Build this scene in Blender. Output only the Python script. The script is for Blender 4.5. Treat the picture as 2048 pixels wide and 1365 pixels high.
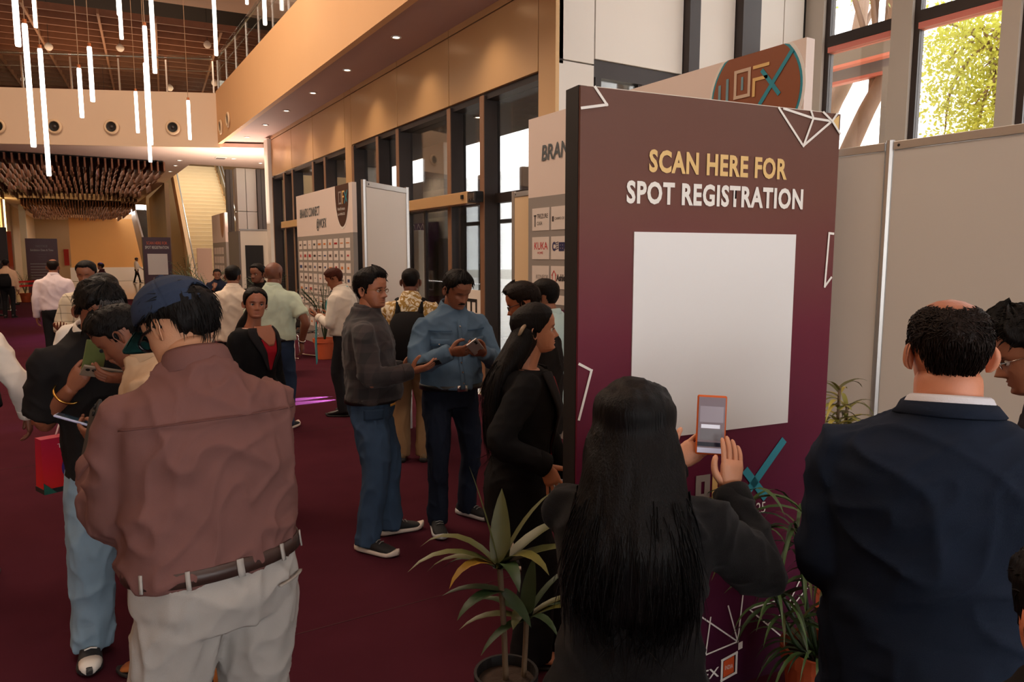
import bpy, math, random
import numpy as np
from mathutils import Vector, Matrix, Euler

for _o in list(bpy.data.objects): bpy.data.objects.remove(_o)
SC = bpy.context.scene
COL = SC.collection
rnd = random.Random(7)

# ------------------------------------------------------------------ camera
cam_d = bpy.data.cameras.new('camera'); cam = bpy.data.objects.new('camera', cam_d); COL.objects.link(cam)
cam_d.sensor_width = 36.0; cam_d.lens = 1440.0 / 2048.0 * 36.0
cam_d.clip_start = 0.05; cam_d.clip_end = 400
cam.location = (0, 0, 1.76)
cam.rotation_euler = (math.radians(90 - 6.65), 0, math.radians(-31.5))
SC.camera = cam

# ------------------------------------------------------------------ world, exposure
W = bpy.data.worlds.new('world'); SC.world = W; W.use_nodes = True
_bg = W.node_tree.nodes['Background']; _bg.inputs[0].default_value = (1.0, 0.97, 0.95, 1); _bg.inputs[1].default_value = 4.5
SC.view_settings.view_transform = 'Standard'; SC.view_settings.look = 'None'
SC.view_settings.exposure = 0.0; SC.view_settings.gamma = 1.0; SC.view_settings.use_curve_mapping = False
SC.cycles.use_denoising = True
SC.cycles.max_bounces = 6; SC.cycles.transparent_max_bounces = 12; SC.cycles.diffuse_bounces = 3; SC.cycles.glossy_bounces = 3
SC.cycles.use_adaptive_sampling = True; SC.cycles.adaptive_threshold = 0.06; SC.cycles.light_sampling_threshold = 0.03
SC.cycles.caustics_reflective = False; SC.cycles.caustics_refractive = False

def area_light(name, loc, rot, sx, sy, power, color):
    d = bpy.data.lights.new(name, 'AREA'); d.shape = 'RECTANGLE'; d.size = sx; d.size_y = sy; d.energy = power; d.color = color
    o = bpy.data.objects.new(name, d); COL.objects.link(o); o.location = loc; o.rotation_euler = rot; return o
def spot_light(name, loc, rot, power, color, angle=70, blend=0.6, radius=0.06):
    d = bpy.data.lights.new(name, 'SPOT'); d.energy = power; d.color = color; d.spot_size = math.radians(angle); d.spot_blend = blend; d.shadow_soft_size = radius
    o = bpy.data.objects.new(name, d); COL.objects.link(o); o.location = loc; o.rotation_euler = rot; return o
WARM = (1.0, 0.75, 0.54)
# lamps of the double-height hall, under its ceiling
area_light('hall_light_a', (-1.5, 12, 10.2), (0, 0, 0), 7, 9, 1020, WARM)
area_light('hall_light_b', (-3.0, 1.0, 10.2), (0, 0, 0), 7, 6, 110, WARM)
# daylight through the glazed entrance behind the photographer
area_light('entrance_daylight', (1.0, -8.6, 2.3), (math.pi / 2, 0, 0), 13, 4.0, 290, (0.92, 0.96, 1.0))
area_light('hall_light_c', (1.0, -1.5, 10.2), (0, 0, 0), 4, 4, 170, (1.0, 0.93, 0.86))
# lamps of the low gallery beyond and of the upper floor, plus an added uplight
area_light('gallery_light_a', (0.5, 30, 4.45), (0, 0, 0), 4.5, 9, 200, (1.0, 0.76, 0.56))
area_light('gallery_light_b', (1.0, 52, 4.45), (0, 0, 0), 5, 14, 290, (1.0, 0.76, 0.54))
area_light('ceiling_fill_uplight', (4.0, 20.6, 2.6), (math.pi, 0, 0), 1.2, 1.6, 190, (1.0, 0.80, 0.66))  # added uplight without a fixture, brightens the gallery ceiling
area_light('stair_light', (5.2, 31, 8.0), (0, 0, 0), 2.5, 6, 420, (1.0, 0.86, 0.68))
area_light('upper_light', (1.5, 26, 7.2), (math.pi, 0, 0), 6, 5, 120, (1.0, 0.70, 0.45))

# ------------------------------------------------------------------ helpers
_shared = {}
def srgb(r, g, b):
    f = lambda c: (c / 255 / 12.92) if c / 255 <= 0.04045 else ((c / 255 + 0.055) / 1.055) ** 2.4
    return (f(r), f(g), f(b))

class N:
    """tiny node-tree writer"""
    def __init__(s, m): s.t = m.node_tree; s.n = s.t.nodes; s.l = s.t.links
    def new(s, typ, **kw):
        n = s.n.new(typ)
        for k, v in kw.items(): setattr(n, k, v)
        return n
    def link(s, a, b): s.l.new(a, b)

MATS = {}
def mat(name, color=(0.5, 0.5, 0.5), rough=0.6, metal=0.0, noise=0.0, nscale=20.0, bump=0.0, bscale=60.0, stretch=(1, 1, 1), spec=0.5, emit=None, estr=0.0,
        trans=0.0, alpha=1.0, sheen=0.0, attr=None, coat=0.0):
    """principled material with noise variation in colour and a noise bump; attr multiplies by a colour attribute"""
    if name in MATS: return MATS[name]
    m = bpy.data.materials.new(name); m.use_nodes = True; MATS[name] = m
    q = N(m); p = q.n['Principled BSDF']
    p.inputs['Roughness'].default_value = rough; p.inputs['Metallic'].default_value = metal
    p.inputs['Specular IOR Level'].default_value = spec
    p.inputs['Base Color'].default_value = (*color, 1)
    if coat: p.inputs['Coat Weight'].default_value = coat
    if sheen: p.inputs['Sheen Weight'].default_value = sheen
    if trans: p.inputs['Transmission Weight'].default_value = trans
    if alpha < 1: p.inputs['Alpha'].default_value = alpha
    if emit is not None: p.inputs['Emission Color'].default_value = (*emit, 1); p.inputs['Emission Strength'].default_value = estr
    src = None
    if noise or bump:
        tc = q.new('ShaderNodeTexCoord'); mp = q.new('ShaderNodeMapping'); mp.inputs['Scale'].default_value = stretch
        q.link(tc.outputs['Object'], mp.inputs['Vector'])
    if noise:
        nz = q.new('ShaderNodeTexNoise'); nz.inputs['Scale'].default_value = nscale; nz.inputs['Detail'].default_value = 4
        q.link(mp.outputs[0], nz.inputs['Vector'])
        mx = q.new('ShaderNodeMix', data_type='RGBA')
        mx.inputs['A'].default_value = (*[c * (1 - noise) for c in color], 1); mx.inputs['B'].default_value = (*[min(1, c * (1 + noise)) for c in color], 1)
        q.link(nz.outputs['Fac'], mx.inputs['Factor']); src = mx.outputs['Result']
    if attr:
        a = q.new('ShaderNodeAttribute', attribute_name=attr)
        mu = q.new('ShaderNodeMix', data_type='RGBA', blend_type='MULTIPLY'); mu.inputs['Factor'].default_value = 1
        if src is not None: q.link(src, mu.inputs['A'])
        else: mu.inputs['A'].default_value = (*color, 1)
        q.link(a.outputs['Color'], mu.inputs['B']); src = mu.outputs['Result']
    if src is not None: q.link(src, p.inputs['Base Color'])
    if bump:
        nb = q.new('ShaderNodeTexNoise'); nb.inputs['Scale'].default_value = bscale; nb.inputs['Detail'].default_value = 5
        q.link(mp.outputs[0], nb.inputs['Vector'])
        bp = q.new('ShaderNodeBump'); bp.inputs['Strength'].default_value = bump; bp.inputs['Distance'].default_value = 0.01
        q.link(nb.outputs['Fac'], bp.inputs['Height']); q.link(bp.outputs[0], p.inputs['Normal'])
    return m

def emat(name, color, strength):
    if name in MATS: return MATS[name]
    m = bpy.data.materials.new(name); m.use_nodes = True; MATS[name] = m; q = N(m)
    q.n.remove(q.n['Principled BSDF']); e = q.new('ShaderNodeEmission'); e.inputs[0].default_value = (*color, 1); e.inputs[1].default_value = strength
    q.link(e.outputs[0], q.n['Material Output'].inputs[0]); return m

class MB:
    """collects verts and faces, then links them as ONE mesh object"""
    def __init__(s): s.v = []; s.f = []
    def add(s, v, f):
        k = len(s.v); s.v += [tuple(map(float, p)) for p in v]; s.f += [tuple(int(i) + k for i in q) for q in f]; return s
    def box(s, x0, x1, y0, y1, z0, z1):
        v = [(x, y, z) for z in (z0, z1) for y in (y0, y1) for x in (x0, x1)]
        return s.add(v, [(0, 2, 3, 1), (4, 5, 7, 6), (0, 1, 5, 4), (2, 6, 7, 3), (0, 4, 6, 2), (1, 3, 7, 5)])
    def prism(s, pts, z0, z1):
        n = len(pts); v = [(x, y, z0) for x, y in pts] + [(x, y, z1) for x, y in pts]
        return s.add(v, [tuple(range(n - 1, -1, -1)), tuple(range(n, 2 * n))] + [(i, (i + 1) % n, n + (i + 1) % n, n + i) for i in range(n)])
    def hexa(s, p):  # 8 corners: bottom 4 (ccw) then top 4
        return s.add(p, [(3, 2, 1, 0), (4, 5, 6, 7), (0, 1, 5, 4), (1, 2, 6, 5), (2, 3, 7, 6), (3, 0, 4, 7)])
    def tube(s, pts, r, n=8, caps=True):
        P = np.array(pts, float); m = len(P); R = np.full(m, r) if np.isscalar(r) else np.array(r, float)
        T = np.gradient(P, axis=0); T /= np.linalg.norm(T, axis=1)[:, None] + 1e-12
        up = np.array([0, 0, 1.]) if abs(T[0][2]) < 0.9 else np.array([1., 0, 0])
        V = []
        a = np.cross(T[0], up); a /= np.linalg.norm(a)
        for i in range(m):
            a = a - T[i] * (a @ T[i]); a /= np.linalg.norm(a); b = np.cross(T[i], a)
            for k in range(n):
                c = 2 * math.pi * k / n; V.append(P[i] + R[i] * (math.cos(c) * a + math.sin(c) * b))
        F = [(i * n + k, i * n + (k + 1) % n, (i + 1) * n + (k + 1) % n, (i + 1) * n + k) for i in range(m - 1) for k in range(n)]
        if caps: F += [tuple(range(n - 1, -1, -1)), tuple(range((m - 1) * n, m * n))]
        return s.add(V, F)
    def lathe(s, prof, n=24, c=(0, 0, 0)):
        V = [(c[0] + r * math.cos(2 * math.pi * k / n), c[1] + r * math.sin(2 * math.pi * k / n), c[2] + z) for r, z in prof for k in range(n)]
        m = len(prof); F = [(i * n + k, i * n + (k + 1) % n, (i + 1) * n + (k + 1) % n, (i + 1) * n + k) for i in range(m - 1) for k in range(n)]
        return s.add(V, F)
    def mesh(s, name):
        me = bpy.data.meshes.new(name); me.from_pydata(s.v, [], s.f); me.validate(); me.update(); return me
    def build(s, name, m, parent=None, smooth=False, **kw):
        return link(name, s.mesh(name), m, parent, smooth, **kw)

def link(name, me, m, parent=None, smooth=False, loc=None, rot=None, bevel=0.0, label=None, cat=None, group=None, kind=None):
    o = bpy.data.objects.new(name, me); COL.objects.link(o)
    if m is not None and len(me.materials) == 0: me.materials.append(m)
    if smooth: me.polygons.foreach_set('use_smooth', [True] * len(me.polygons))
    if parent is not None: o.parent = parent
    if loc is not None: o.location = loc
    if rot is not None: o.rotation_euler = rot
    if bevel:
        b = o.modifiers.new('bevel', 'BEVEL'); b.width = bevel; b.segments = 2; b.limit_method = 'ANGLE'
    tag(o, label, cat, group, kind); return o
def tag(o, label=None, cat=None, group=None, kind=None):
    if label: o['label'] = label
    if cat: o['category'] = cat
    if group: o['group'] = group
    if kind: o['kind'] = kind
    return o
def empty(name, loc=(0, 0, 0), rz=0.0, label=None, cat=None, group=None, kind=None):
    o = bpy.data.objects.new(name, None); COL.objects.link(o); o.location = loc; o.rotation_euler = (0, 0, rz); o.empty_display_size = 0.1
    return tag(o, label, cat, group, kind)
def struct(name, mb, m, parent=None, **kw):
    return mb.build(name, m, parent, kind=None if parent is not None else 'structure', **kw)

_tmp = []
def text_mesh(body, size=1.0, sx=1.0, bold=0.0, align='CENTER', extrude=0.0, shear=0.0, spacing=1.0):
    """flat lettering mesh in the XY plane, baseline at y=0"""
    key = (body, size, sx, bold, align, extrude, shear, spacing)
    if key in _shared: return _shared[key]
    c = bpy.data.curves.new('lettering', 'FONT'); c.body = body; c.size = size; c.align_x = align; c.offset = bold; c.extrude = extrude; c.shear = shear
    c.space_character = spacing; c.resolution_u = 3
    o = bpy.data.objects.new('lettering', c); COL.objects.link(o)
    dg = bpy.context.evaluated_depsgraph_get(); dg.update()
    me = bpy.data.meshes.new_from_object(o.evaluated_get(dg)); bpy.data.objects.remove(o); bpy.data.curves.remove(c)
    n = len(me.vertices); co = np.empty(n * 3); me.vertices.foreach_get('co', co); co = co.reshape(-1, 3); co[:, 0] *= sx; me.vertices.foreach_set('co', co.ravel()); me.update()
    _shared[key] = me; return me
def lettering(parent, body, m, origin, ex, ez, size, sx=1.0, bold=0.0, align='CENTER', off=0.004, shear=0.0, name='lettering', spacing=1.0):
    """place lettering on a plane: origin (parent space), ex = reading direction, ez = up; off lifts it along the normal"""
    me = text_mesh(body, size, sx, bold, align, shear=shear, spacing=spacing).copy(); me.materials.clear()
    ex = Vector(ex).normalized(); ez = Vector(ez).normalized(); nn = ex.cross(ez)
    M = Matrix((ex, ez, nn)).transposed().to_4x4(); M.translation = Vector(origin) + nn * off
    o = link(name, me, m, parent); o.matrix_local = M; return o
def strip_lines(mb, segs, O, ex, ez, w, off):
    """thin printed lines as flat bars on a plane; segs in plane coordinates"""
    ex = Vector(ex).normalized(); ez = Vector(ez).normalized(); nn = ex.cross(ez)
    for k_, (a, b) in enumerate(segs):
        off += .0004
        a = Vector(a).to_2d() if not isinstance(a, Vector) else a; b = Vector(b).to_2d() if not isinstance(b, Vector) else b
        d = (b - a).normalized(); t = Vector((-d.y, d.x)) * w / 2; d = d * w / 2
        q = [a - d - t, b + d - t, b + d + t, a - d + t]
        lo = [Vector(O) + ex * p.x + ez * p.y + nn * (off - 0.001) for p in q]; hi = [Vector(O) + ex * p.x + ez * p.y + nn * off for p in q]
        mb.hexa(lo + hi)
    return mb
def flat_poly(mb, pts, O, ex, ez, off, th=0.002):
    ex = Vector(ex).normalized(); ez = Vector(ez).normalized(); nn = ex.cross(ez); n = len(pts)
    lo = [Vector(O) + ex * p[0] + ez * p[1] + nn * (off - th) for p in pts]; hi = [Vector(O) + ex * p[0] + ez * p[1] + nn * off for p in pts]
    mb.add(lo + hi, [tuple(range(n - 1, -1, -1)), tuple(range(n, 2 * n))] + [(i, (i + 1) % n, n + (i + 1) % n, n + i) for i in range(n)]); return mb
# ------------------------------------------------------------------ materials of the place
M_CARPET = mat('carpet_wine', srgb(74, 32, 42), 0.95, noise=0.2, nscale=3.0, bump=0.5, bscale=700, spec=0.02)
M_STONE = mat('polished_stone', srgb(186, 160, 128), 0.12, noise=0.15, nscale=2.5)
M_FASCIA2 = mat('beige_plaster', srgb(228, 200, 172), 0.65, noise=0.03, nscale=1.0)
M_FASCIA = mat('warm_plaster', srgb(236, 186, 134), 0.65, noise=0.03, nscale=1.0)
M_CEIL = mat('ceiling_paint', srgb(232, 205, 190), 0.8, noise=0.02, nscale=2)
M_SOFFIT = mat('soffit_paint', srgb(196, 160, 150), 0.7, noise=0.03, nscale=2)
M_PANEL = mat('champagne_panel', srgb(214, 172, 122), 0.32, metal=0.25, noise=0.05, nscale=0.9)
M_DARK = mat('dark_bronze', srgb(58, 50, 48), 0.4, metal=0.3, noise=0.1, nscale=5)
M_EDGE = mat('bronze_edge', srgb(150, 112, 86), 0.45, metal=0.3)
M_WHITEP = mat('white_panel', srgb(236, 228, 218), 0.5, noise=0.02, nscale=2)
M_JOINT = mat('joint_black', srgb(28, 22, 20), 0.8)
M_WALLC = mat('cream_wall', srgb(226, 196, 156), 0.7, noise=0.04, nscale=1)
M_YELLOW = mat('amber_wall', srgb(222, 164, 96), 0.65, noise=0.05, nscale=0.6)
M_WOOD = mat('baffle_wood', srgb(124, 76, 48), 0.6, noise=0.25, nscale=6, stretch=(1, 8, 1))
M_PLENUM = mat('plenum_dark', srgb(30, 22, 20), 0.9)
M_STEEL = mat('brushed_steel', srgb(205, 198, 190), 0.25, metal=1.0)
M_ALU = mat('aluminium_profile', srgb(186, 182, 178), 0.35, metal=0.7)
M_BOOTH = mat('booth_laminate', srgb(222, 210, 196), 0.45, noise=0.03, nscale=1.5)
M_GREYSHUT = mat('grey_cladding', srgb(112, 104, 100), 0.5)
M_STEP = mat('stair_stone', srgb(226, 206, 170), 0.5, noise=0.06, nscale=3)
M_BLACK = mat('matt_black', srgb(18, 16, 16), 0.6)
def glass_mat(name, tint=(0.97, 0.97, 0.97), refl=0.12, rough=0.02):
    if name in MATS: return MATS[name]
    m = bpy.data.materials.new(name); m.use_nodes = True; MATS[name] = m; q = N(m); q.n.remove(q.n['Principled BSDF'])
    t = q.new('ShaderNodeBsdfTransparent'); t.inputs[0].default_value = (*tint, 1)
    g = q.new('ShaderNodeBsdfGlossy'); g.inputs['Roughness'].default_value = rough
    fr = q.new('ShaderNodeLayerWeight'); fr.inputs[0].default_value = 0.35
    mr = q.new('ShaderNodeMapRange'); mr.inputs['To Min'].default_value = refl * 0.4; mr.inputs['To Max'].default_value = min(1, refl * 5)
    mx = q.new('ShaderNodeMixShader'); q.link(fr.outputs['Fresnel'], mr.inputs['Value']); q.link(mr.outputs[0], mx.inputs[0])
    q.link(t.outputs[0], mx.inputs[1]); q.link(g.outputs[0], mx.inputs[2]); q.link(mx.outputs[0], q.n['Material Output'].inputs[0]); return m
M_GLASS = glass_mat('window_glass', (0.93, 0.94, 0.94), 0.10)
M_CLEAR = glass_mat('rail_glass', (0.90, 0.93, 0.92), 0.08)

# ------------------------------------------------------------------ floor and carpet
struct('floor', MB().box(-14, 30, -9, 75, -0.3, -0.012), M_STONE)
cp = MB().prism([(-6.5, -8), (4.42, -8), (4.42, 26.9), (3.3, 26.9), (3.3, 34.3), (-2.85, 34.3), (-2.85, 29.9), (-6.5, 29.9)], -0.012, 0.0).build('carpet', M_CARPET, label='wine red exhibition carpet covering the hall floor', cat='carpet')
# carpet roll seams are slightly proud welts
for i, yy in enumerate((3.25, 7.2, 11.2, 15.2)):
    MB().box(-6.5, 4.4, yy, yy + 0.006, 0.0, 0.0016).build('seam', mat('seam_dark', srgb(62, 18, 24), 0.95), cp)

# ------------------------------------------------------------------ glazed facade on the right: frieze, fins, panes
FX = 4.5
wr = empty('wall_right', (FX, 6.46, 0), kind='structure')
def lb(mb, parent):  # shift world-space mesh into the parent's space
    L = parent.location; mb.v = [(a - L.x, b - L.y, c - L.z) for a, b, c in mb.v]; return mb
def part(parent, name, mb, m, **kw): return lb(mb, parent).build(name, m, parent, **kw)
joints = [18.9, 16.98, 15.3, 13.26, 12.9, 10.76, 8.97, 6.80, 6.46]
for a, b in zip(joints[1:], joints[:-1]):
    z0 = 3.78 if (b - a) > 0.4 else 0.0
    part(wr, 'frieze_panel' if z0 else 'pilaster_panel', MB().box(FX, FX + 0.05, a + 0.008, b - 0.008, z0, 4.66), M_PANEL, bevel=0.003)
    part(wr, 'frieze_panel', MB().box(FX, FX + 0.05, a + 0.008, b - 0.008, 4.675, 4.76), M_PANEL)
part(wr, 'frieze_backing', MB().box(FX + 0.03, FX + 0.10, 6.47, 18.9, 3.80, 4.76), M_JOINT)
part(wr, 'lintel', MB().box(FX + 0.04, FX + 0.34, 6.80, 18.9, 3.70, 3.80), M_DARK)
part(wr, 'pilaster_core', MB().box(FX + 0.05, FX + 0.5, 6.56, 6.80, 0, 3.7), M_WHITEP)
part(wr, 'pilaster_core', MB().box(FX + 0.05, FX + 0.3, 12.91, 13.25, 0, 3.8), M_DARK)
fins = [8.02, 8.94, 10.74, 11.60, 12.82, 14.5, 15.32, 16.95, 17.72, 18.88]
for y in fins:
    f = part(wr, 'mullion', MB().box(FX + 0.012, FX + 0.24, y, y + 0.10, 0, 3.75), M_DARK)
    g = MB().box(FX, FX + 0.012, y, y + 0.10, 0, 3.75); L = wr.location; g.v = [(a - L.x, b - L.y, c) for a, b, c in g.v]
    g.build('edge_strip', M_EDGE, f)
ed = [6.80] + fins + [18.9]
for a, b in zip([6.80] + [f + 0.10 for f in fins], fins):
    if b - a < 0.2: continue
    isdoor = (8.9 < a < 10.8) or (a > 17.5)
    part(wr, 'pane', MB().box(FX + 0.20, FX + 0.212, a, b, 2.56, 3.70), M_GLASS)
    part(wr, 'transom', MB().box(FX + 0.16, FX + 0.25, a, b, 2.44, 2.56), M_DARK)
    part(wr, 'pane', MB().box(FX + 0.20, FX + 0.212, a, b, 0.06, 2.44), M_GLASS)
# door header beam of the automatic sliding door, with its open motor end
hb = empty('door_header', (4.43, 8.0, 2.50), label='beige header box above the automatic glass door, its motor end uncovered', cat='door header')
part(hb, 'cover', MB().box(4.36, 4.50, 8.22, 10.55, 2.44, 2.59), M_PANEL, bevel=0.006)
part(hb, 'motor', MB().box(4.38, 4.49, 8.02, 8.22, 2.45, 2.58), M_BLACK)
for i in range(5): part(hb, 'connector', MB().box(4.365, 4.39, 8.04 + i * 0.035, 8.058 + i * 0.035, 2.47 + 0.02 * (i % 2), 2.56), M_STEEL)
part(hb, 'sensor', MB().box(4.34, 4.37, 8.30, 8.35, 2.50, 2.55), M_BLACK)
part(hb, 'end_cap', MB().box(4.33, 4.42, 10.2, 10.5, 2.45, 2.54), M_GREYSHUT, bevel=0.01)
hb2 = empty('door_header', (4.43, 16.2, 2.5), label='small beige header box above the distant glass door behind the potted palm', cat='door header')
part(hb2, 'cover', MB().box(4.36, 4.50, 15.5, 17.6, 2.44, 2.59), M_PANEL, bevel=0.006)
# glass door leaf standing ajar below the header
dl = empty('door_1', (4.62, 8.2, 0), kind='structure')
part(dl, 'pane', MB().box(4.56, 4.572, 8.10, 9.9, 0.05, 2.42), M_GLASS)
part(dl, 'stile', MB().box(4.545, 4.59, 8.08, 8.13, 0.0, 2.44), M_ALU)
part(dl, 'stile', MB().box(4.545, 4.59, 9.88, 9.93, 0.0, 2.44), M_DARK)
part(dl, 'door_sticker', MB().box(4.548, 4.555, 8.15, 8.83, .72, 1.33), M_WHITEP)
for i in range(3): part(dl, 'sticker_letter_bar', MB().box(4.544, 4.548, 8.30 + i * .14, 8.34 + i * .14, 1.03, 1.17), M_BLACK)
part(dl, 'sticker_letter_bar', MB().box(4.544, 4.548, 8.30, 8.62, 1.17, 1.21), M_BLACK)
# ------------------------------------------------------------------ return wall (white cladding) and right glazing
RY = 6.47
wt = empty('wall_return', (4.5, RY, 0), kind='structure')
def wp(x0, x1, z0, z1, m=M_WHITEP, d=0.06, nm='cladding_panel'): part(wt, nm, MB().box(x0 + 0.008, x1 - 0.008, RY - 0.0, RY + d, z0 + 0.008, z1 - 0.008), m, bevel=0.003)
wp(4.5, 5.02, 0, 3.84); wp(4.5, 5.02, 3.84, 7.0)
wp(5.02, 6.33, 3.90, 7.0)
wp(6.50, 7.2, 0, 3.96); wp(6.50, 7.2, 3.96, 7.0)
wp(7.52, 8.1, 0, 7.0); wp(8.1, 8.5, 0, 7.0)
part(wt, 'backing', MB().box(4.56, 8.6, RY + 0.05, RY + 0.12, 3.75, 7.0), M_JOINT)
part(wt, 'backing', MB().box(6.34, 8.6, RY + 0.05, RY + 0.12, 0, 3.75), M_JOINT)
part(wt, 'mullion', MB().box(6.33, 6.50, RY - 0.10, RY + 0.06, 0, 7.0), M_DARK)
part(wt, 'mullion', MB().box(7.2, 7.52, RY - 0.12, RY + 0.06, 0, 7.0), M_DARK)
part(wt, 'window_head', MB().box(5.02, 6.33, RY + 0.02, RY + 0.14, 3.72, 3.90), M_DARK)
part(wt, 'mullion', MB().box(5.05, 5.13, RY + 0.02, RY + 0.14, 0, 3.72), M_DARK)
part(wt, 'mullion', MB().box(5.68, 5.74, RY + 0.04, RY + 0.12, 0, 3.72), M_DARK)
part(wt, 'pane', MB().box(5.13, 6.33, RY + 0.07, RY + 0.082, 0.05, 3.72), M_GLASS)
GX = 8.6
w2 = empty('window_1', (GX, 4.0, 0), kind='structure')
for y0, y1 in ((6.23, 6.5), (5.05, 5.30), (3.90, 4.08), (2.72, 2.90), (1.5, 1.7), (0.3, 0.5)):
    f = part(w2, 'mullion', MB().box(GX - 0.03, GX + 0.10, y0, y1, 0, 7.0), mat('mullion_grey', srgb(200, 190, 178), 0.45))
    part(w2, 'mullion_edge', MB().box(GX + 0.02, GX + 0.12, y0 - 0.07, y0 - 0.001, 0, 7.0), M_DARK)
ys = [(5.30, 6.16), (4.08, 4.98), (2.90, 3.83), (1.7, 2.65), (0.5, 1.43)]
for a, b in ys:
    part(w2, 'transom', MB().box(GX - 0.02, GX + 0.12, a, b, 4.47, 4.60), M_DARK)
    part(w2, 'transom_lip', MB().box(GX - 0.01, GX + 0.13, a, b, 4.40, 4.468), mat('salmon_trim', srgb(236, 140, 126), 0.5))
    part(w2, 'pane', MB().box(GX + 0.05, GX + 0.062, a, b, 0.1, 4.40), M_GLASS)
    part(w2, 'pane', MB().box(GX + 0.05, GX + 0.062, a, b, 4.60, 7.0), M_GLASS)
part(w2, 'sill', MB().box(GX - 0.1, GX + 0.15, -6, 6.5, 0.0, 0.1), M_DARK)
struct('wall_front', MB().box(8.6, 8.7, -9, 0.3, 0, 7.0), M_WHITEP)
struct('ceiling_bay', MB().box(4.5, 8.9, -9, 6.6, 7.0, 7.2), M_CEIL)

# ------------------------------------------------------------------ soffit and balcony fascias of the double-height hall
SZ = 4.76
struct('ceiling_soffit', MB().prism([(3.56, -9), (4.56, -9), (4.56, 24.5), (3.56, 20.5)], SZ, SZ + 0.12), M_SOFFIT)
struct('wall_fascia', MB().prism([(3.52, 2.2), (3.62, 2.2), (3.62, 20.45), (3.52, 20.45)], SZ - 0.06, 6.02), M_FASCIA)
fl = [(3.56, 20.4), (3.64, 20.5), (-8.0, 25.75), (-8.04, 25.6)]
struct('wall_gallery', MB().prism(fl, 4.60, 5.98), M_FASCIA2)
# jet air diffusers in the gallery fascia
gd = Vector((-11.56, 5.2, 0)).normalized(); gn = Vector((gd.y, -gd.x, 0)); gn = gn if gn.y < 0 else -gn
M_RING = mat('diffuser_cream', srgb(226, 196, 160), 0.5)
def diffuser(p, n, lab):
    e = empty('air_nozzle', p, label=lab, cat='air nozzle', group='round air nozzles in the balcony fascia')
    up = Vector((0, 0, 1)); ax = n.cross(up).normalized()
    rot = Matrix((ax, up, -n)).transposed().to_euler()   # local -Z? keep disc axis along n
    def ring(name, prof, m):
        o = MB().lathe(prof, 28).build(name, m, e, smooth=True); o.rotation_euler = Matrix((ax, n.cross(ax), n)).transposed().to_euler(); return o
    ring('flange', [(0.10, 0.0), (0.185, 0.0), (0.185, 0.015), (0.165, 0.035), (0.135, 0.045), (0.125, 0.02), (0.11, -0.02), (0.10, -0.04)], M_RING)
    ring('throat', [(0.0, 0.012), (0.105, 0.012), (0.12, 0.02)], M_BLACK)
    ring('hub', [(0.0, 0.035), (0.03, 0.03), (0.05, 0.015)], M_DARK)
    return e
gb = Vector((3.56, 20.4, 0))
for i, (s, lab) in enumerate(((1.13, 'round air nozzle nearest the corner of the far balcony fascia'), (2.62, 'round air nozzle in the middle of the far balcony fascia'),
                              (3.98, 'round air nozzle behind the long pendant tubes on the far fascia'), (5.3, 'round air nozzle cut by the photo edge on the far fascia'))):
    p = gb + gd * s + gn * 0.05; diffuser((p.x, p.y, 5.08 - 0.02 * i), gn, lab)
diffuser((3.51, 19.83, 5.03), Vector((-1, 0, 0)), 'round air nozzle on the orange fascia closest to the corner')
diffuser((3.51, 18.85, 5.06), Vector((-1, 0, 0)), 'second round air nozzle on the orange fascia from the corner')
# ------------------------------------------------------------------ glass balustrades
def rail_run(a, b, n, lab, z=6.0):
    a = Vector(a); b = Vector(b); d = (b - a).normalized(); L = (b - a).length
    e = empty('balustrade', (a.x, a.y, z), math.atan2(d.y, d.x), label=lab, cat='railing')
    for i in range(n + 1):
        s = L * i / n
        MB().box(s - 0.02, s + 0.02, -0.012, 0.012, 0, 0.80).build('post', M_STEEL, e)
        if i < n: MB().box(s + 0.04, s + L / n - 0.04, -0.006, 0.006, 0.05, 0.92).build('pane', M_CLEAR, e)
    MB().tube([(0, -0.03, 0.86), (L, -0.03, 0.86)], 0.022, 8).build('handrail', M_STEEL, e, smooth=True)
    MB().tube([(0, -0.03, 0.55), (L, -0.03, 0.55)], 0.010, 6).build('mid_rail', M_STEEL, e, smooth=True)
rail_run((3.50, 20.55, 0), (-7.0, 25.3, 0), 10, 'glass balustrade with steel posts along the far balcony')
rail_run((3.58, 4.0, 0), (3.58, 20.4, 0), 14, 'glass balustrade with steel posts above the orange fascia')

# ------------------------------------------------------------------ ceilings
struct('ceiling_hall', MB().box(-14, 9, -9, 22.5, 10.4, 10.6), M_CEIL)
struct('ceiling_upper_edge', MB().prism([(9, 21.2), (-14, 23.4), (-14, 22.0), (9, 19.6)], 8.45, 8.75), M_CEIL)
struct('ceiling_upper_step', MB().prism([(9, 19.6), (-14, 22.0), (-14, 22.3), (9, 19.9)], 8.75, 10.4), M_CEIL)
struct('ceiling_plenum', MB().box(-14, 12, 22, 48, 9.2, 9.3), M_PLENUM)
struct('wall_upper_back', MB().box(-14, 12, 46, 46.2, 4.7, 9.2), M_WALLC)
struct('wall_upper_right', MB().box(8.9, 9.0, 6.6, 46, 4.7, 10.4), M_WALLC)
struct('floor_upper', MB().box(-14, 3.4, 26, 46, 4.7, 5.0), M_SOFFIT)
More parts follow.
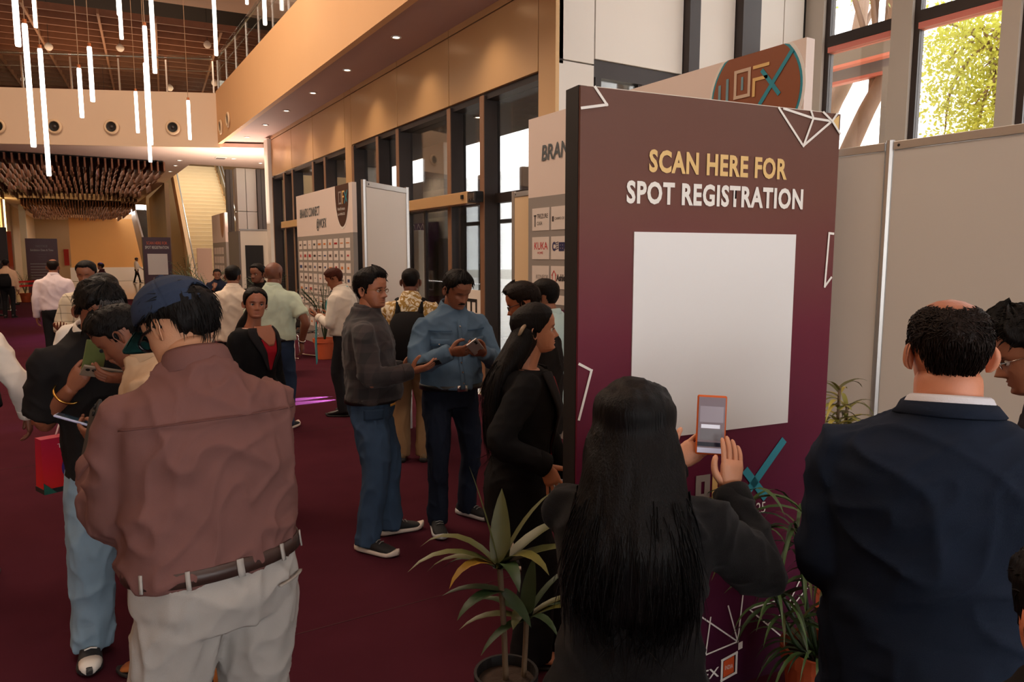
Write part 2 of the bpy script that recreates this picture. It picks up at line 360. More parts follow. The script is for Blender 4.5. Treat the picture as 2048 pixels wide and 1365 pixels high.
# open timber grid below the upper plenum
gr = empty('ceiling_timber_grid', (0, 22, 8.3), kind='structure')
sl_me = MB().box(-11, 10, -0.035, 0.035, -0.09, 0.09).mesh('slat')
for i in range(26):
    o = link('slat', sl_me, M_WOOD, gr, loc=(0, 1.2 + i * 0.70, 0), rot=(0, 0, math.radians(-6)))
cr_me = MB().box(-0.03, 0.03, -9, 9, 0.07, 0.2).mesh('cross_rail')
for i in range(11):
    link('cross_rail', cr_me, mat('cross_timber', srgb(150, 104, 74), 0.6), gr, loc=(-9.0 + i * 1.55, 9.8, -0.18), rot=(0, 0, math.radians(-6 + (i % 2))))
# pendant globes and spotlights under the grid
GL = ['far left globe lamp under the timber grid', 'globe lamp above the middle of the far balustrade', 'globe lamp next to the tube at the top right', 'globe lamp close to the corner of the balustrades', 'globe lamp left of the balustrade corner',
      'globe lamp low over the middle of the far balcony', 'globe lamp low behind the left pendant tubes', 'globe lamp low by the corner, behind the glass', 'lowest globe lamp behind the overlapping tubes']
for i, (x, y, z) in enumerate(((-0.1, 24.6, 7.6), (1.65, 24.3, 7.75), (3.9, 23.6, 8.0), (4.5, 26.2, 7.5), (3.2, 26.8, 7.3), (1.4, 29, 7.2), (-.3, 30, 7.2), (3.9, 31, 7.2), (1.35, 31.5, 7.2))):
    e = empty('globe_lamp', (x, y, z), label=GL[i], cat='lamp', group='white globes under the timber grid')
    MB().lathe([(0.001, -0.11), (0.06, -0.09), (0.1, -0.04), (0.11, 0), (0.1, 0.04), (0.06, 0.09), (0.02, 0.115)], 18).build('globe', mat('globe_opal', srgb(236, 220, 205), 0.4), e, smooth=True)
    MB().tube([(0, 0, 0.11), (0, 0, 9.2 - z)], 0.006, 5).build('cord', M_BLACK, e)
# low gallery ceiling
struct('ceiling_gallery', MB().prism([(3.56, 20.42), (4.56, 20.0), (9.0, 19.4), (9.0, 24.6), (3.4, 24.6), (3.2, 66), (-14, 66), (-14, 28.4)], 4.62, 4.72), M_CEIL)
DL = emat('downlight_glow', (1.0, 0.86, 0.66), 14.0)
def downlight(x, y, z, lab, grp, power=0.0, r=0.055, ang=110):
    e = empty('downlight', (x, y, z), label=lab, cat='downlight', group=grp)
    MB().lathe([(r * 0.8, 0.0), (r * 1.35, -0.002), (r * 1.35, -0.012), (r * 0.95, -0.014), (r * 0.8, -0.004)], 18).build('trim_ring', M_WHITEP, e, smooth=True)
    MB().lathe([(0.001, -0.006), (r * 0.82, -0.006), (r * 0.82, -0.003)], 16).build('lens', DL, e)
    if power: s = spot_light('downlight_beam', (0, 0, -0.03), (0, 0, 0), power, (1.0, 0.74, 0.5), ang, 0.8, 0.05); s.parent = e
for i, y in enumerate((7.7, 9.6, 11.64, 13.55, 15.45, 17.32, 19.3)):
    downlight(4.02, y, SZ, ['', 'largest lit downlight in the soffit, above the near frieze', 'second downlight in the soffit row', 'third downlight in the soffit row', 'fourth downlight in the soffit row',
              'fifth downlight in the soffit row', 'last downlight at the far end of the soffit'][i] or 'downlight at the top edge of the photo', 'downlights along the soffit', 42)
GD = ['gallery downlight nearest the corner of the baffle raft', 'gallery downlight just below the balcony corner', 'gallery downlight furthest right beside the air vent', 'gallery downlight between the raft and the stairs', 'gallery downlight above the brown stair wall',
      'gallery downlight right of the gap between the rafts', 'gallery downlight in the middle between the rafts', 'gallery downlight left of the gap between the rafts', 'far gallery downlight over the escalator foot', 'far gallery downlight beside the second raft', 'last gallery downlight before the amber wall']
for i, (x, y) in enumerate(((3.0, 23.8), (4.3, 22.6), (5.2, 23.2), (3.05, 25.2), (3.1, 27.0), (2.9, 40.2), (1.1, 40.0), (-.9, 40), (3.0, 60), (3.2, 56), (3.1, 64))):
    downlight(x, y, 4.62, GD[i], 'small gallery downlights', 0, 0.06)
vt = empty('air_vent', (3.95, 22.6, 4.615), label='square grey air vent in the gallery ceiling', cat='vent')
MB().box(-0.15, 0.15, -0.15, 0.15, -0.01, 0.004).build('frame', M_WHITEP, vt)
for i in range(6): MB().box(-0.12, 0.12, -0.12 + i * 0.045, -0.10 + i * 0.045, -0.02, -0.005).build('slat', M_GREYSHUT, vt)
# hanging timber baffles, two rafts
def raft(y0, y1, x0, x1, rows, cols, lab, zlo, zhi, skew):
    e = empty('baffle_raft', (0, y0, 4.5), label=lab, cat='ceiling baffle')
    MB().box(x0, x1 - 0.1, 0.1, y1 - y0 - 0.1, 0.08, 0.10).build('backing', M_PLENUM, e)
    k = 0; me = {}
    for r in range(rows):
        for c in range(cols):
            h = 0.10 + 0.22 * rnd.random(); h = round(h, 1); L = (y1 - y0) / rows
            key = (h, round(L, 3))
            if key not in me: me[key] = MB().box(-0.022, 0.022, 0, L * 0.9, -h, 0.08).mesh('slat')
            x = x0 + (x1 - x0) * (c + 0.5) / cols + skew * r * 0.16
            if x > x1 + skew * rows * 0.05: continue
            link('slat', me[key], M_WOOD, e, loc=(x, r * L, 0)); k += 1
    return e
raft(24.1, 38.0, -2.75, 2.7, 9, 32, 'dark timber baffle raft hanging under the near gallery ceiling', 4.2, 4.5, 0.25)
raft(42.5, 57.0, -1.85, 3.2, 7, 40, 'brown timber baffle raft hanging further down the gallery', 4.2, 4.5, 0.2)
# ------------------------------------------------------------------ far walls
struct('wall_far', MB().box(-14, 12, 66, 66.3, 0, 5.2), M_WALLC)
struct('wall_far_amber', MB().box(0.2, 5.3, 62, 62.3, 1.0, 4.62), M_YELLOW)
struct('wall_far_plinth', MB().box(0.1, 5.5, 61.5, 62.4, 0, 1.0), M_WHITEP)
struct('wall_stair_side', MB().prism([(3.35, 31.2), (3.50, 31.2), (3.72, 40), (3.57, 40)], 0, 4.62), mat('brown_cladding', srgb(150, 116, 84), 0.5, noise=0.1, nscale=1.5))
struct('wall_left', MB().box(-14.2, -14, -9, 66, 0, 10.6), M_WALLC)
struct('wall_back', MB().box(-14, -5.5, -9.2, -9, 0, 10.6).box(7.5, 8.9, -9.2, -9, 0, 10.6).box(-5.5, 7.5, -9.2, -9, 4.4, 10.6), M_WALLC)
w3 = empty('window_2', (1, -9, 0), kind='structure')
for i in range(9): part(w3, 'mullion', MB().box(-5.5 + i * 1.6, -5.4 + i * 1.6, -9.15, -8.95, 0, 4.4), M_DARK)
for i in range(8): part(w3, 'pane', MB().box(-5.4 + i * 1.6, -3.9 + i * 1.6, -9.06, -9.05, 0, 4.4), M_GLASS)
struct('wall_right_far', MB().box(8.9, 9.0, 24.2, 66, 0, 4.7), M_WALLC)
struct('ceiling_far', MB().box(3.15, 9.0, 40.7, 66.3, 6.3, 6.5), M_CEIL)
struct('wall_stair_back', MB().box(3.5, 9.0, 40.5, 40.7, 0, 9.2), M_WALLC)
# left side wall of the gallery with glowing light slots and a white pillar
LW = empty('wall_gallery_left', (-3.0, 40, 0), kind='structure')
part(LW, 'wall_body', MB().prism([(-2.0, 66), (-2.3, 66), (-3.35, 30), (-3.05, 30)], 0, 4.62), M_WALLC)
part(LW, 'pillar', MB().box(-2.15, -1.85, 48.0, 48.8, 0, 4.62), M_WHITEP)
for i, (x, y) in enumerate(((-2.52, 43.0), (-2.62, 37.6))):
    part(LW, 'light_slot', MB().box(x, x + 0.05, y, y + 0.5, 0.3, 4.55), emat('slot_glow', (1.0, 0.72, 0.28), 5.0))
# white columns and grey cladding beside the stairs
cl = empty('column_pair', (5.3, 26, 0), kind='structure')
part(cl, 'column_panel', MB().box(5.02, 5.30, 26.0, 26.5, 0, 3.3), M_WHITEP); part(cl, 'column_panel', MB().box(5.02, 5.30, 26.0, 26.5, 3.32, 4.75), M_WHITEP)
part(cl, 'column_panel', MB().box(5.32, 5.65, 26.0, 26.5, 0, 3.3), M_WHITEP); part(cl, 'column_panel', MB().box(5.32, 5.65, 26.0, 26.5, 3.32, 4.75), M_WHITEP)
for i in range(6): part(cl, 'cladding_strip', MB().box(5.67 + i * 0.14, 5.79 + i * 0.14, 25.9 + 0.03 * (i % 2), 26.4, 0, 4.75), M_GREYSHUT)
for i in range(2): part(cl, 'cladding_strip', MB().box(4.80 + i * 0.11, 4.90 + i * 0.11, 26.6, 26.9, 0, 4.75), M_GREYSHUT)
# end return of the facade
struct('wall_facade_end', MB().box(4.42, 4.56, 18.92, 19.3, 0, 4.70), M_WHITEP)
# ------------------------------------------------------------------ staircase
st = empty('staircase', (3.8, 27, 0), label='broad pale stone staircase rising beyond the booths with steel handrails', cat='stairs')
NS = 34
for i in range(NS):
    t0 = i / NS; y0 = 27 + 9.5 * t0; z0 = 5.9 * t0; xl = 3.80 + 0.5 * t0; xr = 5.65 + 0.42 * t0
    part(st, 'step', MB().box(xl, xr, y0, y0 + 0.42, max(0, z0 - 0.1), z0 + 5.9 / NS), M_STEP, bevel=0.012)
def slope(x0, x1, dz0, dz1, w, m, nm):
    a = [(x0 - w, 27, 0.0 + dz0), (x0 + w, 27, 0.0 + dz0), (x1 + w, 36.5, 5.9 + dz0), (x1 - w, 36.5, 5.9 + dz0)]
    b = [(p[0], p[1], p[2] - dz0 + dz1) for p in a]
    part(st, nm, MB().hexa(a + b), m)
slope(3.74, 4.24, -0.4, 0.55, 0.06, mat('stringer_tan', srgb(214, 170, 120), 0.5, noise=0.1, nscale=2), 'stringer')
slope(5.70, 6.12, -0.4, 0.12, 0.05, mat('stringer_tan', srgb(214, 170, 120)), 'stringer')
slope(5.70, 6.12, 0.15, 0.85, 0.008, M_CLEAR, 'pane')
for x0, x1 in ((3.80, 4.30), (5.66, 6.08), (5.78, 6.2)):
    part(st, 'handrail', MB().tube([(x0, 27, 0.9), (x1, 36.5, 6.8)], 0.028, 8), mat('handrail_bright', srgb(240, 240, 240), 0.2, metal=0.6), smooth=True)
for i in range(10):
    t = (i + 0.3) / 10; part(st, 'baluster', MB().tube([(5.68 + .42 * t, 27 + 9.5 * t, 5.9 * t), (5.68 + .42 * t, 27 + 9.5 * t, 5.9 * t + 0.9)], 0.014, 6), M_STEEL)
# escalator flank far behind
es = empty('escalator', (4.3, 50, 0), label='grey escalator climbing beside the amber wall', cat='escalator')
for i in range(22):
    part(es, 'step', MB().box(4.05, 4.75, 50 + i * 0.3, 50.34 + i * 0.3, 1.6 + i * 0.155, 1.75 + i * 0.155), mat('escalator_step', srgb(110, 110, 108), 0.4, metal=0.5), bevel=0.01)
for x in (4.0, 4.8): part(es, 'balustrade', MB().hexa([(x - .05, 48, 0), (x + .05, 48, 0), (x + .05, 57, 4.4), (x - .05, 57, 4.4), (x - .05, 48, 2.2), (x + .05, 48, 2.2), (x + .05, 57, 6.0), (x - .05, 57, 6.0)]), mat('escalator_side', srgb(150, 150, 146), 0.3, metal=0.5))
# ------------------------------------------------------------------ pendant tube lamps
TUBE = emat('tube_glow', (1.0, 0.90, 0.78), 7.0)
def pendant(x, y, zb, L, r, lab):
    e = empty('pendant_tube', (x, y, zb), label=lab, cat='pendant lamp', group='glowing tube pendants in the hall')
    MB().tube([(0, 0, 0), (0, 0, 0.02), (0, 0, L - 0.02), (0, 0, L)], [r * 0.9, r, r, r * 0.9], 14).build('tube', TUBE, e, smooth=True)
    MB().tube([(0, 0, L), (0, 0, L + 0.05)], r * 0.75, 12).build('cap', mat('copper_cap', srgb(190, 120, 80), 0.35, metal=0.9), e)
    MB().tube([(0, 0, L + 0.05), (0, 0, 10.4 - zb)], 0.005, 5).build('cord', mat('cord_tan', srgb(150, 116, 86), 0.5), e)
pendant(-0.31, 9.46, 3.97, 0.76, 0.029, 'thick glowing tube at the far left cut by the top edge')
pendant(-0.26, 10.20, 3.03, 1.37, 0.029, 'long glowing tube, second from the left')
pendant(-0.19, 12.90, 5.07, 0.79, 0.029, 'short end of a tube just right of the far left one')
pendant(-0.15, 11.84, 2.86, 1.67, 0.029, 'lowest hanging tube, over the dark baffle raft')
pendant(0.30, 12.42, 3.77, 0.69, 0.029, 'short tube hanging left of the middle air nozzle')
pendant(0.42, 11.64, 3.87, 0.72, 0.029, 'tube hanging high just right of the short one')
pendant(0.80, 11.56, 5.04, 0.71, 0.029, 'tube whose tip only enters at the top edge')
pendant(0.98, 13.98, 5.35, 1.09, 0.029, 'tube behind the entering tip at the top')
pendant(1.26, 15.45, 4.07, 0.75, 0.029, 'thin tube right of the middle air nozzle')
pendant(1.13, 11.86, 3.38, 1.65, 0.029, 'front one of the two overlapping long tubes')
pendant(1.34, 14.35, 3.42, 1.68, 0.029, 'rear one of the two overlapping long tubes')
pendant(1.24, 11.93, 4.41, 1.43, 0.029, 'tube cut by the top edge beside the overlapping pair')
pendant(2.05, 14.69, 3.91, 0.70, 0.029, 'rightmost low tube near the corner nozzle')
pendant(2.30, 13.13, 5.08, 1.35, 0.029, 'tube in front of the balcony corner')
pendant(3.25, 15.11, 6.62, 0.72, 0.029, 'tiny tube end at the top edge near the balcony')
pendant(2.82, 11.91, 5.33, 0.81, 0.029, 'tube hanging in front of the near balustrade')
# ================================================================== people
def _hash(ix, iy, iz, seed):
    h = (ix * 374761393 + iy * 668265263 + iz * 2147483647 + seed * 1274126177) & 0xffffffff
    h = ((h ^ (h >> 13)) * 1274126177) & 0xffffffff
    return ((h ^ (h >> 16)) & 0xffff) / 32767.5 - 1.0
def vnoise(p, seed=0):
    p = np.asarray(p, float); i = np.floor(p).astype(np.int64); f = p - i; f = f * f * (3 - 2 * f); r = 0
    for dx in (0, 1):
        for dy in (0, 1):
            for dz in (0, 1):
                w = (f[:, 0] if dx else 1 - f[:, 0]) * (f[:, 1] if dy else 1 - f[:, 1]) * (f[:, 2] if dz else 1 - f[:, 2])
                r = r + w * _hash(i[:, 0] + dx, i[:, 1] + dy, i[:, 2] + dz, seed)
    return r
def sstep(a, b, x): t = np.clip((x - a) / (b - a), 0, 1); return t * t * (3 - 2 * t)
def V3(*a): return np.array(a, float)
def unit(v): v = np.asarray(v, float); return v / (np.linalg.norm(v) + 1e-12)

def bake(mb_v, mb_f, voxel, smooth=6, factor=0.5):
    """closed overlapping shells -> one continuous surface (voxel remesh + smoothing)"""
    me = bpy.data.meshes.new('shell'); me.from_pydata(mb_v, [], mb_f); me.update()
    o = bpy.data.objects.new('shell', me); COL.objects.link(o)
    r = o.modifiers.new('r', 'REMESH'); r.mode = 'VOXEL'; r.voxel_size = voxel
    if smooth:
        s = o.modifiers.new('s', 'SMOOTH'); s.iterations = smooth; s.factor = factor
    dg = bpy.context.evaluated_depsgraph_get(); dg.update()
    out = bpy.data.meshes.new_from_object(o.evaluated_get(dg)); bpy.data.objects.remove(o); bpy.data.meshes.remove(me)
    return out
def mesh_co(me): a = np.empty(len(me.vertices) * 3); me.vertices.foreach_get('co', a); return a.reshape(-1, 3)
def mesh_no(me): a = np.empty(len(me.vertices) * 3); me.vertex_normals.foreach_get('vector', a); return a.reshape(-1, 3)
def set_co(me, co): me.vertices.foreach_set('co', np.ascontiguousarray(co, dtype=float).ravel()); me.update()

def ring_loft(mb, C, X, Y, A, B, n=24, pw=1.0, caps=True):
    """loft of superellipse rings: centres C, axes X,Y per ring, half sizes A,B"""
    m = len(C); V = []
    for i in range(m):
        for k in range(n):
            c = math.cos(2 * math.pi * k / n); s = math.sin(2 * math.pi * k / n)
            c = math.copysign(abs(c) ** pw, c); s = math.copysign(abs(s) ** pw, s)
            b = B[i] if np.isscalar(B[i]) else (B[i][0] if s > 0 else B[i][1])
            V.append(C[i] + X[i] * A[i] * c + Y[i] * b * s)
    F = [(i * n + k, i * n + (k + 1) % n, (i + 1) * n + (k + 1) % n, (i + 1) * n + k) for i in range(m - 1) for k in range(n)]
    if caps: F += [tuple(range(n - 1, -1, -1)), tuple(range((m - 1) * n, m * n))]
    return mb.add(V, F)

def spline(P, n):
    """Catmull-Rom through the points"""
    P = [np.array(p, float) for p in P]; Q = [2 * P[0] - P[1]] + P + [2 * P[-1] - P[-2]]; out = []
    for i in range(1, len(Q) - 2):
        for k in range(n):
            t = k / n; a, b, c, d = Q[i - 1], Q[i], Q[i + 1], Q[i + 2]
            out.append(0.5 * ((2 * b) + (-a + c) * t + (2 * a - 5 * b + 4 * c - d) * t * t + (-a + 3 * b - 3 * c + d) * t ** 3))
    out.append(P[-1]); return np.array(out)

# ---- head -------------------------------------------------------------------
_hz = np.array([0, .03, .08, .14, .22, .3, .4, .5, .6, .7, .8, .88, .94, .98, 1.0])
_hF = np.array([.22, .32, .375, .375, .375, .375, .37, .375, .395, .40, .365, .29, .20, .11, 0])
_hB = np.array([-.02, -.05, -.08, -.12, -.2, -.30, -.40, -.45, -.475, -.465, -.41, -.32, -.22, -.12, 0])
_hW = np.array([.10, .16, .205, .235, .262, .285, .308, .325, .338, .34, .318, .265, .195, .115, 0])
def head_grid(nu=64, nv=52, face=True, jaw=1.0, nose=1.0, width=1.0):
    """head surface in units of head height, chin z=0, crown z=1, face towards +y; returns verts, faces, phi, z"""
    v = (1 - np.cos(np.linspace(0, math.pi, nv))) / 2; v = 0.55 * v + 0.45 * np.linspace(0, 1, nv)
    s = np.linspace(-math.pi, math.pi, nu, endpoint=False); phi = s - 0.42 * np.sin(s)
    Z, PH = np.meshgrid(v, phi, indexing='ij'); Z = Z.ravel(); PH = PH.ravel()
    f = np.interp(Z, _hz, _hF); b = np.interp(Z, _hz, _hB); w = np.interp(Z, _hz, _hW) * width
    w = w * np.where(Z < 0.45, jaw + (1 - jaw) * Z / 0.45, 1)
    c = (f + b) / 2 + 0.02; cs = np.cos(PH); sn = np.sin(PH)
    pw = 0.86
    x = w * np.sign(sn) * np.abs(sn) ** 0.92
    y = c + np.where(cs > 0, (f - c) * np.abs(cs) ** pw, -(c - b) * np.abs(cs) ** 1.0)
    fr = sstep(0.1, 0.7, cs)
    if face:
        g = lambda a, m, sd: np.exp(-((a - m) / sd) ** 2)
        ax = np.abs(x)
        nz = np.interp(Z, [.26, .285, .31, .335, .37, .43, .49, .53], [0, .02, .085, .125, .10, .06, .025, 0]) * nose
        nw = np.interp(Z, [.28, .31, .34, .4, .5], [.075, .075, .06, .042, .04])
        y = y + fr * nz * np.exp(-(x / nw) ** 2)
        y = y - fr * 0.05 * g(ax, .145, .07) * g(Z, .475, .05)
        y = y + fr * 0.02 * g(ax, .13, .1) * g(Z, .565, .035)
        y = y + fr * 0.022 * g(ax, .19, .06) * g(Z, .385, .06)
        y = y + fr * (0.028 * g(Z, .232, .017) * g(x, 0, .085) + 0.03 * g(Z, .188, .02) * g(x, 0, .08) - 0.014 * g(Z, .21, .009) * g(x, 0, .1) - .012 * g(Z, .145, .02) * g(x, 0, .09))
        y = y + fr * 0.025 * g(Z, .085, .05) * g(x, 0, .1)
    P = np.stack([x, y, Z], 1)
    F = [(i * nu + k, i * nu + (k + 1) % nu, (i + 1) * nu + (k + 1) % nu, (i + 1) * nu + k) for i in range(nv - 1) for k in range(nu)]
    F = [(a, d, c_, b_) for a, b_, c_, d in F]; F = [tuple(reversed(q)) for q in F]
    return P, F, PH, Z
def hairline(PH, hl):
    a = np.degrees(np.abs(PH)); k = sorted(hl); return np.interp(a, k, [hl[q] for q in k])
HL_MAN = {0: .82, 30: .83, 48: .80, 62: .66, 78: .60, 84: .40, 94: .38, 100: .52, 118: .50, 128: .34, 150: .22, 180: .20}
HL_WOMAN = {0: .84, 20: .83, 45: .74, 65: .58, 85: .40, 100: .45, 120: .3, 150: .15, 180: .10}

def ear_mesh(mb, side, T):
    n, m = 20, 6; V = []; F = []
    for layer in (0, 1):
        for j in range(m + 1):
            r = j / m
            for k in range(n):
                a = 2 * math.pi * k / n
                yy = 0.078 * r * math.cos(a) * (1.0 if math.sin(a) > 0 else 0.75); zz = 0.138 * r * math.sin(a)
                rim = 0.040 * math.exp(-((r - 0.85) / 0.13) ** 2) - 0.02 * (r < 0.55)
                o = (rim + 0.015) if layer == 0 else -0.012 + 0.012 * r
                out = o + 0.055 * max(0, -math.cos(a)) * r   # the rear rim stands off the head
                V.append(T(side * (0.318 + out), -0.055 + yy - 0.03 * zz, 0.435 + zz))
    R = (m + 1) * n
    for layer in (0, 1):
        for j in range(m):
            for k in range(n):
                q = (layer * R + j * n + k, layer * R + j * n + (k + 1) % n, layer * R + (j + 1) * n + (k + 1) % n, layer * R + (j + 1) * n + k)
                F.append(q if (layer == 0) == (side > 0) else tuple(reversed(q)))
    for k in range(n):
        q = (m * n + k, m * n + (k + 1) % n, R + m * n + (k + 1) % n, R + m * n + k); F.append(q)
    mb.add(V, F)

def hand_mesh(mb, wrist, f, n, right, curl=0.3, s=1.0, spread=0.0, thumb=0.4, thumb_curl=0.4, curls=None, seg=10):
    """hand with palm, four fingers and thumb; f = finger direction, n = palm normal; returns palm centre and frame"""
    f = unit(f); n = unit(n - f * (n @ f)); t = np.cross(f, n) if right else np.cross(n, f)   # t = thumb side
    w = np.array(wrist, float); s = s * 1.0
    # palm
    C = [w - f * 0.02 * s, w + f * 0.012 * s, w + f * 0.04 * s, w + f * 0.075 * s, w + f * 0.098 * s]
    ring_loft(mb, [c for c in C], [t] * 5, [n] * 5, [.024 * s, .028 * s, .039 * s, .042 * s, .038 * s], [.019 * s, .018 * s, .0165 * s, .0145 * s, .011 * s], 14, 0.85)
    for k, (off, L, r) in enumerate(((.031, .078, .0088), (.0105, .088, .0092), (-.0105, .082, .0088), (-.030, .066, .0078))):
        c = (curls[k] if curls else curl); base = w + (f * 0.088 + t * off) * s
        d = unit(f + t * off * (2.0 + 14 * spread)); pts = [base - d * 0.01 * s, base]; ang = 0; p = base
        for j, (frac, a) in enumerate(((.42, c * 1.1), (.32, c * 1.45), (.26, c * 0.95))):
            ang += a; dd = d * math.cos(ang) + n * math.sin(ang); p = p + dd * L * frac * s; pts.append(p)
        P = spline(pts, 3); R = np.interp(np.linspace(0, 1, len(P)), [0, .3, .7, .93, 1], np.array([1.0, 1.02, .92, .74, .35]) * r * s)
        mb.tube(P, R, seg)
    base = w + (f * 0.022 + t * 0.026 + n * 0.008) * s
    d0 = unit(f * 0.75 + t * (0.9 - .5 * thumb_curl) + n * (0.25 + thumb * 0.8)); d1 = unit(f * 1.0 + t * (.55 - .9 * thumb_curl) + n * (0.15 + thumb * .6)); d2 = unit(f * 1.0 + t * (0.3 - 1.3 * thumb_curl) + n * (.1 + thumb * .4))
    p1 = base + d0 * .038 * s; p2 = p1 + d1 * .032 * s; p3 = p2 + d2 * .026 * s
    P = spline([base - d0 * 0.012 * s, base, p1, p2, p3], 3); R = np.interp(np.linspace(0, 1, len(P)), [0, .3, .6, .92, 1], np.array([.0165, .0145, .011, .0088, .004]) * s)
    mb.tube(P, R, seg)
    return dict(c=w + f * 0.07 * s, f=f, n=n, t=t, w=w)

SKIN = {}
def skin_mat(c):
    k = 'skin_%d_%d_%d' % c
    if k not in MATS:
        m = mat(k, srgb(*c), 0.5, noise=0.10, nscale=30, bump=0.12, bscale=260, attr='tint')
        m.node_tree.nodes['Principled BSDF'].inputs['Subsurface Weight'].default_value = 0.08
        m.node_tree.nodes['Principled BSDF'].inputs['Subsurface Radius'].default_value = (0.012, 0.005, 0.003)
    return MATS[k]
def cloth_mat(name, c, rough=0.85, noise=0.08, nscale=14, bump=0.25, bscale=420, sheen=0.0, **kw): return mat(name, srgb(*c), rough, noise=noise, nscale=nscale, bump=bump, bscale=bscale, sheen=sheen, spec=0.12, **kw)
def hair_mat(name, c): return mat(name, srgb(*[x * .75 for x in c]), 0.5, noise=0.5, nscale=60, stretch=(1, 1, 0.12), bump=0.4, bscale=240, spec=0.12)
def check_mat(name, base, line, sx, sz, w, dark=0.5):
    """woven check: warp and weft bands from object coordinates"""
    if name in MATS: return MATS[name]
    m = mat(name, srgb(*base), 0.85, bump=0.2, bscale=400, sheen=0.1); q = N(m); p = q.n['Principled BSDF']
    tc = q.new('ShaderNodeTexCoord'); sp = q.new('ShaderNodeSeparateXYZ'); q.link(tc.outputs['Object'], sp.inputs[0])
    add = q.new('ShaderNodeMath', operation='ADD'); q.link(sp.outputs['X'], add.inputs[0]); q.link(sp.outputs['Y'], add.inputs[1])
    outs = []
    for src, sc in ((add.outputs[0], sx), (sp.outputs['Z'], sz)):
        mu = q.new('ShaderNodeMath', operation='MULTIPLY'); mu.inputs[1].default_value = sc; q.link(src, mu.inputs[0])
        fr = q.new('ShaderNodeMath', operation='FRACT'); q.link(mu.outputs[0], fr.inputs[0])
        lt = q.new('ShaderNodeMath', operation='LESS_THAN'); lt.inputs[1].default_value = w; q.link(fr.outputs[0], lt.inputs[0]); outs.append(lt.outputs[0])
    ad = q.new('ShaderNodeMath', operation='ADD'); q.link(outs[0], ad.inputs[0]); q.link(outs[1], ad.inputs[1])
    ml = q.new('ShaderNodeMath', operation='MULTIPLY'); ml.inputs[1].default_value = dark; q.link(ad.outputs[0], ml.inputs[0])
    mx = q.new('ShaderNodeMix', data_type='RGBA'); mx.inputs['A'].default_value = (*srgb(*base), 1); mx.inputs['B'].default_value = (*srgb(*line), 1)
    q.link(ml.outputs[0], mx.inputs['Factor']); q.link(mx.outputs['Result'], p.inputs['Base Color']); return m

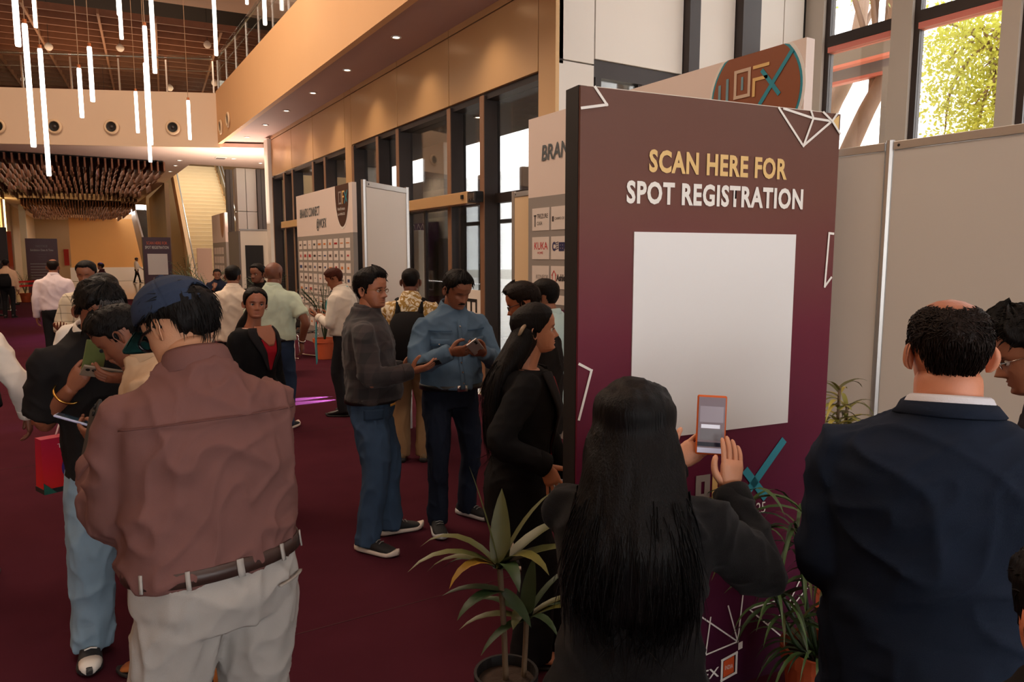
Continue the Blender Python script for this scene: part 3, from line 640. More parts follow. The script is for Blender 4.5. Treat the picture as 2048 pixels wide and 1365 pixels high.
class Person:
    def __init__(s, loc, face, h, label, group=None, build=1.0, belly=0.0, lean=0.0, lean2=0.0, side=0.0, head=(0, 0, 0), woman=False, feet=None, hands=None, poles=None, voxel=0.012, headres=(64, 52), neckw=1.0,
                 skin=(150, 98, 70), seat=None, cat='person', jaw=1.0, twist=0.0, nose=1.0, headw=1.0):
        s.h = h; k = h / 1.72; s.k = k; s.vox = voxel; s.bw = build; s.woman = woman; s.skin = skin_mat(skin)
        s.root = empty('person', (loc[0], loc[1], loc[2] if len(loc) > 2 else 0), -math.radians(face), label=label, cat=cat, group=group)
        a = math.radians
        # spine frame
        hipz = 0.515 * h if seat is None else seat
        s.hip = V3(0, 0, hipz)
        s.L1 = a(lean); s.L2 = a(lean + lean2); s.side = a(side)
        def up(L): return unit(V3(math.sin(s.side), math.sin(L), math.cos(L)))
        s.tw = a(twist)
        # heights along the spine, metres above the hip at scale k
        def spine(t):  # t metres above hip (for 1.72 m)
            t = t * k; m = 0.26 * k; u1 = up(s.L1); u2 = up(s.L2)
            if t <= 0: return s.hip + V3(0, 0, t)
            if t < m: return s.hip + u1 * t
            return s.hip + u1 * m + u2 * (t - m)
        s.spine = spine; s.up1 = up(s.L1); s.up2 = up(s.L2)
        s.neck = spine(0.575); s.shc = spine(0.452)
        sw = (0.158 if woman else 0.182) * k * (0.5 + 0.5 * build)
        cx, sx_ = math.cos(s.tw), math.sin(s.tw); s.lat = V3(cx, sx_, 0); s.fwd = unit(np.cross(s.up2, s.lat)) ; s.fwd = s.fwd if s.fwd[1] > 0 else -s.fwd
        s.sh = {1: s.shc + s.lat * sw, -1: s.shc - s.lat * sw}
        # head
        yw, pt, rl = head; s.hh = 0.228 * k * (0.97 if woman else 1.0)
        s.Rh = (Matrix.Rotation(-a(yw), 3, 'Z') @ Matrix.Rotation(-a(pt), 3, 'X') @ Matrix.Rotation(a(rl), 3, 'Y')); s.Rh = np.array(s.Rh)
        piv = s.neck + s.up2 * 0.055 * k + s.fwd * 0.012 * k   # skull pivot, in head units (0,-.1,.22)
        s.hpiv = piv
        s.headres = headres; s.neckw = neckw; s.jaw = jaw; s.nose = nose; s.headw = headw
        s.feet = feet or {1: (0.10, 0.0, 8), -1: (-0.10, 0.0, -8)}
        s.hands = hands or {}; s.poles = poles or {}; s.hand_frames = {}
        s.seat = seat
        s.arm()
    def H(s, x, y, z):  # head units -> local
        return s.hpiv + s.Rh @ (V3(x, y + 0.10, z - 0.22) * s.hh)
    def HH(s, P): return s.hpiv + ((P + V3(0, 0.10, -0.22)) * s.hh) @ s.Rh.T
    def arm(s):
        s.el = {}; s.wr = {}; k = s.k; la, lf = 0.285 * k, 0.25 * k
        for sd in (1, -1):
            S = s.sh[sd] - s.up2 * 0.0 * k
            tgt = s.hands.get(sd, {}).get('at')
            if tgt is None: tgt = S + V3(sd * 0.07 * k, 0.05 * k, -(la + lf) * 0.97)
            tgt = np.array(tgt, float); d = tgt - S; D = np.linalg.norm(d)
            if D > (la + lf) * 0.995: tgt = S + d / D * (la + lf) * 0.995; d = tgt - S; D = np.linalg.norm(d)
            if D < abs(la - lf) + 0.02: D = abs(la - lf) + 0.02
            a = (la * la - lf * lf + D * D) / (2 * D); hgt = math.sqrt(max(0, la * la - a * a))
            pole = np.array(s.poles.get(sd, (sd * 0.45, -0.6, -0.7)), float); u = unit(d); pv = unit(pole - u * (pole @ u))
            s.el[sd] = S + u * a + pv * hgt; s.wr[sd] = tgt
    # ---- body surfaces
    def torso_rings(s, tmin=-0.06, grow=0.0, belly=0.0, women=None):
        k = s.k; b = s.bw
        if s.woman: T = [(-.10, .165, .11, .125), (0.0, .168, .11, .125), (.08, .140, .105, .10), (.16, .130, .10, .095), (.26, .142, .115, .10), (.34, .152, .135, .10), (.42, .156, .112, .10), (.475, .144, .088, .09), (.51, .105, .072, .08), (.545, .064, .058, .066), (.585, .052, .052, .058)]
        else: T = [(-.10, .170, .115, .12), (0.0, .172, .118, .125), (.08, .163, .120, .11), (.16, .162, .122, .108), (.26, .170, .122, .112), (.36, .182, .125, .118), (.43, .184, .112, .113), (.485, .166, .092, .10), (.515, .128, .08, .09), (.55, .074, .064, .072), (.585, .06, .058, .062)]
        out = []
        for t, w, df, db in T:
            if t < tmin - 1e-6: continue
            wb = b if t < 0.5 else 1 + (b - 1) * 0.4
            bl = belly * math.exp(-((t - 0.08) / 0.13) ** 2)
            out.append((t, w * k * wb + grow + bl * .35, df * k * wb + grow + bl, db * k * wb + grow))
        if out[0][0] > tmin + 1e-6:
            q = [np.interp(tmin, [r[0] for r in out], [r[j] for r in out]) for j in (1, 2, 3)]; out.insert(0, (tmin, *q))
        return out
    def axes(s, t):
        u = s.up1 if t < 0.2 else s.up2; u = V3(0, 0, 1) if t <= 0 else u
        w = min(1, max(0, t / 0.45)); lat = unit(V3(math.cos(s.tw * w), math.sin(s.tw * w), 0)); fw = unit(np.cross(u, lat)); return lat, fw
    def surf(s, t, phi, off=0.0):
        """point on the clothed torso: t metres up the spine, phi degrees from the front towards the right"""
        R = s.rings; ts = [r[0] for r in R]; w, df, db = (np.interp(t, ts, [r[j] for r in R]) for j in (1, 2, 3))
        lat, fw = s.axes(t); a = math.radians(phi); sx, cy = math.sin(a), math.cos(a)
        sx = math.copysign(abs(sx) ** 0.9, sx); cy = math.copysign(abs(cy) ** 0.9, cy)
        return s.spine(t) + lat * (w + off) * sx + fw * ((df if cy > 0 else db) + off) * cy
    def torso_shell(s, mb, rings):
        C = [s.spine(r[0]) for r in rings]; ax = [s.axes(r[0]) for r in rings]
        ring_loft(mb, C, [a[0] for a in ax], [a[1] for a in ax], [r[1] for r in rings], [(r[2], r[3]) for r in rings], 36, 0.9)
    def sleeve(s, mb, sd, r, end=1.0, cuff=None, elbow=1.0):
        """arm tube shoulder->elbow->wrist; r = radii (shoulder, upper, elbow, wrist); end = share of the forearm covered (<=0: short sleeve ends on the upper arm)"""
        S = s.sh[sd]; E = s.el[sd]; Wt = s.wr[sd]; k = s.k
        inn = S - s.lat * sd * 0.07 * k - s.up2 * 0.02
        if end > 0:
            Q = E + (Wt - E) * end
            P = [inn, S, S + (E - S) * .35, S + (E - S) * .7, E + ((S + Q) / 2 - E) * 0.06, E + (Q - E) * .35, E + (Q - E) * .75, Q]
            R = [r[0] * .7, r[0] * .93, (r[0] + r[1]) / 2, r[1], r[2] * 1.04, r[2] * .97, r[3] * 1.08, r[3]]
        else:
            Q = S + (E - S) * (1 + end); P = [inn, S, S + (Q - S) * .4, S + (Q - S) * .75, Q]; R = [r[0] * .8, r[0], (r[0] + r[1]) / 2, r[1], r[1] * 1.02]
        PP = spline(P, 3); RR = np.interp(np.linspace(0, 1, len(PP)), np.linspace(0, 1, len(R)), R); mb.tube(PP, RR * k, 20)
    def legs_pts(s):
        out = {}; k = s.k
        for sd in (1, -1):
            fx, fy, yaw = s.feet[sd]; hip = s.hip + V3(sd * 0.092 * k * (0.6 + 0.4 * s.bw), 0, -0.03); an = V3(fx, fy, 0.085 * k)
            if s.seat is None:
                d = an - hip; D = np.linalg.norm(d); l = 0.5 * h_leg(s.h); a = D / 2; hg = math.sqrt(max(0.0004, l * l - a * a)) if l > a else 0.02
                kn = (hip + an) / 2 + unit(V3(math.sin(math.radians(yaw)), math.cos(math.radians(yaw)), 0)) * min(hg, 0.09) + V3(0, 0, 0.02)
            else: kn = hip + V3(sd * 0.06, 0.42 * k, 0.02); an = V3(fx, 0.42 * k, 0.085)
            out[sd] = (hip, kn, an)
        return out
    def finish(s, me, name, m, wr=0.0, parent=None, seed=0, kind='torso'):
        if wr:
            co = mesh_co(me); no = mesh_no(me)
            wv = np.stack([vnoise(co * 4.0 + 11, seed + 5), vnoise(co * 4.0 + 37, seed + 6), vnoise(co * 4.0 + 71, seed + 7)], 1)
            q = co + 0.05 * wv
            if kind == 'legs': st = V3(11, 11, 6.5)
            else: st = V3(8, 8, 10)
            sk = q.copy(); sk[:, 2] += 0.6 * q[:, 0]; sk2 = q.copy(); sk2[:, 2] -= 0.7 * q[:, 0]
            a = (1 - np.abs(vnoise(sk * st, seed))) ** 3 * 2 - .8; b_ = (1 - np.abs(vnoise(sk2 * st * 1.6 + 50, seed + 1))) ** 3 * 2 - .8; c = vnoise(q * st * 3.1, seed + 2)
            d = wr * (0.55 * a + 0.33 * b_ + 0.18 * c)
            set_co(me, co + no * d[:, None])
        return link(name, me, m, parent or s.root, smooth=True)
    def shirt(s, m, name='shirt', sleeves=1.0, hem=-0.02, grow=0.012, belly=0.0, radii=(.072, .066, .057, .045), wr=0.007, seed=0, collar=True, name_collar='collar', collar_m=None, cuffs=True, smooth=7, open_col=False, neck_t=.7):
        s.rings = s.torso_rings(hem, grow, belly); mb = MB(); s.torso_shell(mb, [r for r in s.rings if r[0] <= neck_t]); s.sl = sleeves; s.belly = belly; s.radii = radii
        for sd in (1, -1):
            e = sleeves[sd] if isinstance(sleeves, dict) else sleeves
            s.sleeve(mb, sd, [x * (0.9 if s.woman else 1.0) * (0.6 + .4 * s.bw) for x in radii], e)
        me = bake(mb.v, mb.f, s.vox, smooth); o = s.finish(me, name, m, wr, seed=seed); s.shirt_o = o
        if collar: s.collar(collar_m or m, name_collar, o, open_col)
        if cuffs:
            for sd in (1, -1):
                e = sleeves[sd] if isinstance(sleeves, dict) else sleeves
                if e > 0.5:
                    Q = s.el[sd] + (s.wr[sd] - s.el[sd]) * e; d = unit(s.wr[sd] - s.el[sd]); r = radii[3] * s.k * (0.9 if s.woman else 1) * (0.6 + .4 * s.bw)
                    MB().tube([Q - d * 0.055, Q - d * 0.05, Q, Q + d * 0.006], [r * 1.0, r * 1.07, r * 1.04, r * .9], 20).build('cuff', m, o, smooth=True)
        return o
    def collar(s, m, name, parent, open_front=False, scale=1.0, hgt=1.0):
        """folded collar round the neck: inner stand up, outer leaf falling outward, gap at the front"""
        k = s.k * scale; n = 40; V = []; F = []; c0 = s.spine(0.555); lat, fw = s.axes(0.56)
        rows = [(0.062, .000), (0.060, .030 * hgt), (0.064, .040 * hgt), (0.070, .034 * hgt), (0.084, -.006), (0.081, -.010), (0.070, .012)]
        g = 24 if open_front else 14
        for j in range(n + 1):
            a = math.radians(g + (360 - 2 * g) * j / n); ca = math.cos(a); sa = math.sin(a)
            pt = max(0, ca) ** 6    # the leaf is longer towards its front points
            for r, z in rows:
                zz = z - (0.05 * pt if z < 0 else 0) - 0.028 * ca * (1 if ca > 0 else 0.4) ; rr = r + (0.016 * pt if z < 0 else 0)
                V.append(c0 + (lat * rr * 1.02 * sa + fw * (rr * 1.02 * ca) + s.up2 * (zz + 0.006)) * k)
        q = len(rows)
        for j in range(n):
            for i in range(q): F.append((j * q + i, j * q + (i + 1) % q, (j + 1) * q + (i + 1) % q, (j + 1) * q + i))
        F.append(tuple(range(q))); F.append(tuple(reversed(range(n * q, n * q + q))))
        return MB().add(V, F).build(name, m, parent, smooth=True)
    def patch(s, t0, t1, p0, p1, m, name, parent, off=0.012, th=0.003, nt=10, npz=10, taper=None):
        """thin panel of cloth lying on the torso between spine heights t0..t1 and angles p0..p1 (taper: angles at the top)"""
        V = []; F = []
        for lay in (off, off - th):
            for i in range(nt + 1):
                f = i / nt; t = t0 + (t1 - t0) * f
                a0, a1 = (p0, p1) if taper is None else (p0 + (taper[0] - p0) * f, p1 + (taper[1] - p1) * f)
                for j in range(npz + 1): V.append(s.surf(t, a0 + (a1 - a0) * j / npz, lay))
        R = (nt + 1) * (npz + 1); w = npz + 1
        for i in range(nt):
            for j in range(npz):
                q = (i * w + j, i * w + j + 1, (i + 1) * w + j + 1, (i + 1) * w + j); F.append(q); F.append(tuple(R + x for x in reversed(q)))
        edge = [j for j in range(w)] + [i * w + npz for i in range(1, nt + 1)] + [nt * w + j for j in range(npz - 1, -1, -1)] + [i * w for i in range(nt - 1, 0, -1)]
        for a, b in zip(edge, edge[1:] + edge[:1]): F.append((b, a, R + a, R + b))
        return MB().add(V, F).build(name, m, parent, smooth=True)
    def trousers(s, m, name='trousers', top=0.07, radii=(.098, .083, .066, .058, .062), wr=0.006, seed=3, belly=0.0, grow=0.006, smooth=6):
        mb = MB(); k = s.k; R = [r for r in s.torso_rings(-0.02, grow, belly * .6) if r[0] < top - 0.01]
        rr = s.torso_rings(-0.02, grow, belly * .6); ts = [r[0] for r in rr]
        R.append((top, *[float(np.interp(top, ts, [r[j] for r in rr])) for j in (1, 2, 3)]))
        C = [s.spine(r[0]) for r in R]; ax = [s.axes(r[0]) for r in R]
        lo = s.hip + V3(0, 0, -0.09 * k)
        ring_loft(mb, [lo] + C, [V3(1, 0, 0)] + [a[0] for a in ax], [V3(0, 1, 0)] + [a[1] for a in ax], [R[0][1] * .8] + [r[1] for r in R], [(R[0][2] * .9, R[0][3] * .9)] + [(r[2], r[3]) for r in R], 32, 0.92)
        lp = s.legs_pts(); s.lp = lp
        for sd in (1, -1):
            hp, kn, an = lp[sd]; b = (0.55 + .45 * s.bw) * k
            P = spline([hp + V3(0, 0, 0.06), hp + V3(0, 0, -0.04), hp + (kn - hp) * .5, kn, kn + (an - kn) * .45, an + V3(0, 0, -0.045 * k)], 4)
            Rr = np.interp(np.linspace(0, 1, len(P)), [0, .2, .4, .6, .8, 1], [radii[0] * .9, radii[0], radii[1], radii[2], radii[3], radii[4]]); mb.tube(P, Rr * b, 24)
        me = bake(mb.v, mb.f, s.vox, smooth); s.trou = s.finish(me, name, m, wr, seed=seed, kind='legs'); s.trtop = top
        return s.trou
    def belt(s, m, t=0.075, hgt=0.035, buckle=None, belly=0.0, grow=0.014, loops=None):
        rr = s.torso_rings(-0.02, grow, belly); ts = [r[0] for r in rr]; n = 48; V = []; F = []
        for dz, g in ((-hgt / 2, 0), (-hgt / 2, .004), (hgt / 2, .004), (hgt / 2, 0)):
            tt = t + dz; w, df, db = (float(np.interp(tt, ts, [r[j] for r in rr])) + g for j in (1, 2, 3)); lat, fw = s.axes(tt); c = s.spine(tt)
            for j in range(n):
                a = 2 * math.pi * j / n; sx, cy = math.sin(a), math.cos(a); sx = math.copysign(abs(sx) ** .92, sx); cy = math.copysign(abs(cy) ** .92, cy)
                V.append(c + lat * w * sx + fw * (df if cy > 0 else db) * cy)
        for i in range(4):
            for j in range(n): F.append((i * n + j, i * n + (j + 1) % n, ((i + 1) % 4) * n + (j + 1) % n, ((i + 1) % 4) * n + j))
        o = MB().add(V, F).build('belt', m, s.root, smooth=True)
        keep = s.rings if hasattr(s, 'rings') else None; s.rings = rr
        if buckle is not None: s.patch(t - hgt * .6, t + hgt * .6, -8, 8, buckle, 'buckle', o, off=0.012, th=0.006, nt=2, npz=4)
        if loops is not None:
            for ph in (-150, -115, 150, 180, 115, 60, -60): s.patch(t - hgt * .62, t + hgt * .60, ph - 1.5, ph + 1.5, loops, 'belt_loop', s.trou, off=0.009, th=0.004, nt=3, npz=1)
        if keep is not None: s.rings = keep
        return o
    def shoe(s, sd, upper_m, sole_m, name='shoe', sneaker=True, length=0.28, lace_m=None):
        fx, fy, yaw = s.feet[sd]; a = math.radians(yaw); fd = V3(math.sin(a), math.cos(a), 0); lt = V3(math.cos(a), -math.sin(a), 0); k = s.k
        if s.seat is not None: fy = 0.42 * k
        o0 = V3(fx, fy, 0) - fd * 0.075 * k; L = length * k
        xs = np.linspace(0, 1, 12); wid = np.interp(xs, [0, .08, .3, .5, .7, .85, .95, 1], [.022, .034, .036, .040, .046, .042, .028, .010]); hgt = np.interp(xs, [0, .06, .2, .32, .5, .7, .88, .97, 1], [.075, .098, .105, .10, .075, .058, .045, .032, .022])
        mb = MB(); C = [o0 + fd * L * x + lt * .006 * sd * math.sin(x * 3) + V3(0, 0, 0.018 + (h_ - .018) * .45) for x, h_ in zip(xs, hgt)]
        ring_loft(mb, C, [lt] * 12, [V3(0, 0, 1)] * 12, list(wid * k), [((h_ - .018) * .58, (h_ - .018) * .45) for h_ in hgt * k], 18, 0.8)
        up = mb.build(name, upper_m, s.root, smooth=True)
        ms = MB(); sw = wid * 1.10 + .002; th = .030 if sneaker else .018
        top = [th * (1 + .35 * math.exp(-(x / .12) ** 2) + .3 * math.exp(-((x - 1) / .1) ** 2)) for x in xs]
        C = [o0 + fd * (L * 1.03 * x - .004) + lt * .006 * sd * math.sin(x * 3) + V3(0, 0, t_ / 2 + .002 + .012 * max(0, x - .85) / .15) for x, t_ in zip(xs, top)]
        ring_loft(ms, C, [lt] * 12, [V3(0, 0, 1)] * 12, list(sw * k), [t_ / 2 for t_ in top], 16, 0.55); ms.build('sole', sole_m, up, smooth=True)
        if lace_m is not None:
            for j in range(4):
                x = .38 + j * .075; z = float(np.interp(x, xs, hgt)) * k + .004; c = o0 + fd * L * x + V3(0, 0, z); MB().tube([c - lt * .024, c + V3(0, 0, .006), c + lt * .024], .0032, 6).build('lace', lace_m, up)
        return up
    def body(s, tint=None, legs=False, beard=0.0, brow=True, lips=True, neck=True, shaved=0.0, ears=True, hair_tint=(.25, .2, .18)):
        """the skin: head, neck, arms, hands and the trunk inside the clothes as one mesh"""
        mb = MB(); P, F, PH, Z = head_grid(*s.headres, jaw=s.jaw, nose=s.nose, width=s.headw); nh = len(P); mb.add(s.HH(P), F)
        if ears:
            for sd in (1, -1): ear_mesh(mb, sd, s.H)
        k = s.k; nb = s.neck - s.up2 * 0.07 * k - s.fwd * 0.01; nt = s.H(0, -.035, .28)
        if neck: mb.tube(spline([nb, (nb + nt) / 2 + s.fwd * .004, nt], 5), np.array([.075, .068, .063, .060, .058, .057, .057, .057, .057, .056, .05]) * k * (0.85 if s.woman else 1.0 * (0.7 + .3 * s.bw)) * s.neckw, 20)
        rr = [(t, w * .86, a * .86, b * .86) for t, w, a, b in s.torso_rings(-0.05, 0, 0)][:-2]; s.torso_shell(mb, rr)
        for sd in (1, -1):
            S, E, Wt = s.sh[sd], s.el[sd], s.wr[sd]; sc = k * (0.85 if s.woman else 1.0) * (0.7 + .3 * s.bw)
            q = spline([S, S + (E - S) * .5, E, E + (Wt - E) * .3, E + (Wt - E) * .7, Wt + unit(Wt - E) * .012], 4)
            mb.tube(q, np.interp(np.linspace(0, 1, len(q)), [0, .2, .4, .55, .8, 1], [.055, .047, .041, .043, .033, .026]) * sc, 18)
            hd = s.hands.get(sd, {}); f = hd.get('f'); n = hd.get('n')
            fa = unit(Wt - E)
            if f is None: f = fa
            if n is None: n = V3(-sd, 0.15, 0)
            kw = {q_: hd[q_] for q_ in ('curl', 'spread', 'thumb', 'thumb_curl', 'curls') if q_ in hd}
            s.hand_frames[sd] = hand_mesh(mb, Wt, np.array(f, float), np.array(n, float), sd == 1, s=k * (.9 if s.woman else 1.0), seg=10 if s.vox < .02 else 7, **kw)
        if legs:
            for sd in (1, -1):
                hp, kn, an = s.legs_pts()[sd]; mb.tube(spline([hp, (hp + kn) / 2, kn, (kn + an) / 2, an + V3(0, 0, -.03)], 3), np.interp(np.linspace(0, 1, 13), [0, .5, 1], [.07, .045, .032]) * k, 14)
        me = mb.mesh('body'); n = len(me.vertices); col = np.ones((n, 4)); g = lambda a_, m_, sd_: np.exp(-((a_ - m_) / sd_) ** 2)
        front = P[:, 1] > 0; ax = np.abs(P[:, 0])
        def mixc(w, c): col[:nh, :3] = col[:nh, :3] * (1 - w[:, None]) + np.array(c) * w[:, None]
        if lips: mixc(front * np.clip(1.6 * g(P[:, 0], 0, .075) * g(Z, .212, .034) - .25, 0, 1) * .8, (.80, .52, .50))
        if beard: 
            w = front * beard * np.clip(sstep(.36, .24, Z) * (1 - 1.0 * g(P[:, 0], 0, .07) * g(Z, .21, .028)), 0, 1); mixc(w, hair_tint)
        if brow: mixc(front * np.clip(1.8 * g(ax, .145, .075) * g(Z, .562 - .10 * (ax - .145), .020) - .25, 0, 1), (.16, .12, .10))
        if shaved: mixc(shaved * sstep(-.06, .10, Z - hairline(PH, HL_MAN)), hair_tint)
        mixc(front * .22 * g(ax, .145, .08) * g(Z, .46, .04), (.6, .45, .42))
        at = me.color_attributes.new('tint', 'FLOAT_COLOR', 'POINT'); at.data.foreach_set('color', col.ravel())
        s.body_o = link('body', me, s.skin, s.root, smooth=True); return s.body_o
    def eyes(s, down=0.0):
        wm = mat('eye_white', srgb(226, 216, 208), 0.25); im = mat('eye_dark', srgb(36, 22, 16), 0.15)
        P, F, PH, Z = None, None, None, None
        for sd in (1, -1):
            c = s.H(sd * .142, .292, .476 ); r = .050 * s.hh
            v = []; f = []; nr, ns = 9, 14
            fd = s.Rh @ V3(sd * 0.0, 1, -down); fd = unit(fd); a = unit(np.cross(fd, s.Rh @ V3(0, 0, 1))); b = np.cross(a, fd)
            e = MB(); e.tube([c - fd * r, c - fd * r * .8, c - fd * r * .3, c + fd * r * .3, c + fd * r * .8, c + fd * r * .97, c + fd * r], np.array([.05, .6, .954, .954, .6, .24, .05]) * r, 14); o = e.build('eye', wm, s.root, smooth=True)
            i = MB(); i.tube([c + fd * r * .80, c + fd * r * .93, c + fd * r * 1.01, c + fd * r * 1.03], np.array([.60, .52, .26, .02]) * r, 14); i.build('iris', im, o, smooth=True)
            # upper lid with lashes
            L = MB(); pts = [s.H(sd * (.145 - .062), .345, .468), s.H(sd * (.145 - .03), .368, .492), s.H(sd * .145, .370, .500), s.H(sd * (.145 + .035), .352, .494), s.H(sd * (.145 + .065), .325, .474)]
            L.tube(spline(pts, 3), np.interp(np.linspace(0, 1, 13), [0, .5, 1], [.006, .013, .006]) * s.hh, 8); L.build('eyelid', im if False else mat('lash_brown', srgb(40, 26, 20), 0.6), s.root, smooth=True)
    def hair(s, m, top=.05, sides=.02, hl=None, bald=None, name='hair', tous=.012, seed=0, res=None, back=None, fringe=None, strands=0, slen=.10, grey=None):
        """hair shell that follows the scalp; negative offsets dip below the skin so the hairline is drawn by the intersection"""
        res = res or s.headres; P, F, PH, Z = head_grid(res[0] + 16, res[1] + 12, face=False, jaw=s.jaw, width=s.headw); hl = hl or HL_MAN
        d = (Z - hairline(PH, hl)) / .05
        edge = vnoise(np.stack([np.degrees(PH) / 7, Z * 14, Z * 0], 1), seed) * .4
        mk = sstep(-.2, 1.0, d + edge)
        if bald is not None: mk = mk * (1 - sstep(1.0, .6, np.hypot(P[:, 0] / bald[2], (P[:, 1] - bald[0]) / bald[1])) * (Z > .6))
        th = sides + (top - sides) * sstep(.55, .92, Z)
        if back is not None: th = th + back * sstep(100, 150, np.degrees(np.abs(PH))) * sstep(.9, .6, Z)
        if fringe is not None: th = th + fringe * sstep(60, 10, np.degrees(np.abs(PH))) * sstep(.65, .8, Z)
        nrm = unit_rows(P - V3(0, 0, .5) * np.array([1, 1, 1]))
        st = np.stack([np.degrees(PH) / 5.0, P[:, 1] * 5, Z * 5], 1); lump = vnoise(st, seed + 3) * .6 + vnoise(st * 2.3 + 9, seed + 4) * .4
        off = -.03 + mk * (th + .03) + mk * tous * lump
        Q = P + nrm * off[:, None]
        keep = [f for f in F if max(mk[list(f)]) > .001]
        mb = MB(); mb.add(s.HH(Q), keep)
        o = mb.build(name, m, s.root, smooth=True)
        if strands:
            idx = np.where(mk > .75)[0]; r = np.random.RandomState(seed + 1); S = MB()
            for i in r.choice(idx, strands):
                p = P[i] + nrm[i] * off[i] * .9; a = PH[i]
                low = Z[i] < .62
                d0 = V3(-.25 * np.sin(a) if not low else .08 * np.sin(a), .35 if not low else -.10, -.2 if not low else -1.0) + r.normal(0, .14, 3)
                d0 = unit(d0 - nrm[i] * (d0 @ nrm[i]) * .9 + nrm[i] * .03); L = slen * (.6 + .8 * r.rand())
                p1 = p + d0 * L * .5 + nrm[i] * .006; p2 = p + d0 * L - nrm[i] * .016
                S.tube(s.HH(np.array([p, p1, p2])), np.array([.007, .006, .001]) * s.hh, 3, caps=False)
            S.build('hair_strands', m, o, smooth=True)['kind'] = 'stuff'
        return o
def h_leg(h): return 0.515 * h - 0.03 - 0.085 * h / 1.72 + 0.012
def unit_rows(a): return a / (np.linalg.norm(a, axis=1)[:, None] + 1e-9)

def phone(P, sd, lab, body_m, screen_m=None, size=(0.075, 0.155, 0.009), off=(0, 0.045, 0.016), tilt=0.0, roll=0.0, flip=False, at=None, frame=None):
    """mobile phone in hand sd of person P: back against the palm, screen along the palm normal"""
    fr = P.hand_frames[sd]; R = P.root.matrix_basis.to_3x3()
    f, n, t = (Vector(fr[q]) for q in 'fnt')
    if frame is not None: f, n = (Vector(frame[0]).normalized(), Vector(frame[1]).normalized()); t = f.cross(n)
    f2 = (Matrix.Rotation(tilt, 3, t) @ f); n2 = (Matrix.Rotation(tilt, 3, t) @ n); t2 = t
    if roll: f2 = Matrix.Rotation(roll, 3, n2) @ f2; t2 = Matrix.Rotation(roll, 3, n2) @ t2
    c = Vector(fr['w']) + t * off[0] + f * off[1] + n * off[2] if at is None else Vector(at)
    M = Matrix((t2, f2, t2.cross(f2))).transposed()
    if M.determinant() < 0: M = Matrix((-t2, f2, (-t2).cross(f2))).transposed()
    W4 = (R @ M).to_4x4(); W4.translation = P.root.matrix_basis @ c
    e = empty('mobile_phone', (0, 0, 0), label=lab, cat='phone'); e.matrix_basis = W4
    w, l, th = size; s_ = 1 if (R @ M @ Vector((0, 0, 1))).dot(R @ n2) > 0 else -1
    MB().box(-w / 2, w / 2, -l / 2, l / 2, -th / 2, th / 2).build('case', body_m, e, bevel=0.004)
    MB().box(-w / 2 + .004, w / 2 - .004, -l / 2 + .005, l / 2 - .005, s_ * th / 2, s_ * (th / 2 + .0012)).build('screen', screen_m or mat('screen_off', srgb(22, 24, 28), 0.08), e)
    for i in range(2): MB().lathe([(0.0001, 0), (.008, 0), (.008, .003), (.006, .0035)], 12).build('camera_lens', M_BLACK, e, loc=(-w * .25, l * .38 - i * .022, -s_ * (th / 2 + .001)), rot=(math.pi if s_ > 0 else 0, 0, 0))
    return e
# ------------------------------------------------------------------ shared looks
HB = hair_mat('hair_black', (20, 16, 15)); HD = hair_mat('hair_dark_brown', (34, 24, 20)); HR = hair_mat('hair_henna', (84, 34, 20)); HG = hair_mat('hair_grey', (96, 92, 92))
LEATHER = mat('belt_leather', srgb(52, 34, 28), 0.45, noise=0.15, nscale=30); LBLACK = mat('belt_black', srgb(20, 18, 18), 0.4)
SOLE_W = mat('sole_white', srgb(206, 190, 176), 0.6); SHOE_D = mat('shoe_dark_knit', srgb(22, 22, 23), 0.75, noise=0.2, nscale=60, bump=0.3, bscale=500); SHOE_BR = mat('shoe_tan', srgb(160, 92, 42), 0.4)
SHOE_B = mat('shoe_black', srgb(20, 18, 18), 0.35); SOLE_D = mat('sole_dark', srgb(28, 26, 26), 0.7); LACE = mat('lace_grey', srgb(120, 118, 114), 0.8)
def jeans(name, c, **kw): return cloth_mat(name, c, noise=0.28, nscale=7, bscale=600, **kw)
GOLD = mat('gold', srgb(214, 164, 84), 0.25, metal=1.0); SILVER = mat('silver_metal', srgb(220, 216, 210), 0.25, metal=1.0)

def free(P, name, mb, m, lab, cat, group=None, smooth=False, bevel=0.0):
    """a separate thing shaped in the person's own space (carried, worn on top)"""
    o = mb.build(name, m, None, smooth=smooth, bevel=bevel, label=lab, cat=cat, group=group); o.matrix_basis = P.root.matrix_basis.copy(); return o

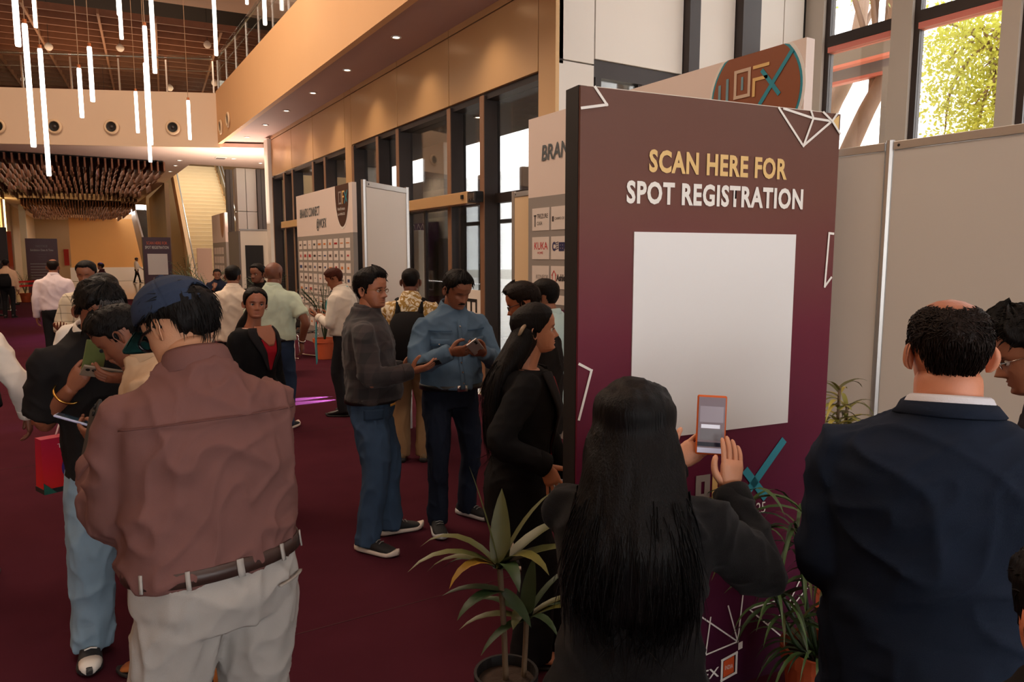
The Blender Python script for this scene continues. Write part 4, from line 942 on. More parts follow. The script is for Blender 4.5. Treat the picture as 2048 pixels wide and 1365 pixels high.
def long_hair(P, m, length=0.45, width=0.125, thick=0.06, head=True, spread=1.25, vox=0.011, name='hair', hw=1.0, tail=False, fall=0.0, seed=4, strands=0, lat=0.0):
    mb = MB(); k = P.k
    if head:
        C, X, Y, A, B = [], [], [], [], []
        ax = P.Rh @ V3(1, 0, 0); ay = P.Rh @ V3(0, 1, 0)
        for z, w, f, b in ((.02, .30, .06, .26), (.15, .36, .12, .36), (.35, .40, .20, .44), (.55, .42, .28, .50), (.72, .42, .40, .52), (.86, .37, .38, .47), (.96, .28, .30, .36), (1.03, .16, .17, .2), (1.055, .05, .05, .06)):
            C.append(P.H(0, -.06, z)); X.append(ax); Y.append(ay); A.append(w * P.hh * hw); B.append((f * P.hh * hw, b * P.hh * hw))
        ring_loft(mb, C, X, Y, A, B, 28)
    b0 = P.H(0, -.16, .55); b1 = P.H(0, -.28, .25); n0 = P.spine(.52) - P.fwd * (.085 + fall * .3) * k + P.lat * lat * .3; n1 = P.spine(.40) - P.fwd * (.135 + fall) * k + P.lat * lat * .7; n2 = P.spine(.52 - length * .75) - P.fwd * (.13 + fall) * k + P.lat * lat; n3 = P.spine(.52 - length) - P.fwd * (.12 + fall) * k + P.lat * lat
    path = spline([b0, b1, n0, n1, n2, n3], 5); m_ = len(path); T = np.gradient(path, axis=0); T = unit_rows(T)
    lt = [P.lat] * m_; Y = [unit(np.cross(t, P.lat)) for t in T]
    ts = np.linspace(0, 1, m_)
    Wd = np.interp(ts, [0, .2, .4, .6, .8, .94, 1], np.array([.75, .93, 1.04, spread, spread * 1.02, spread * .7, spread * .35])) * width * k; Td = np.interp(ts, [0, .3, .6, .9, 1], [1.1, 1.0, .8, .5, .2]) * thick * k
    if tail: Wd = np.interp(ts, [0, .15, .3, .6, .9, 1], [.9, .55, .42, .5, .42, .1]) * width * k
    ring_loft(mb, path, lt, Y, Wd, Td, 24)
    me = bake(mb.v, mb.f, vox, 5); co = mesh_co(me); no = mesh_no(me)
    a = np.arctan2(co[:, 0] - P.hpiv[0], -(co[:, 1] - P.hpiv[1]) + .25); q = np.stack([co[:, 0] * 55, co[:, 1] * 30, co[:, 2] * 3.5], 1); d = .004 * vnoise(q, seed) + .0025 * vnoise(q * 2.1, seed + 1) + .006 * vnoise(co * V3(14, 10, 3), seed + 2)
    set_co(me, co + no * d[:, None]); o = link(name, me, m, P.root, smooth=True)
    if strands:
        r = np.random.RandomState(seed); S = MB(); n = len(co); idx = r.choice(n, strands)
        for i in idx:
            if co[i][2] > P.neck[2] - .02: continue
            p = co[i] + no[i] * .002; L = (.06 + .10 * r.rand()) if p[2] < P.neck[2] else .025 + .03 * r.rand(); dn = unit(V3(r.normal(0, .12), r.normal(0, .1), -1) - no[i] * 0); dn = unit(dn - no[i] * (dn @ no[i]) * .9)
            S.tube([p, p + dn * L * .5 + no[i] * .004, p + dn * L + no[i] * .001], [.0016, .0013, .0003], 3, caps=False)
        S.build('hair_strands', m, o, smooth=True)['kind'] = 'stuff'
    return o

def spectacles(P, m, lens=True, y=.395, z=.475, w=.135, hgt=.075, parent=None, thick=.010):
    e = MB()
    for sd in (1, -1):
        pts = [P.H(sd * (.15 + w * .62 * math.cos(a)), y - .05 * abs(.15 + w * .62 * math.cos(a)) , z + hgt * .75 * math.sin(a)) for a in np.linspace(0, 2 * math.pi, 17)]
        e.tube(pts, thick * P.hh * .6, 6, caps=False)
        e.tube([P.H(sd * (.15 + w * .62), y - .012, z + .02), P.H(sd * .325, .22, z + .03), P.H(sd * .345, -.02, z + .02), P.H(sd * .335, -.10, z - .03)], thick * P.hh * .6, 6)
    e.tube([P.H(-.07, y, z + .015), P.H(0, y + .03, z + .03), P.H(.07, y, z + .015)], thick * P.hh * .6, 6)
    return e.build('spectacles', m, P.root, smooth=True)

# ================================================================== 1: man in brown shirt and navy cap, back to us
def man_cap():
    P = Person((.29, 1.99), -14, 1.745, 'man in a brown shirt, pale grey trousers and navy cap looking down at his phone', build=1.10, lean=3, lean2=6, head=(-22, 30, 4), skin=(196, 142, 108), voxel=.0085, headres=(96, 72),
               hands={-1: dict(at=(-.17, .36, 1.18), f=(.15, .5, .8), n=(.5, .1, .2), curl=.55, thumb=.5), 1: dict(at=(.06, .38, 1.16), f=(-.7, .6, .35), n=(-.4, -.6, .6), curl=.5)},
               poles={-1: (-.12, -.6, -1.0), 1: (.4, -.7, -1.2)}, feet={1: (.12, -.03, 12), -1: (-.12, .03, -10)}, twist=-4)
    sm = cloth_mat('brown_shirting', (108, 74, 69), noise=.10, nscale=5, bump=.2, bscale=900)
    sh = P.shirt(sm, hem=.045, belly=.05, grow=.028, radii=(.070, .070, .066, .052), wr=.015, seed=2, smooth=5, collar=False)
    P.collar(sm, 'collar', sh, scale=1.12, hgt=1.15)
    # yoke seam and centre back
    for t0, t1, a, b in ((.432, .437, 115, 245),): P.patch(t0, t1, a, b, cloth_mat('brown_seam', (92, 60, 56)), 'yoke_seam', sh, off=.009, th=.004, nt=1, npz=24)
    tm = cloth_mat('pale_trousers', (158, 152, 146), noise=.06, nscale=6, bscale=700)
    tr = P.trousers(tm, top=.085, radii=(.108, .100, .088, .082, .080), wr=.012, seed=5, belly=.05, grow=.016)
    P.belt(LEATHER, t=.073, hgt=.036, belly=.04, grow=.026, loops=tm)
    R0 = P.rings; P.rings = P.torso_rings(-.06, .018, .04)
    for ph in (140,): P.patch(-.005, .0, ph - 16, ph + 16, cloth_mat('pocket_edge', (150, 142, 134)), 'back_pocket_welt', tr, off=.012, th=.008, nt=1, npz=8)
    P.rings = R0
    P.body()
    P.hair(hair_mat('hair_cap_man', (24, 20, 19)), top=.02, sides=.045, back=.035, tous=.03, seed=3, strands=900, slen=.16, hl={0: .8, 60: .62, 78: .58, 84: .46, 94: .44, 102: .52, 118: .46, 135: .30, 180: .24})
    for sd in (1, -1): P.shoe(sd, SHOE_B, SOLE_D, sneaker=False)
    # cap
    cm = cloth_mat('cap_navy', (44, 54, 74), noise=.08, nscale=20, bscale=800); G, F, PH, Z = head_grid(190, 130, face=False); nr = unit_rows(G - V3(0, 0, .45))
    aph = np.degrees(np.abs(PH)); low = np.interp(aph, [0, 60, 110, 180], [.66, .61, .58, .55]); arch = .76 - .26 * ((180 - aph) / 34) ** 2
    keepm = (Z > low) & ~((aph > 146) & (Z < arch) & (Z > low + .07)); off = .075 + .035 * sstep(.7, 1.0, Z) - .012 * (np.abs(np.sin(PH * 3)) < .05)
    Q = G + nr * off[:, None]; Qi = G + nr * (off - .02)[:, None]; n = len(Q); faces = [f for f in F if all(keepm[i] for i in f)]
    mb = MB(); mb.add(P.HH(np.vstack([Q, Qi])), faces + [tuple(i + n for i in reversed(f)) for f in faces])
    cap = mb.build('cap', cm, P.root, smooth=True)
    V = []; nb, ns = 20, 8
    for lay in (0, -.022):
        for j in range(ns + 1):
            for i in range(nb + 1):
                a = math.radians(-68 + 136 * i / nb); r0x, r0y = .40 * math.sin(a), .06 + .40 * math.cos(a); e = j / ns * .34 * (math.cos(a) ** .6)
                V.append(P.H(r0x * (1 + .12 * j / ns), r0y + e, .66 + lay - .10 * (math.sin(a) ** 2) - .10 * (j / ns) ** 1.3))
    w = nb + 1; R = w * (ns + 1); Fb = []
    for j in range(ns):
        for i in range(nb): q = (j * w + i, j * w + i + 1, (j + 1) * w + i + 1, (j + 1) * w + i); Fb += [q, tuple(R + x for x in reversed(q))]
    for i in range(nb): Fb.append((ns * w + i, ns * w + i + 1, R + ns * w + i + 1, R + ns * w + i))
    MB().add(V, Fb).build('brim', cloth_mat('brim_teal', (30, 74, 70)), cap, smooth=True)
    MB().tube([P.HH(V3(.035 * math.cos(a), -.02 + .035 * math.sin(a), 1.115)[None])[0] for a in np.linspace(0, 6.28, 9)], .008, 6).build('button', cm, cap)
    spectacles(P, mat('spectacle_black', srgb(18, 16, 20), .3), thick=.03, y=.44, hgt=.10)
    phone(P, -1, 'black phone tilted in the hand of the man in the navy cap', M_BLACK, frame=((.35, .55, .75), (.75, -.1, -.3)), at=(-.165, .42, 1.27), size=(.078, .160, .010))
    MB().tube([P.wr[-1] + V3(.03 * math.cos(a), .012 * math.sin(a) + .0, .03 * math.sin(a) - .03) for a in np.linspace(0, 6.28, 14)], .006, 6).build('bead_bracelet', mat('green_bead', srgb(40, 120, 70), .2), P.root, smooth=True)
    return P
man_cap()

# ================================================================== 2: man in beige shirt bending over his phone
def man_beige():
    P = Person((.345, 3.115), -74, 1.645, 'man in a beige shirt bending his head over a pale blue phone', build=1.02, lean=5, lean2=13, head=(4, 42, 0), skin=(134, 82, 58), voxel=.0095, headres=(80, 64),
               hands={-1: dict(at=(.02, .27, 1.05), f=(.25, .9, .15), n=(.7, -.2, .6), curl=.5, thumb=.4), 1: dict(at=(.15, .28, 1.04), f=(-.25, .9, .25), n=(-.6, -.2, .7), curl=.45)},
               poles={-1: (-.6, -.6, -.8), 1: (.6, -.6, -.8)}, feet={1: (.10, .12, 6), -1: (-.10, -.04, -4)})
    sm = cloth_mat('beige_shirting', (188, 158, 128), noise=.05, bscale=800)
    sh = P.shirt(sm, hem=-.20, belly=.03, grow=.024, radii=(.078, .074, .068, .052), wr=.011, seed=12, smooth=5, collar=False); P.collar(sm, 'collar', sh, scale=1.1, hgt=1.1)
    P.patch(.05, .40, -2.5, 2.5, sm, 'placket', sh, off=.010, nt=12, npz=2)
    P.trousers(cloth_mat('navy_black_trousers', (24, 24, 30)), wr=.007, seed=8)
    P.body(beard=.25)
    P.hair(HB, top=.075, sides=.035, fringe=.05, tous=.02, seed=6, strands=500, slen=.12)
    for sd in (1, -1): P.shoe(sd, SHOE_BR, SOLE_D, sneaker=False)
    phone(P, -1, 'pale blue phone held by the man in the beige shirt', mat('phone_lilac', srgb(186, 190, 224), .35), mat('screen_blue', srgb(52, 74, 92), .08), at=(.075, .39, 1.115), frame=((-.05, .85, .35), (.1, -.35, .85)))
    return P
man_beige()
# ================================================================== 3: man in black T-shirt with grey fringe
def man_blacktee():
    P = Person((.13, 3.63), 166, 1.72, 'man in a black T-shirt and light blue jeans with a grey streak in his hair', build=.99, lean=3, lean2=8, side=7, head=(-6, 34, 0), skin=(142, 86, 60), voxel=.0105, headres=(64, 52),
               hands={1: dict(at=(.19, .14, 1.22), f=(-.35, .45, .75), n=(-.5, -.3, .2), curl=.6, thumb=.4), -1: dict(at=(.02, .36, 1.27), f=(.95, -.1, .12), n=(.1, -.5, .85), curl=.35, thumb=.7)},
               poles={1: (.22, -.6, -1.0), -1: (-.7, -.5, -.8)}, feet={1: (.15, .02, 18), -1: (-.14, -.10, -10)})
    tm = cloth_mat('black_jersey', (30, 28, 28), bscale=900)
    sh = P.shirt(tm, sleeves=-.12, hem=-.08, belly=.045, grow=.024, radii=(.078, .080, .06, .05), wr=.009, seed=21, collar=False, cuffs=False)
    P.collar(mat('collar_cream', srgb(226, 214, 198), .8), 'collar', sh, scale=1.05)
    for i, ch in enumerate('Leiy'):
        a = -10 + i * 7.5; p = P.surf(.18, -a, .016); lat, fw = P.axes(.18)
    me = lettering(P.root, 'Leiy...', mat('script_white', srgb(220, 216, 210), .7), P.surf(.175, 0, .022), -P.lat, P.up1, .085, sx=.8, shear=.35, off=.012)
    P.trousers(jeans('jeans_light', (128, 150, 166)), radii=(.108, .102, .092, .088, .088), wr=.012, seed=9, belly=.03, top=.02)
    P.body(beard=.5)
    hb = P.hair(HB, top=.10, sides=.05, fringe=.03, tous=.05, seed=8, strands=500, slen=.12)
    # the grey forelock
    G, F, PH, Z = head_grid(80, 64, face=False); r = np.random.RandomState(5); S = MB()
    for i in range(170):
        x = r.uniform(-.20, .16); a = np.array([x, .30 + r.uniform(-.06, .06), .97 + r.uniform(-.04, .02) - .5 * x * x]); b = a + V3(r.normal(0, .03), .10, -.03); c = b + V3(r.normal(0, .04), .05, -.11)
        S.tube(P.HH(np.array([a, b, c])), np.array([.010, .009, .002]) * P.hh, 3, caps=False)
    S.build('grey_forelock', HG, hb, smooth=True)
    for sd in (1, -1):
        s_ = P.shoe(sd, mat('sneaker_black', srgb(26, 26, 28), .6), mat('sneaker_sole', srgb(36, 38, 40), .6), lace_m=mat('lace_white', srgb(210, 206, 200), .8), length=.30)
        fx, fy, yaw = P.feet[sd]; a = math.radians(yaw); fd = V3(math.sin(a), math.cos(a), 0); lt = V3(math.cos(a), -math.sin(a), 0); c = V3(fx, fy, 0) + fd * .175
        mb = MB(); ring_loft(mb, [c - fd * .01 + V3(0, 0, .040), c + fd * .025 + V3(0, 0, .038), c + fd * .055 + V3(0, 0, .034)], [lt] * 3, [V3(0, 0, 1)] * 3, [.046, .041, .022], [.030, .024, .016], 16, .85); mb.build('toe_cap', mat('toe_white', srgb(220, 212, 202), .5), s_, smooth=True)
    phone(P, 1, 'green edged phone held upright by the man in the black T-shirt', mat('phone_green', srgb(96, 104, 56), .35), at=(.125, .24, 1.35), frame=((-.15, .25, .95), (-.2, -.95, .2)), size=(.078, .155, .010))
    phone(P, -1, 'grey phone lying flat in the palm of the man in the black T-shirt', mat('phone_grey', srgb(150, 132, 112), .3), at=(.12, .33, 1.30), frame=((.75, -.1, .2), (-.1, -.55, .8)), size=(.078, .155, .010))
    w = P.wr[1]; d = unit(w - P.el[1]); a1 = unit(np.cross(d, V3(0, 0, 1))); a2 = np.cross(d, a1)
    MB().tube([w - d * .035 + (a1 * math.cos(a) + a2 * math.sin(a)) * .052 for a in np.linspace(0, 6.2832, 25)], .0052, 8, caps=False).build('bangle', GOLD, P.root, smooth=True)
    # carrier bag hung from the wrist behind: red with a violet disc
    return P
P3 = man_blacktee()
# ================================================================== 4, 5: men in white and in checked shirt behind
def man_white():
    P = Person((.17, 4.80), 182, 1.70, 'man in a white shirt half hidden behind the man in the black T-shirt', build=1.06, head=(10, 20, 0), lean=2, skin=(140, 88, 62), voxel=.014, headres=(40, 34), hands={1: dict(at=(.18, .28, 1.08), f=(-.4, .8, .2), n=(0, -.2, 1)), -1: dict(at=(-.12, .30, 1.08), f=(.4, .8, .2), n=(0, -.2, 1))})
    P.shirt(cloth_mat('white_shirting', (226, 216, 204)), hem=.05, grow=.022, wr=.008, seed=31, belly=.02); P.trousers(cloth_mat('charcoal', (40, 40, 44)), seed=2); P.body(); P.hair(HB, top=.06, sides=.03, seed=9)
    for sd in (1, -1): P.shoe(sd, SHOE_B, SOLE_D, sneaker=False)
    P = Person((.16, 7.95), 200, 1.755, 'man in a cream checked shirt behind the group with phones', build=1.0, head=(0, 14, 0), skin=(146, 92, 66), voxel=.02, headres=(32, 28), hands={1: dict(at=(.18, .26, 1.10), f=(-.4, .8, .2), n=(0, -.2, 1))})
    P.shirt(check_mat('cream_check', (214, 200, 176), (120, 108, 88), 13, 13, .12, .55), hem=.05, grow=.02, wr=.006, seed=33); P.trousers(cloth_mat('charcoal', (40, 40, 44)), seed=2); P.body(shaved=.2); P.hair(HB, top=.06, sides=.03, seed=10)
    for sd in (1, -1): P.shoe(sd, SHOE_B, SOLE_D, sneaker=False)
man_white()
# ================================================================== 6, 7: man walking away, man at the left edge
def man_walk():
    P = Person((-.21, 13.3), 6, 1.755, 'balding man in a pale pink shirt walking away down the hall', build=1.06, head=(0, 4, 0), skin=(150, 92, 66), voxel=.02, headres=(36, 30), feet={1: (.09, .18, 4), -1: (-.09, -.16, -4)})
    P.shirt(cloth_mat('pale_pink_shirting', (224, 206, 208)), hem=.03, grow=.02, wr=.008, seed=41); P.trousers(cloth_mat('black_trousers', (26, 25, 27)), seed=4); P.body(); P.hair(HD, top=.02, sides=.015, bald=(-.02, .34, .26), seed=11)
    for sd in (1, -1): P.shoe(sd, SHOE_B, SOLE_D, sneaker=False)
    Q = Person((-.59, 4.82), 4, 1.70, 'man in a white shirt at the edge of the photo, only his arm in view', build=1.05, skin=(118, 70, 52), voxel=.012, headres=(36, 30), hands={1: dict(at=(.34, .06, .87), f=(.05, .1, -1), n=(-1, .1, 0), curl=.35)}, poles={1: (.5, -.9, 0)}, feet={1: (.1, -.15, 4), -1: (-.1, .15, -4)})
    Q.shirt(cloth_mat('white_shirting', (226, 216, 204)), hem=.03, grow=.018, wr=.012, seed=43); Q.trousers(cloth_mat('black_trousers', (26, 25, 27)), seed=4); Q.body(); Q.hair(HB, seed=12)
    for sd in (1, -1): Q.shoe(sd, SHOE_B, SOLE_D, sneaker=False)
    w = Q.wr[1]; d = unit(w - Q.el[1]); MB().tube([w - d * .03, w + d * .002], .036, 14).build('wristwatch', M_BLACK, Q.root, smooth=True)
    mb = MB()
    pts = [Q.surf(.08, 150, .03), Q.surf(.30, 120, .035), Q.spine(.50) + Q.lat * .12 + V3(0, 0, .05), Q.surf(.38, 40, .03), Q.surf(.2, 55, .03), Q.surf(.08, 100, .035)]
    mb.tube(spline(pts, 4), .022, 8); ring_loft(mb, [Q.spine(.05) - V3(0, .2, 0), Q.spine(.25) - V3(0, .21, 0), Q.spine(.46) - V3(0, .18, 0)], [Q.lat] * 3, [Q.fwd] * 3, [.15, .16, .12], [.08, .09, .05], 20, .7)
    free(Q, 'backpack', mb, cloth_mat('pack_black', (24, 23, 25)), 'black backpack strap over the white shirt at the photo edge', 'backpack', smooth=True)
man_walk()
# ================================================================== woman in black blazer looking at us
def woman_front():
    P = Person((1.05, 5.07), 146, 1.585, 'woman in a black blazer and red blouse turning to look at the camera', woman=True, head=(36, 2, -3), skin=(158, 98, 72), voxel=.011, headres=(72, 60), lean=0,
               feet={1: (.08, .06, 10), -1: (-.08, -.04, -8)}, nose=.85)
    bm = cloth_mat('black_blazer', (20, 19, 20), bscale=600)
    bl = P.shirt(bm, name='blazer', hem=-.12, grow=.022, radii=(.076, .068, .058, .048), wr=.006, seed=51, collar=False, neck_t=.52)
    red = cloth_mat('red_blouse', (150, 22, 34)); P.patch(.20, .43, -3, 3, red, 'blouse', P.root, off=.013, th=.006, nt=14, npz=8, taper=(-20, 20)); P.patch(.38, .525, -5, 5, mat('neckline_tan', srgb(158, 98, 72), .5), 'neckline_skin', P.root, off=.016, th=.006, nt=8, npz=8, taper=(-40, 40))
    lap = cloth_mat('blazer_lapel', (34, 31, 32))
    for sd in (1, -1): P.patch(.20, .515, sd * 3, sd * 8, lap, 'lapel', bl, off=.020, th=.008, nt=12, npz=4, taper=(sd * 30, sd * 58))
    P.trousers(cloth_mat('black_trousers', (26, 25, 27)), radii=(.100, .09, .075, .07, .075), seed=6)
    P.body(); P.eyes(); P.hair(HB, top=.045, sides=.05, hl=HL_WOMAN, tous=.006, seed=14)
    long_hair(P, HB, length=.42, width=.10, thick=.05, head=False, name='tied_hair', tail=True, lat=.04, vox=.012)
    for sd in (1, -1):
        o = P.shoe(sd, mat('foot_skin', srgb(158, 98, 72), .55), mat('sandal_sole', srgb(190, 150, 100), .6), name='foot', sneaker=False, length=.235)
        fx, fy, yaw = P.feet[sd]; a = math.radians(yaw); fd = V3(math.sin(a), math.cos(a), 0); lt = V3(math.cos(a), -math.sin(a), 0)
        for q in (.06, .09): c = V3(fx, fy, 0) + fd * q; MB().tube([c - lt * .040 + V3(0, 0, .02), c - lt * .03 + V3(0, 0, .06), c + fd * .015 + V3(0, 0, .07), c + lt * .03 + V3(0, 0, .06), c + lt * .042 + V3(0, 0, .02)], .008, 8).build('sandal_strap', mat('strap_gold', srgb(210, 170, 120), .4, metal=.4), o, smooth=True)
    for sd in (1, -1): MB().lathe([(.0001, -.006), (.005, -.004), (.006, 0), (.005, .004), (.0001, .006)], 10).build('earring', SILVER, P.root, smooth=True, loc=P.H(sd * .36, -.03, .30))
woman_front()
# ================================================================== man in dark checked shirt with spectacles
def man_plaid():
    P = Person((1.52, 4.14), 116, 1.71, 'man in a dark checked shirt and faded jeans with spectacles, holding out his hand', build=1.07, head=(26, 2, 0), skin=(166, 104, 74), voxel=.0098, headres=(88, 72), lean=-1,
               hands={1: dict(at=(.20, .26, 1.10), f=(.15, .95, .22), n=(-.45, -.1, .85), curl=.22, thumb=.75, thumb_curl=-.1), -1: dict(at=(-.22, .18, 1.05), f=(.2, .9, .2), n=(.6, 0, .7), curl=.4)},
               poles={1: (.55, -.75, -.75), -1: (-.5, -.7, -.7)}, feet={1: (.16, -.02, 30), -1: (-.10, .10, -22)}, jaw=1.06)
    sh = P.shirt(check_mat('dark_check', (28, 24, 25), (56, 46, 45), 9.0, 9.0, .45, .5), hem=.02, grow=.024, belly=.05, radii=(.070, .068, .060, .047), wr=.010, seed=61, smooth=5)
    tr = P.trousers(jeans('jeans_faded', (56, 74, 96)), radii=(.106, .096, .082, .074, .072), wr=.012, seed=10, belly=.03, top=.05)
    P.belt(LBLACK, t=.035, belly=.04, grow=.02, buckle=SILVER); P.rings = P.torso_rings(-.12, .012, .02)
    P.patch(-.07, -.005, 55, 95, jeans('jeans_pocket', (46, 62, 82)), 'hip_pocket', tr, off=.012, nt=5, npz=8); P.patch(.0, .012, 22, 40, mat('wallet_tan', srgb(200, 140, 50), .5), 'card_tab', tr, off=.02, nt=2, npz=3)
    P.body(beard=.28); P.eyes(); P.hair(HB, top=.09, sides=.03, fringe=.06, tous=.02, seed=15, strands=500, slen=.11, hl={0: .80, 30: .82, 48: .78, 58: .66, 74: .60, 84: .38, 94: .38, 100: .52, 118: .50, 128: .32, 150: .2, 180: .18})
    spectacles(P, mat('spectacle_metal', srgb(150, 110, 70), .3, metal=.8), thick=.012)
    for sd in (1, -1): P.shoe(sd, SHOE_D, SOLE_W, lace_m=LACE, length=.295)
    phone(P, 1, 'black phone lying in the open hand of the man in the checked shirt', M_BLACK, off=(-.01, .10, .022))
man_plaid()
# ================================================================== man in denim shirt typing on his phone
def man_denim():
    P = Person((2.08, 4.16), 184, 1.715, 'man with a moustache in a blue denim shirt typing on his phone', build=1.02, head=(-14, 26, 0), skin=(138, 84, 58), voxel=.0098, headres=(88, 72), lean=0, lean2=5,
               hands={1: dict(at=(.115, .27, 1.185), f=(-.75, .55, .1), n=(-.3, -.5, .4), curl=.45, thumb=.5), -1: dict(at=(-.10, .29, 1.17), f=(.75, .5, .2), n=(.3, -.5, .75), curl=.4, thumb=.6)},
               poles={1: (.75, -.45, -.7), -1: (-.75, -.45, -.7)}, feet={1: (.13, .06, 12), -1: (-.14, -.08, -28)})
    dm = jeans('denim_shirt', (90, 112, 132)); sh = P.shirt(dm, hem=.04, grow=.024, belly=.045, radii=(.069, .066, .059, .047), wr=.011, seed=71, smooth=5, open_col=True)
    P.patch(.05, .50, -2.6, 2.6, dm, 'placket', sh, off=.014, nt=16, npz=2)
    dk = jeans('denim_seam', (64, 88, 112))
    for sd in (1, -1):
        a = sd * 34
        f = P.patch(.345, .385, a - 18, a + 18, dm, 'pocket_flap', sh, off=.018, th=.006, nt=3, npz=8); P.patch(.27, .35, a - 17, a + 17, dm, 'pocket', sh, off=.012, nt=5, npz=8)
        P.patch(.342, .347, a - 18, a + 18, dk, 'pocket_seam', sh, off=.022, th=.006, nt=1, npz=8); P.patch(.43, .436, sd * 12, sd * 60, dk, 'yoke_seam', sh, off=.014, th=.006, nt=1, npz=8)
        MB().lathe([(.0001, .003), (.005, .002), (.006, 0)], 10).build('snap_button', SILVER, sh, loc=P.surf(.352, a, .024), rot=(-math.pi / 2, 0, 0))
    for t in (.46, .385, .31, .235, .16, .09): MB().lathe([(.0001, .004), (.0055, .003), (.0065, 0)], 10).build('snap_button', SILVER, sh, loc=P.surf(t, 0, .018), rot=(-math.pi / 2, 0, 0))
    P.trousers(jeans('jeans_indigo', (30, 36, 50)), radii=(.102, .088, .072, .062, .064), wr=.010, seed=11, belly=.03, top=.065)
    P.belt(LBLACK, t=.055, belly=.045, grow=.022, buckle=SILVER)
    P.body(beard=.15); P.hair(HB, top=.085, sides=.03, fringe=.05, tous=.025, seed=16, strands=500, slen=.12)
    MB().tube(spline([P.H(-.115, .36, .225), P.H(-.05, .405, .258), P.H(0, .412, .262), P.H(.05, .405, .258), P.H(.115, .36, .225)], 4), np.interp(np.linspace(0, 1, 17), [0, .3, .5, .7, 1], [.008, .026, .022, .026, .008]) * P.hh, 8).build('moustache', HB, P.root, smooth=True)
    for sd in (1, -1): P.shoe(sd, SHOE_D, mat('sole_grey_blue', srgb(190, 190, 190), .6), lace_m=LACE, length=.295)
    w = P.wr[-1]; d = unit(w - P.el[-1]); MB().tube([w - d * .022, w + d * .004], .034, 14).build('wristwatch', SILVER, P.root, smooth=True)
    phone(P, -1, 'silver phone in both hands of the man in the denim shirt', mat('phone_silver', srgb(190, 184, 180), .3, metal=.4), at=(.0, .39, 1.225), frame=((.45, .45, .35), (.2, -.75, .6)))
man_denim()
# ================================================================== man with backpack and patterned shirt, back to us
def man_pack():
    P = Person((2.46, 5.66), 30, 1.70, 'man in a white and mustard patterned shirt and khaki trousers wearing a backpack', build=1.05, head=(-4, 14, 0), skin=(104, 62, 46), voxel=.012, headres=(48, 40), hands={1: dict(at=(.16, .30, 1.1), f=(-.3, .9, .2), n=(0, -.2, 1)), -1: dict(at=(-.16, .30, 1.1), f=(.3, .9, .2), n=(0, -.2, 1))})
    pm = mat('leaf_print', srgb(222, 210, 184), .85); q = N(pm); tc = q.new('ShaderNodeTexCoord'); wv = q.new('ShaderNodeTexNoise'); wv.inputs['Scale'].default_value = 16; wv.inputs['Distortion'].default_value = 2.2; q.link(tc.outputs['Object'], wv.inputs['Vector'])
    cr = q.new('ShaderNodeValToRGB'); cr.color_ramp.elements[0].position = .47; cr.color_ramp.elements[0].color = (*srgb(226, 214, 190), 1); cr.color_ramp.elements[1].position = .52; cr.color_ramp.elements[1].color = (*srgb(164, 128, 62), 1); q.link(wv.outputs['Fac'], cr.inputs[0]); q.link(cr.outputs[0], q.n['Principled BSDF'].inputs['Base Color'])
    P.shirt(pm, hem=-.05, grow=.022, wr=.009, seed=81); P.trousers(cloth_mat('khaki_trousers', (136, 108, 78)), radii=(.104, .095, .085, .08, .08), wr=.010, seed=12)
    P.body(shaved=.75, hair_tint=(.22, .18, .16)); P.hair(HB, top=.012, sides=.008, tous=.003, seed=17)
    for sd in (1, -1): P.shoe(sd, mat('shoe_olive', srgb(112, 92, 62), .6), SOLE_D)
    mb = MB(); k = 1
    ring_loft(mb, [P.spine(t) - P.fwd * y for t, y in ((-.06, .15), (-.04, .21), (.10, .235), (.25, .225), (.36, .19), (.42, .15), (.44, .12))], [P.lat] * 7, [P.fwd] * 7, [.13, .16, .172, .168, .15, .12, .08], [.06, .09, .10, .095, .075, .05, .02], 24, .65)
    for sd in (1, -1):
        mb.tube(spline([P.surf(.40, 180 - sd * 20, .03), P.spine(.50) + P.lat * sd * .105 - P.fwd * .02 + V3(0, 0, .03), P.surf(.42, sd * 42, .03), P.surf(.25, sd * 62, .035), P.surf(.10, sd * 95, .035)], 4), .024, 8)
    free(P, 'backpack', mb, cloth_mat('pack_black', (24, 23, 25)), 'black backpack on the man in the patterned shirt', 'backpack', smooth=True)
man_pack()
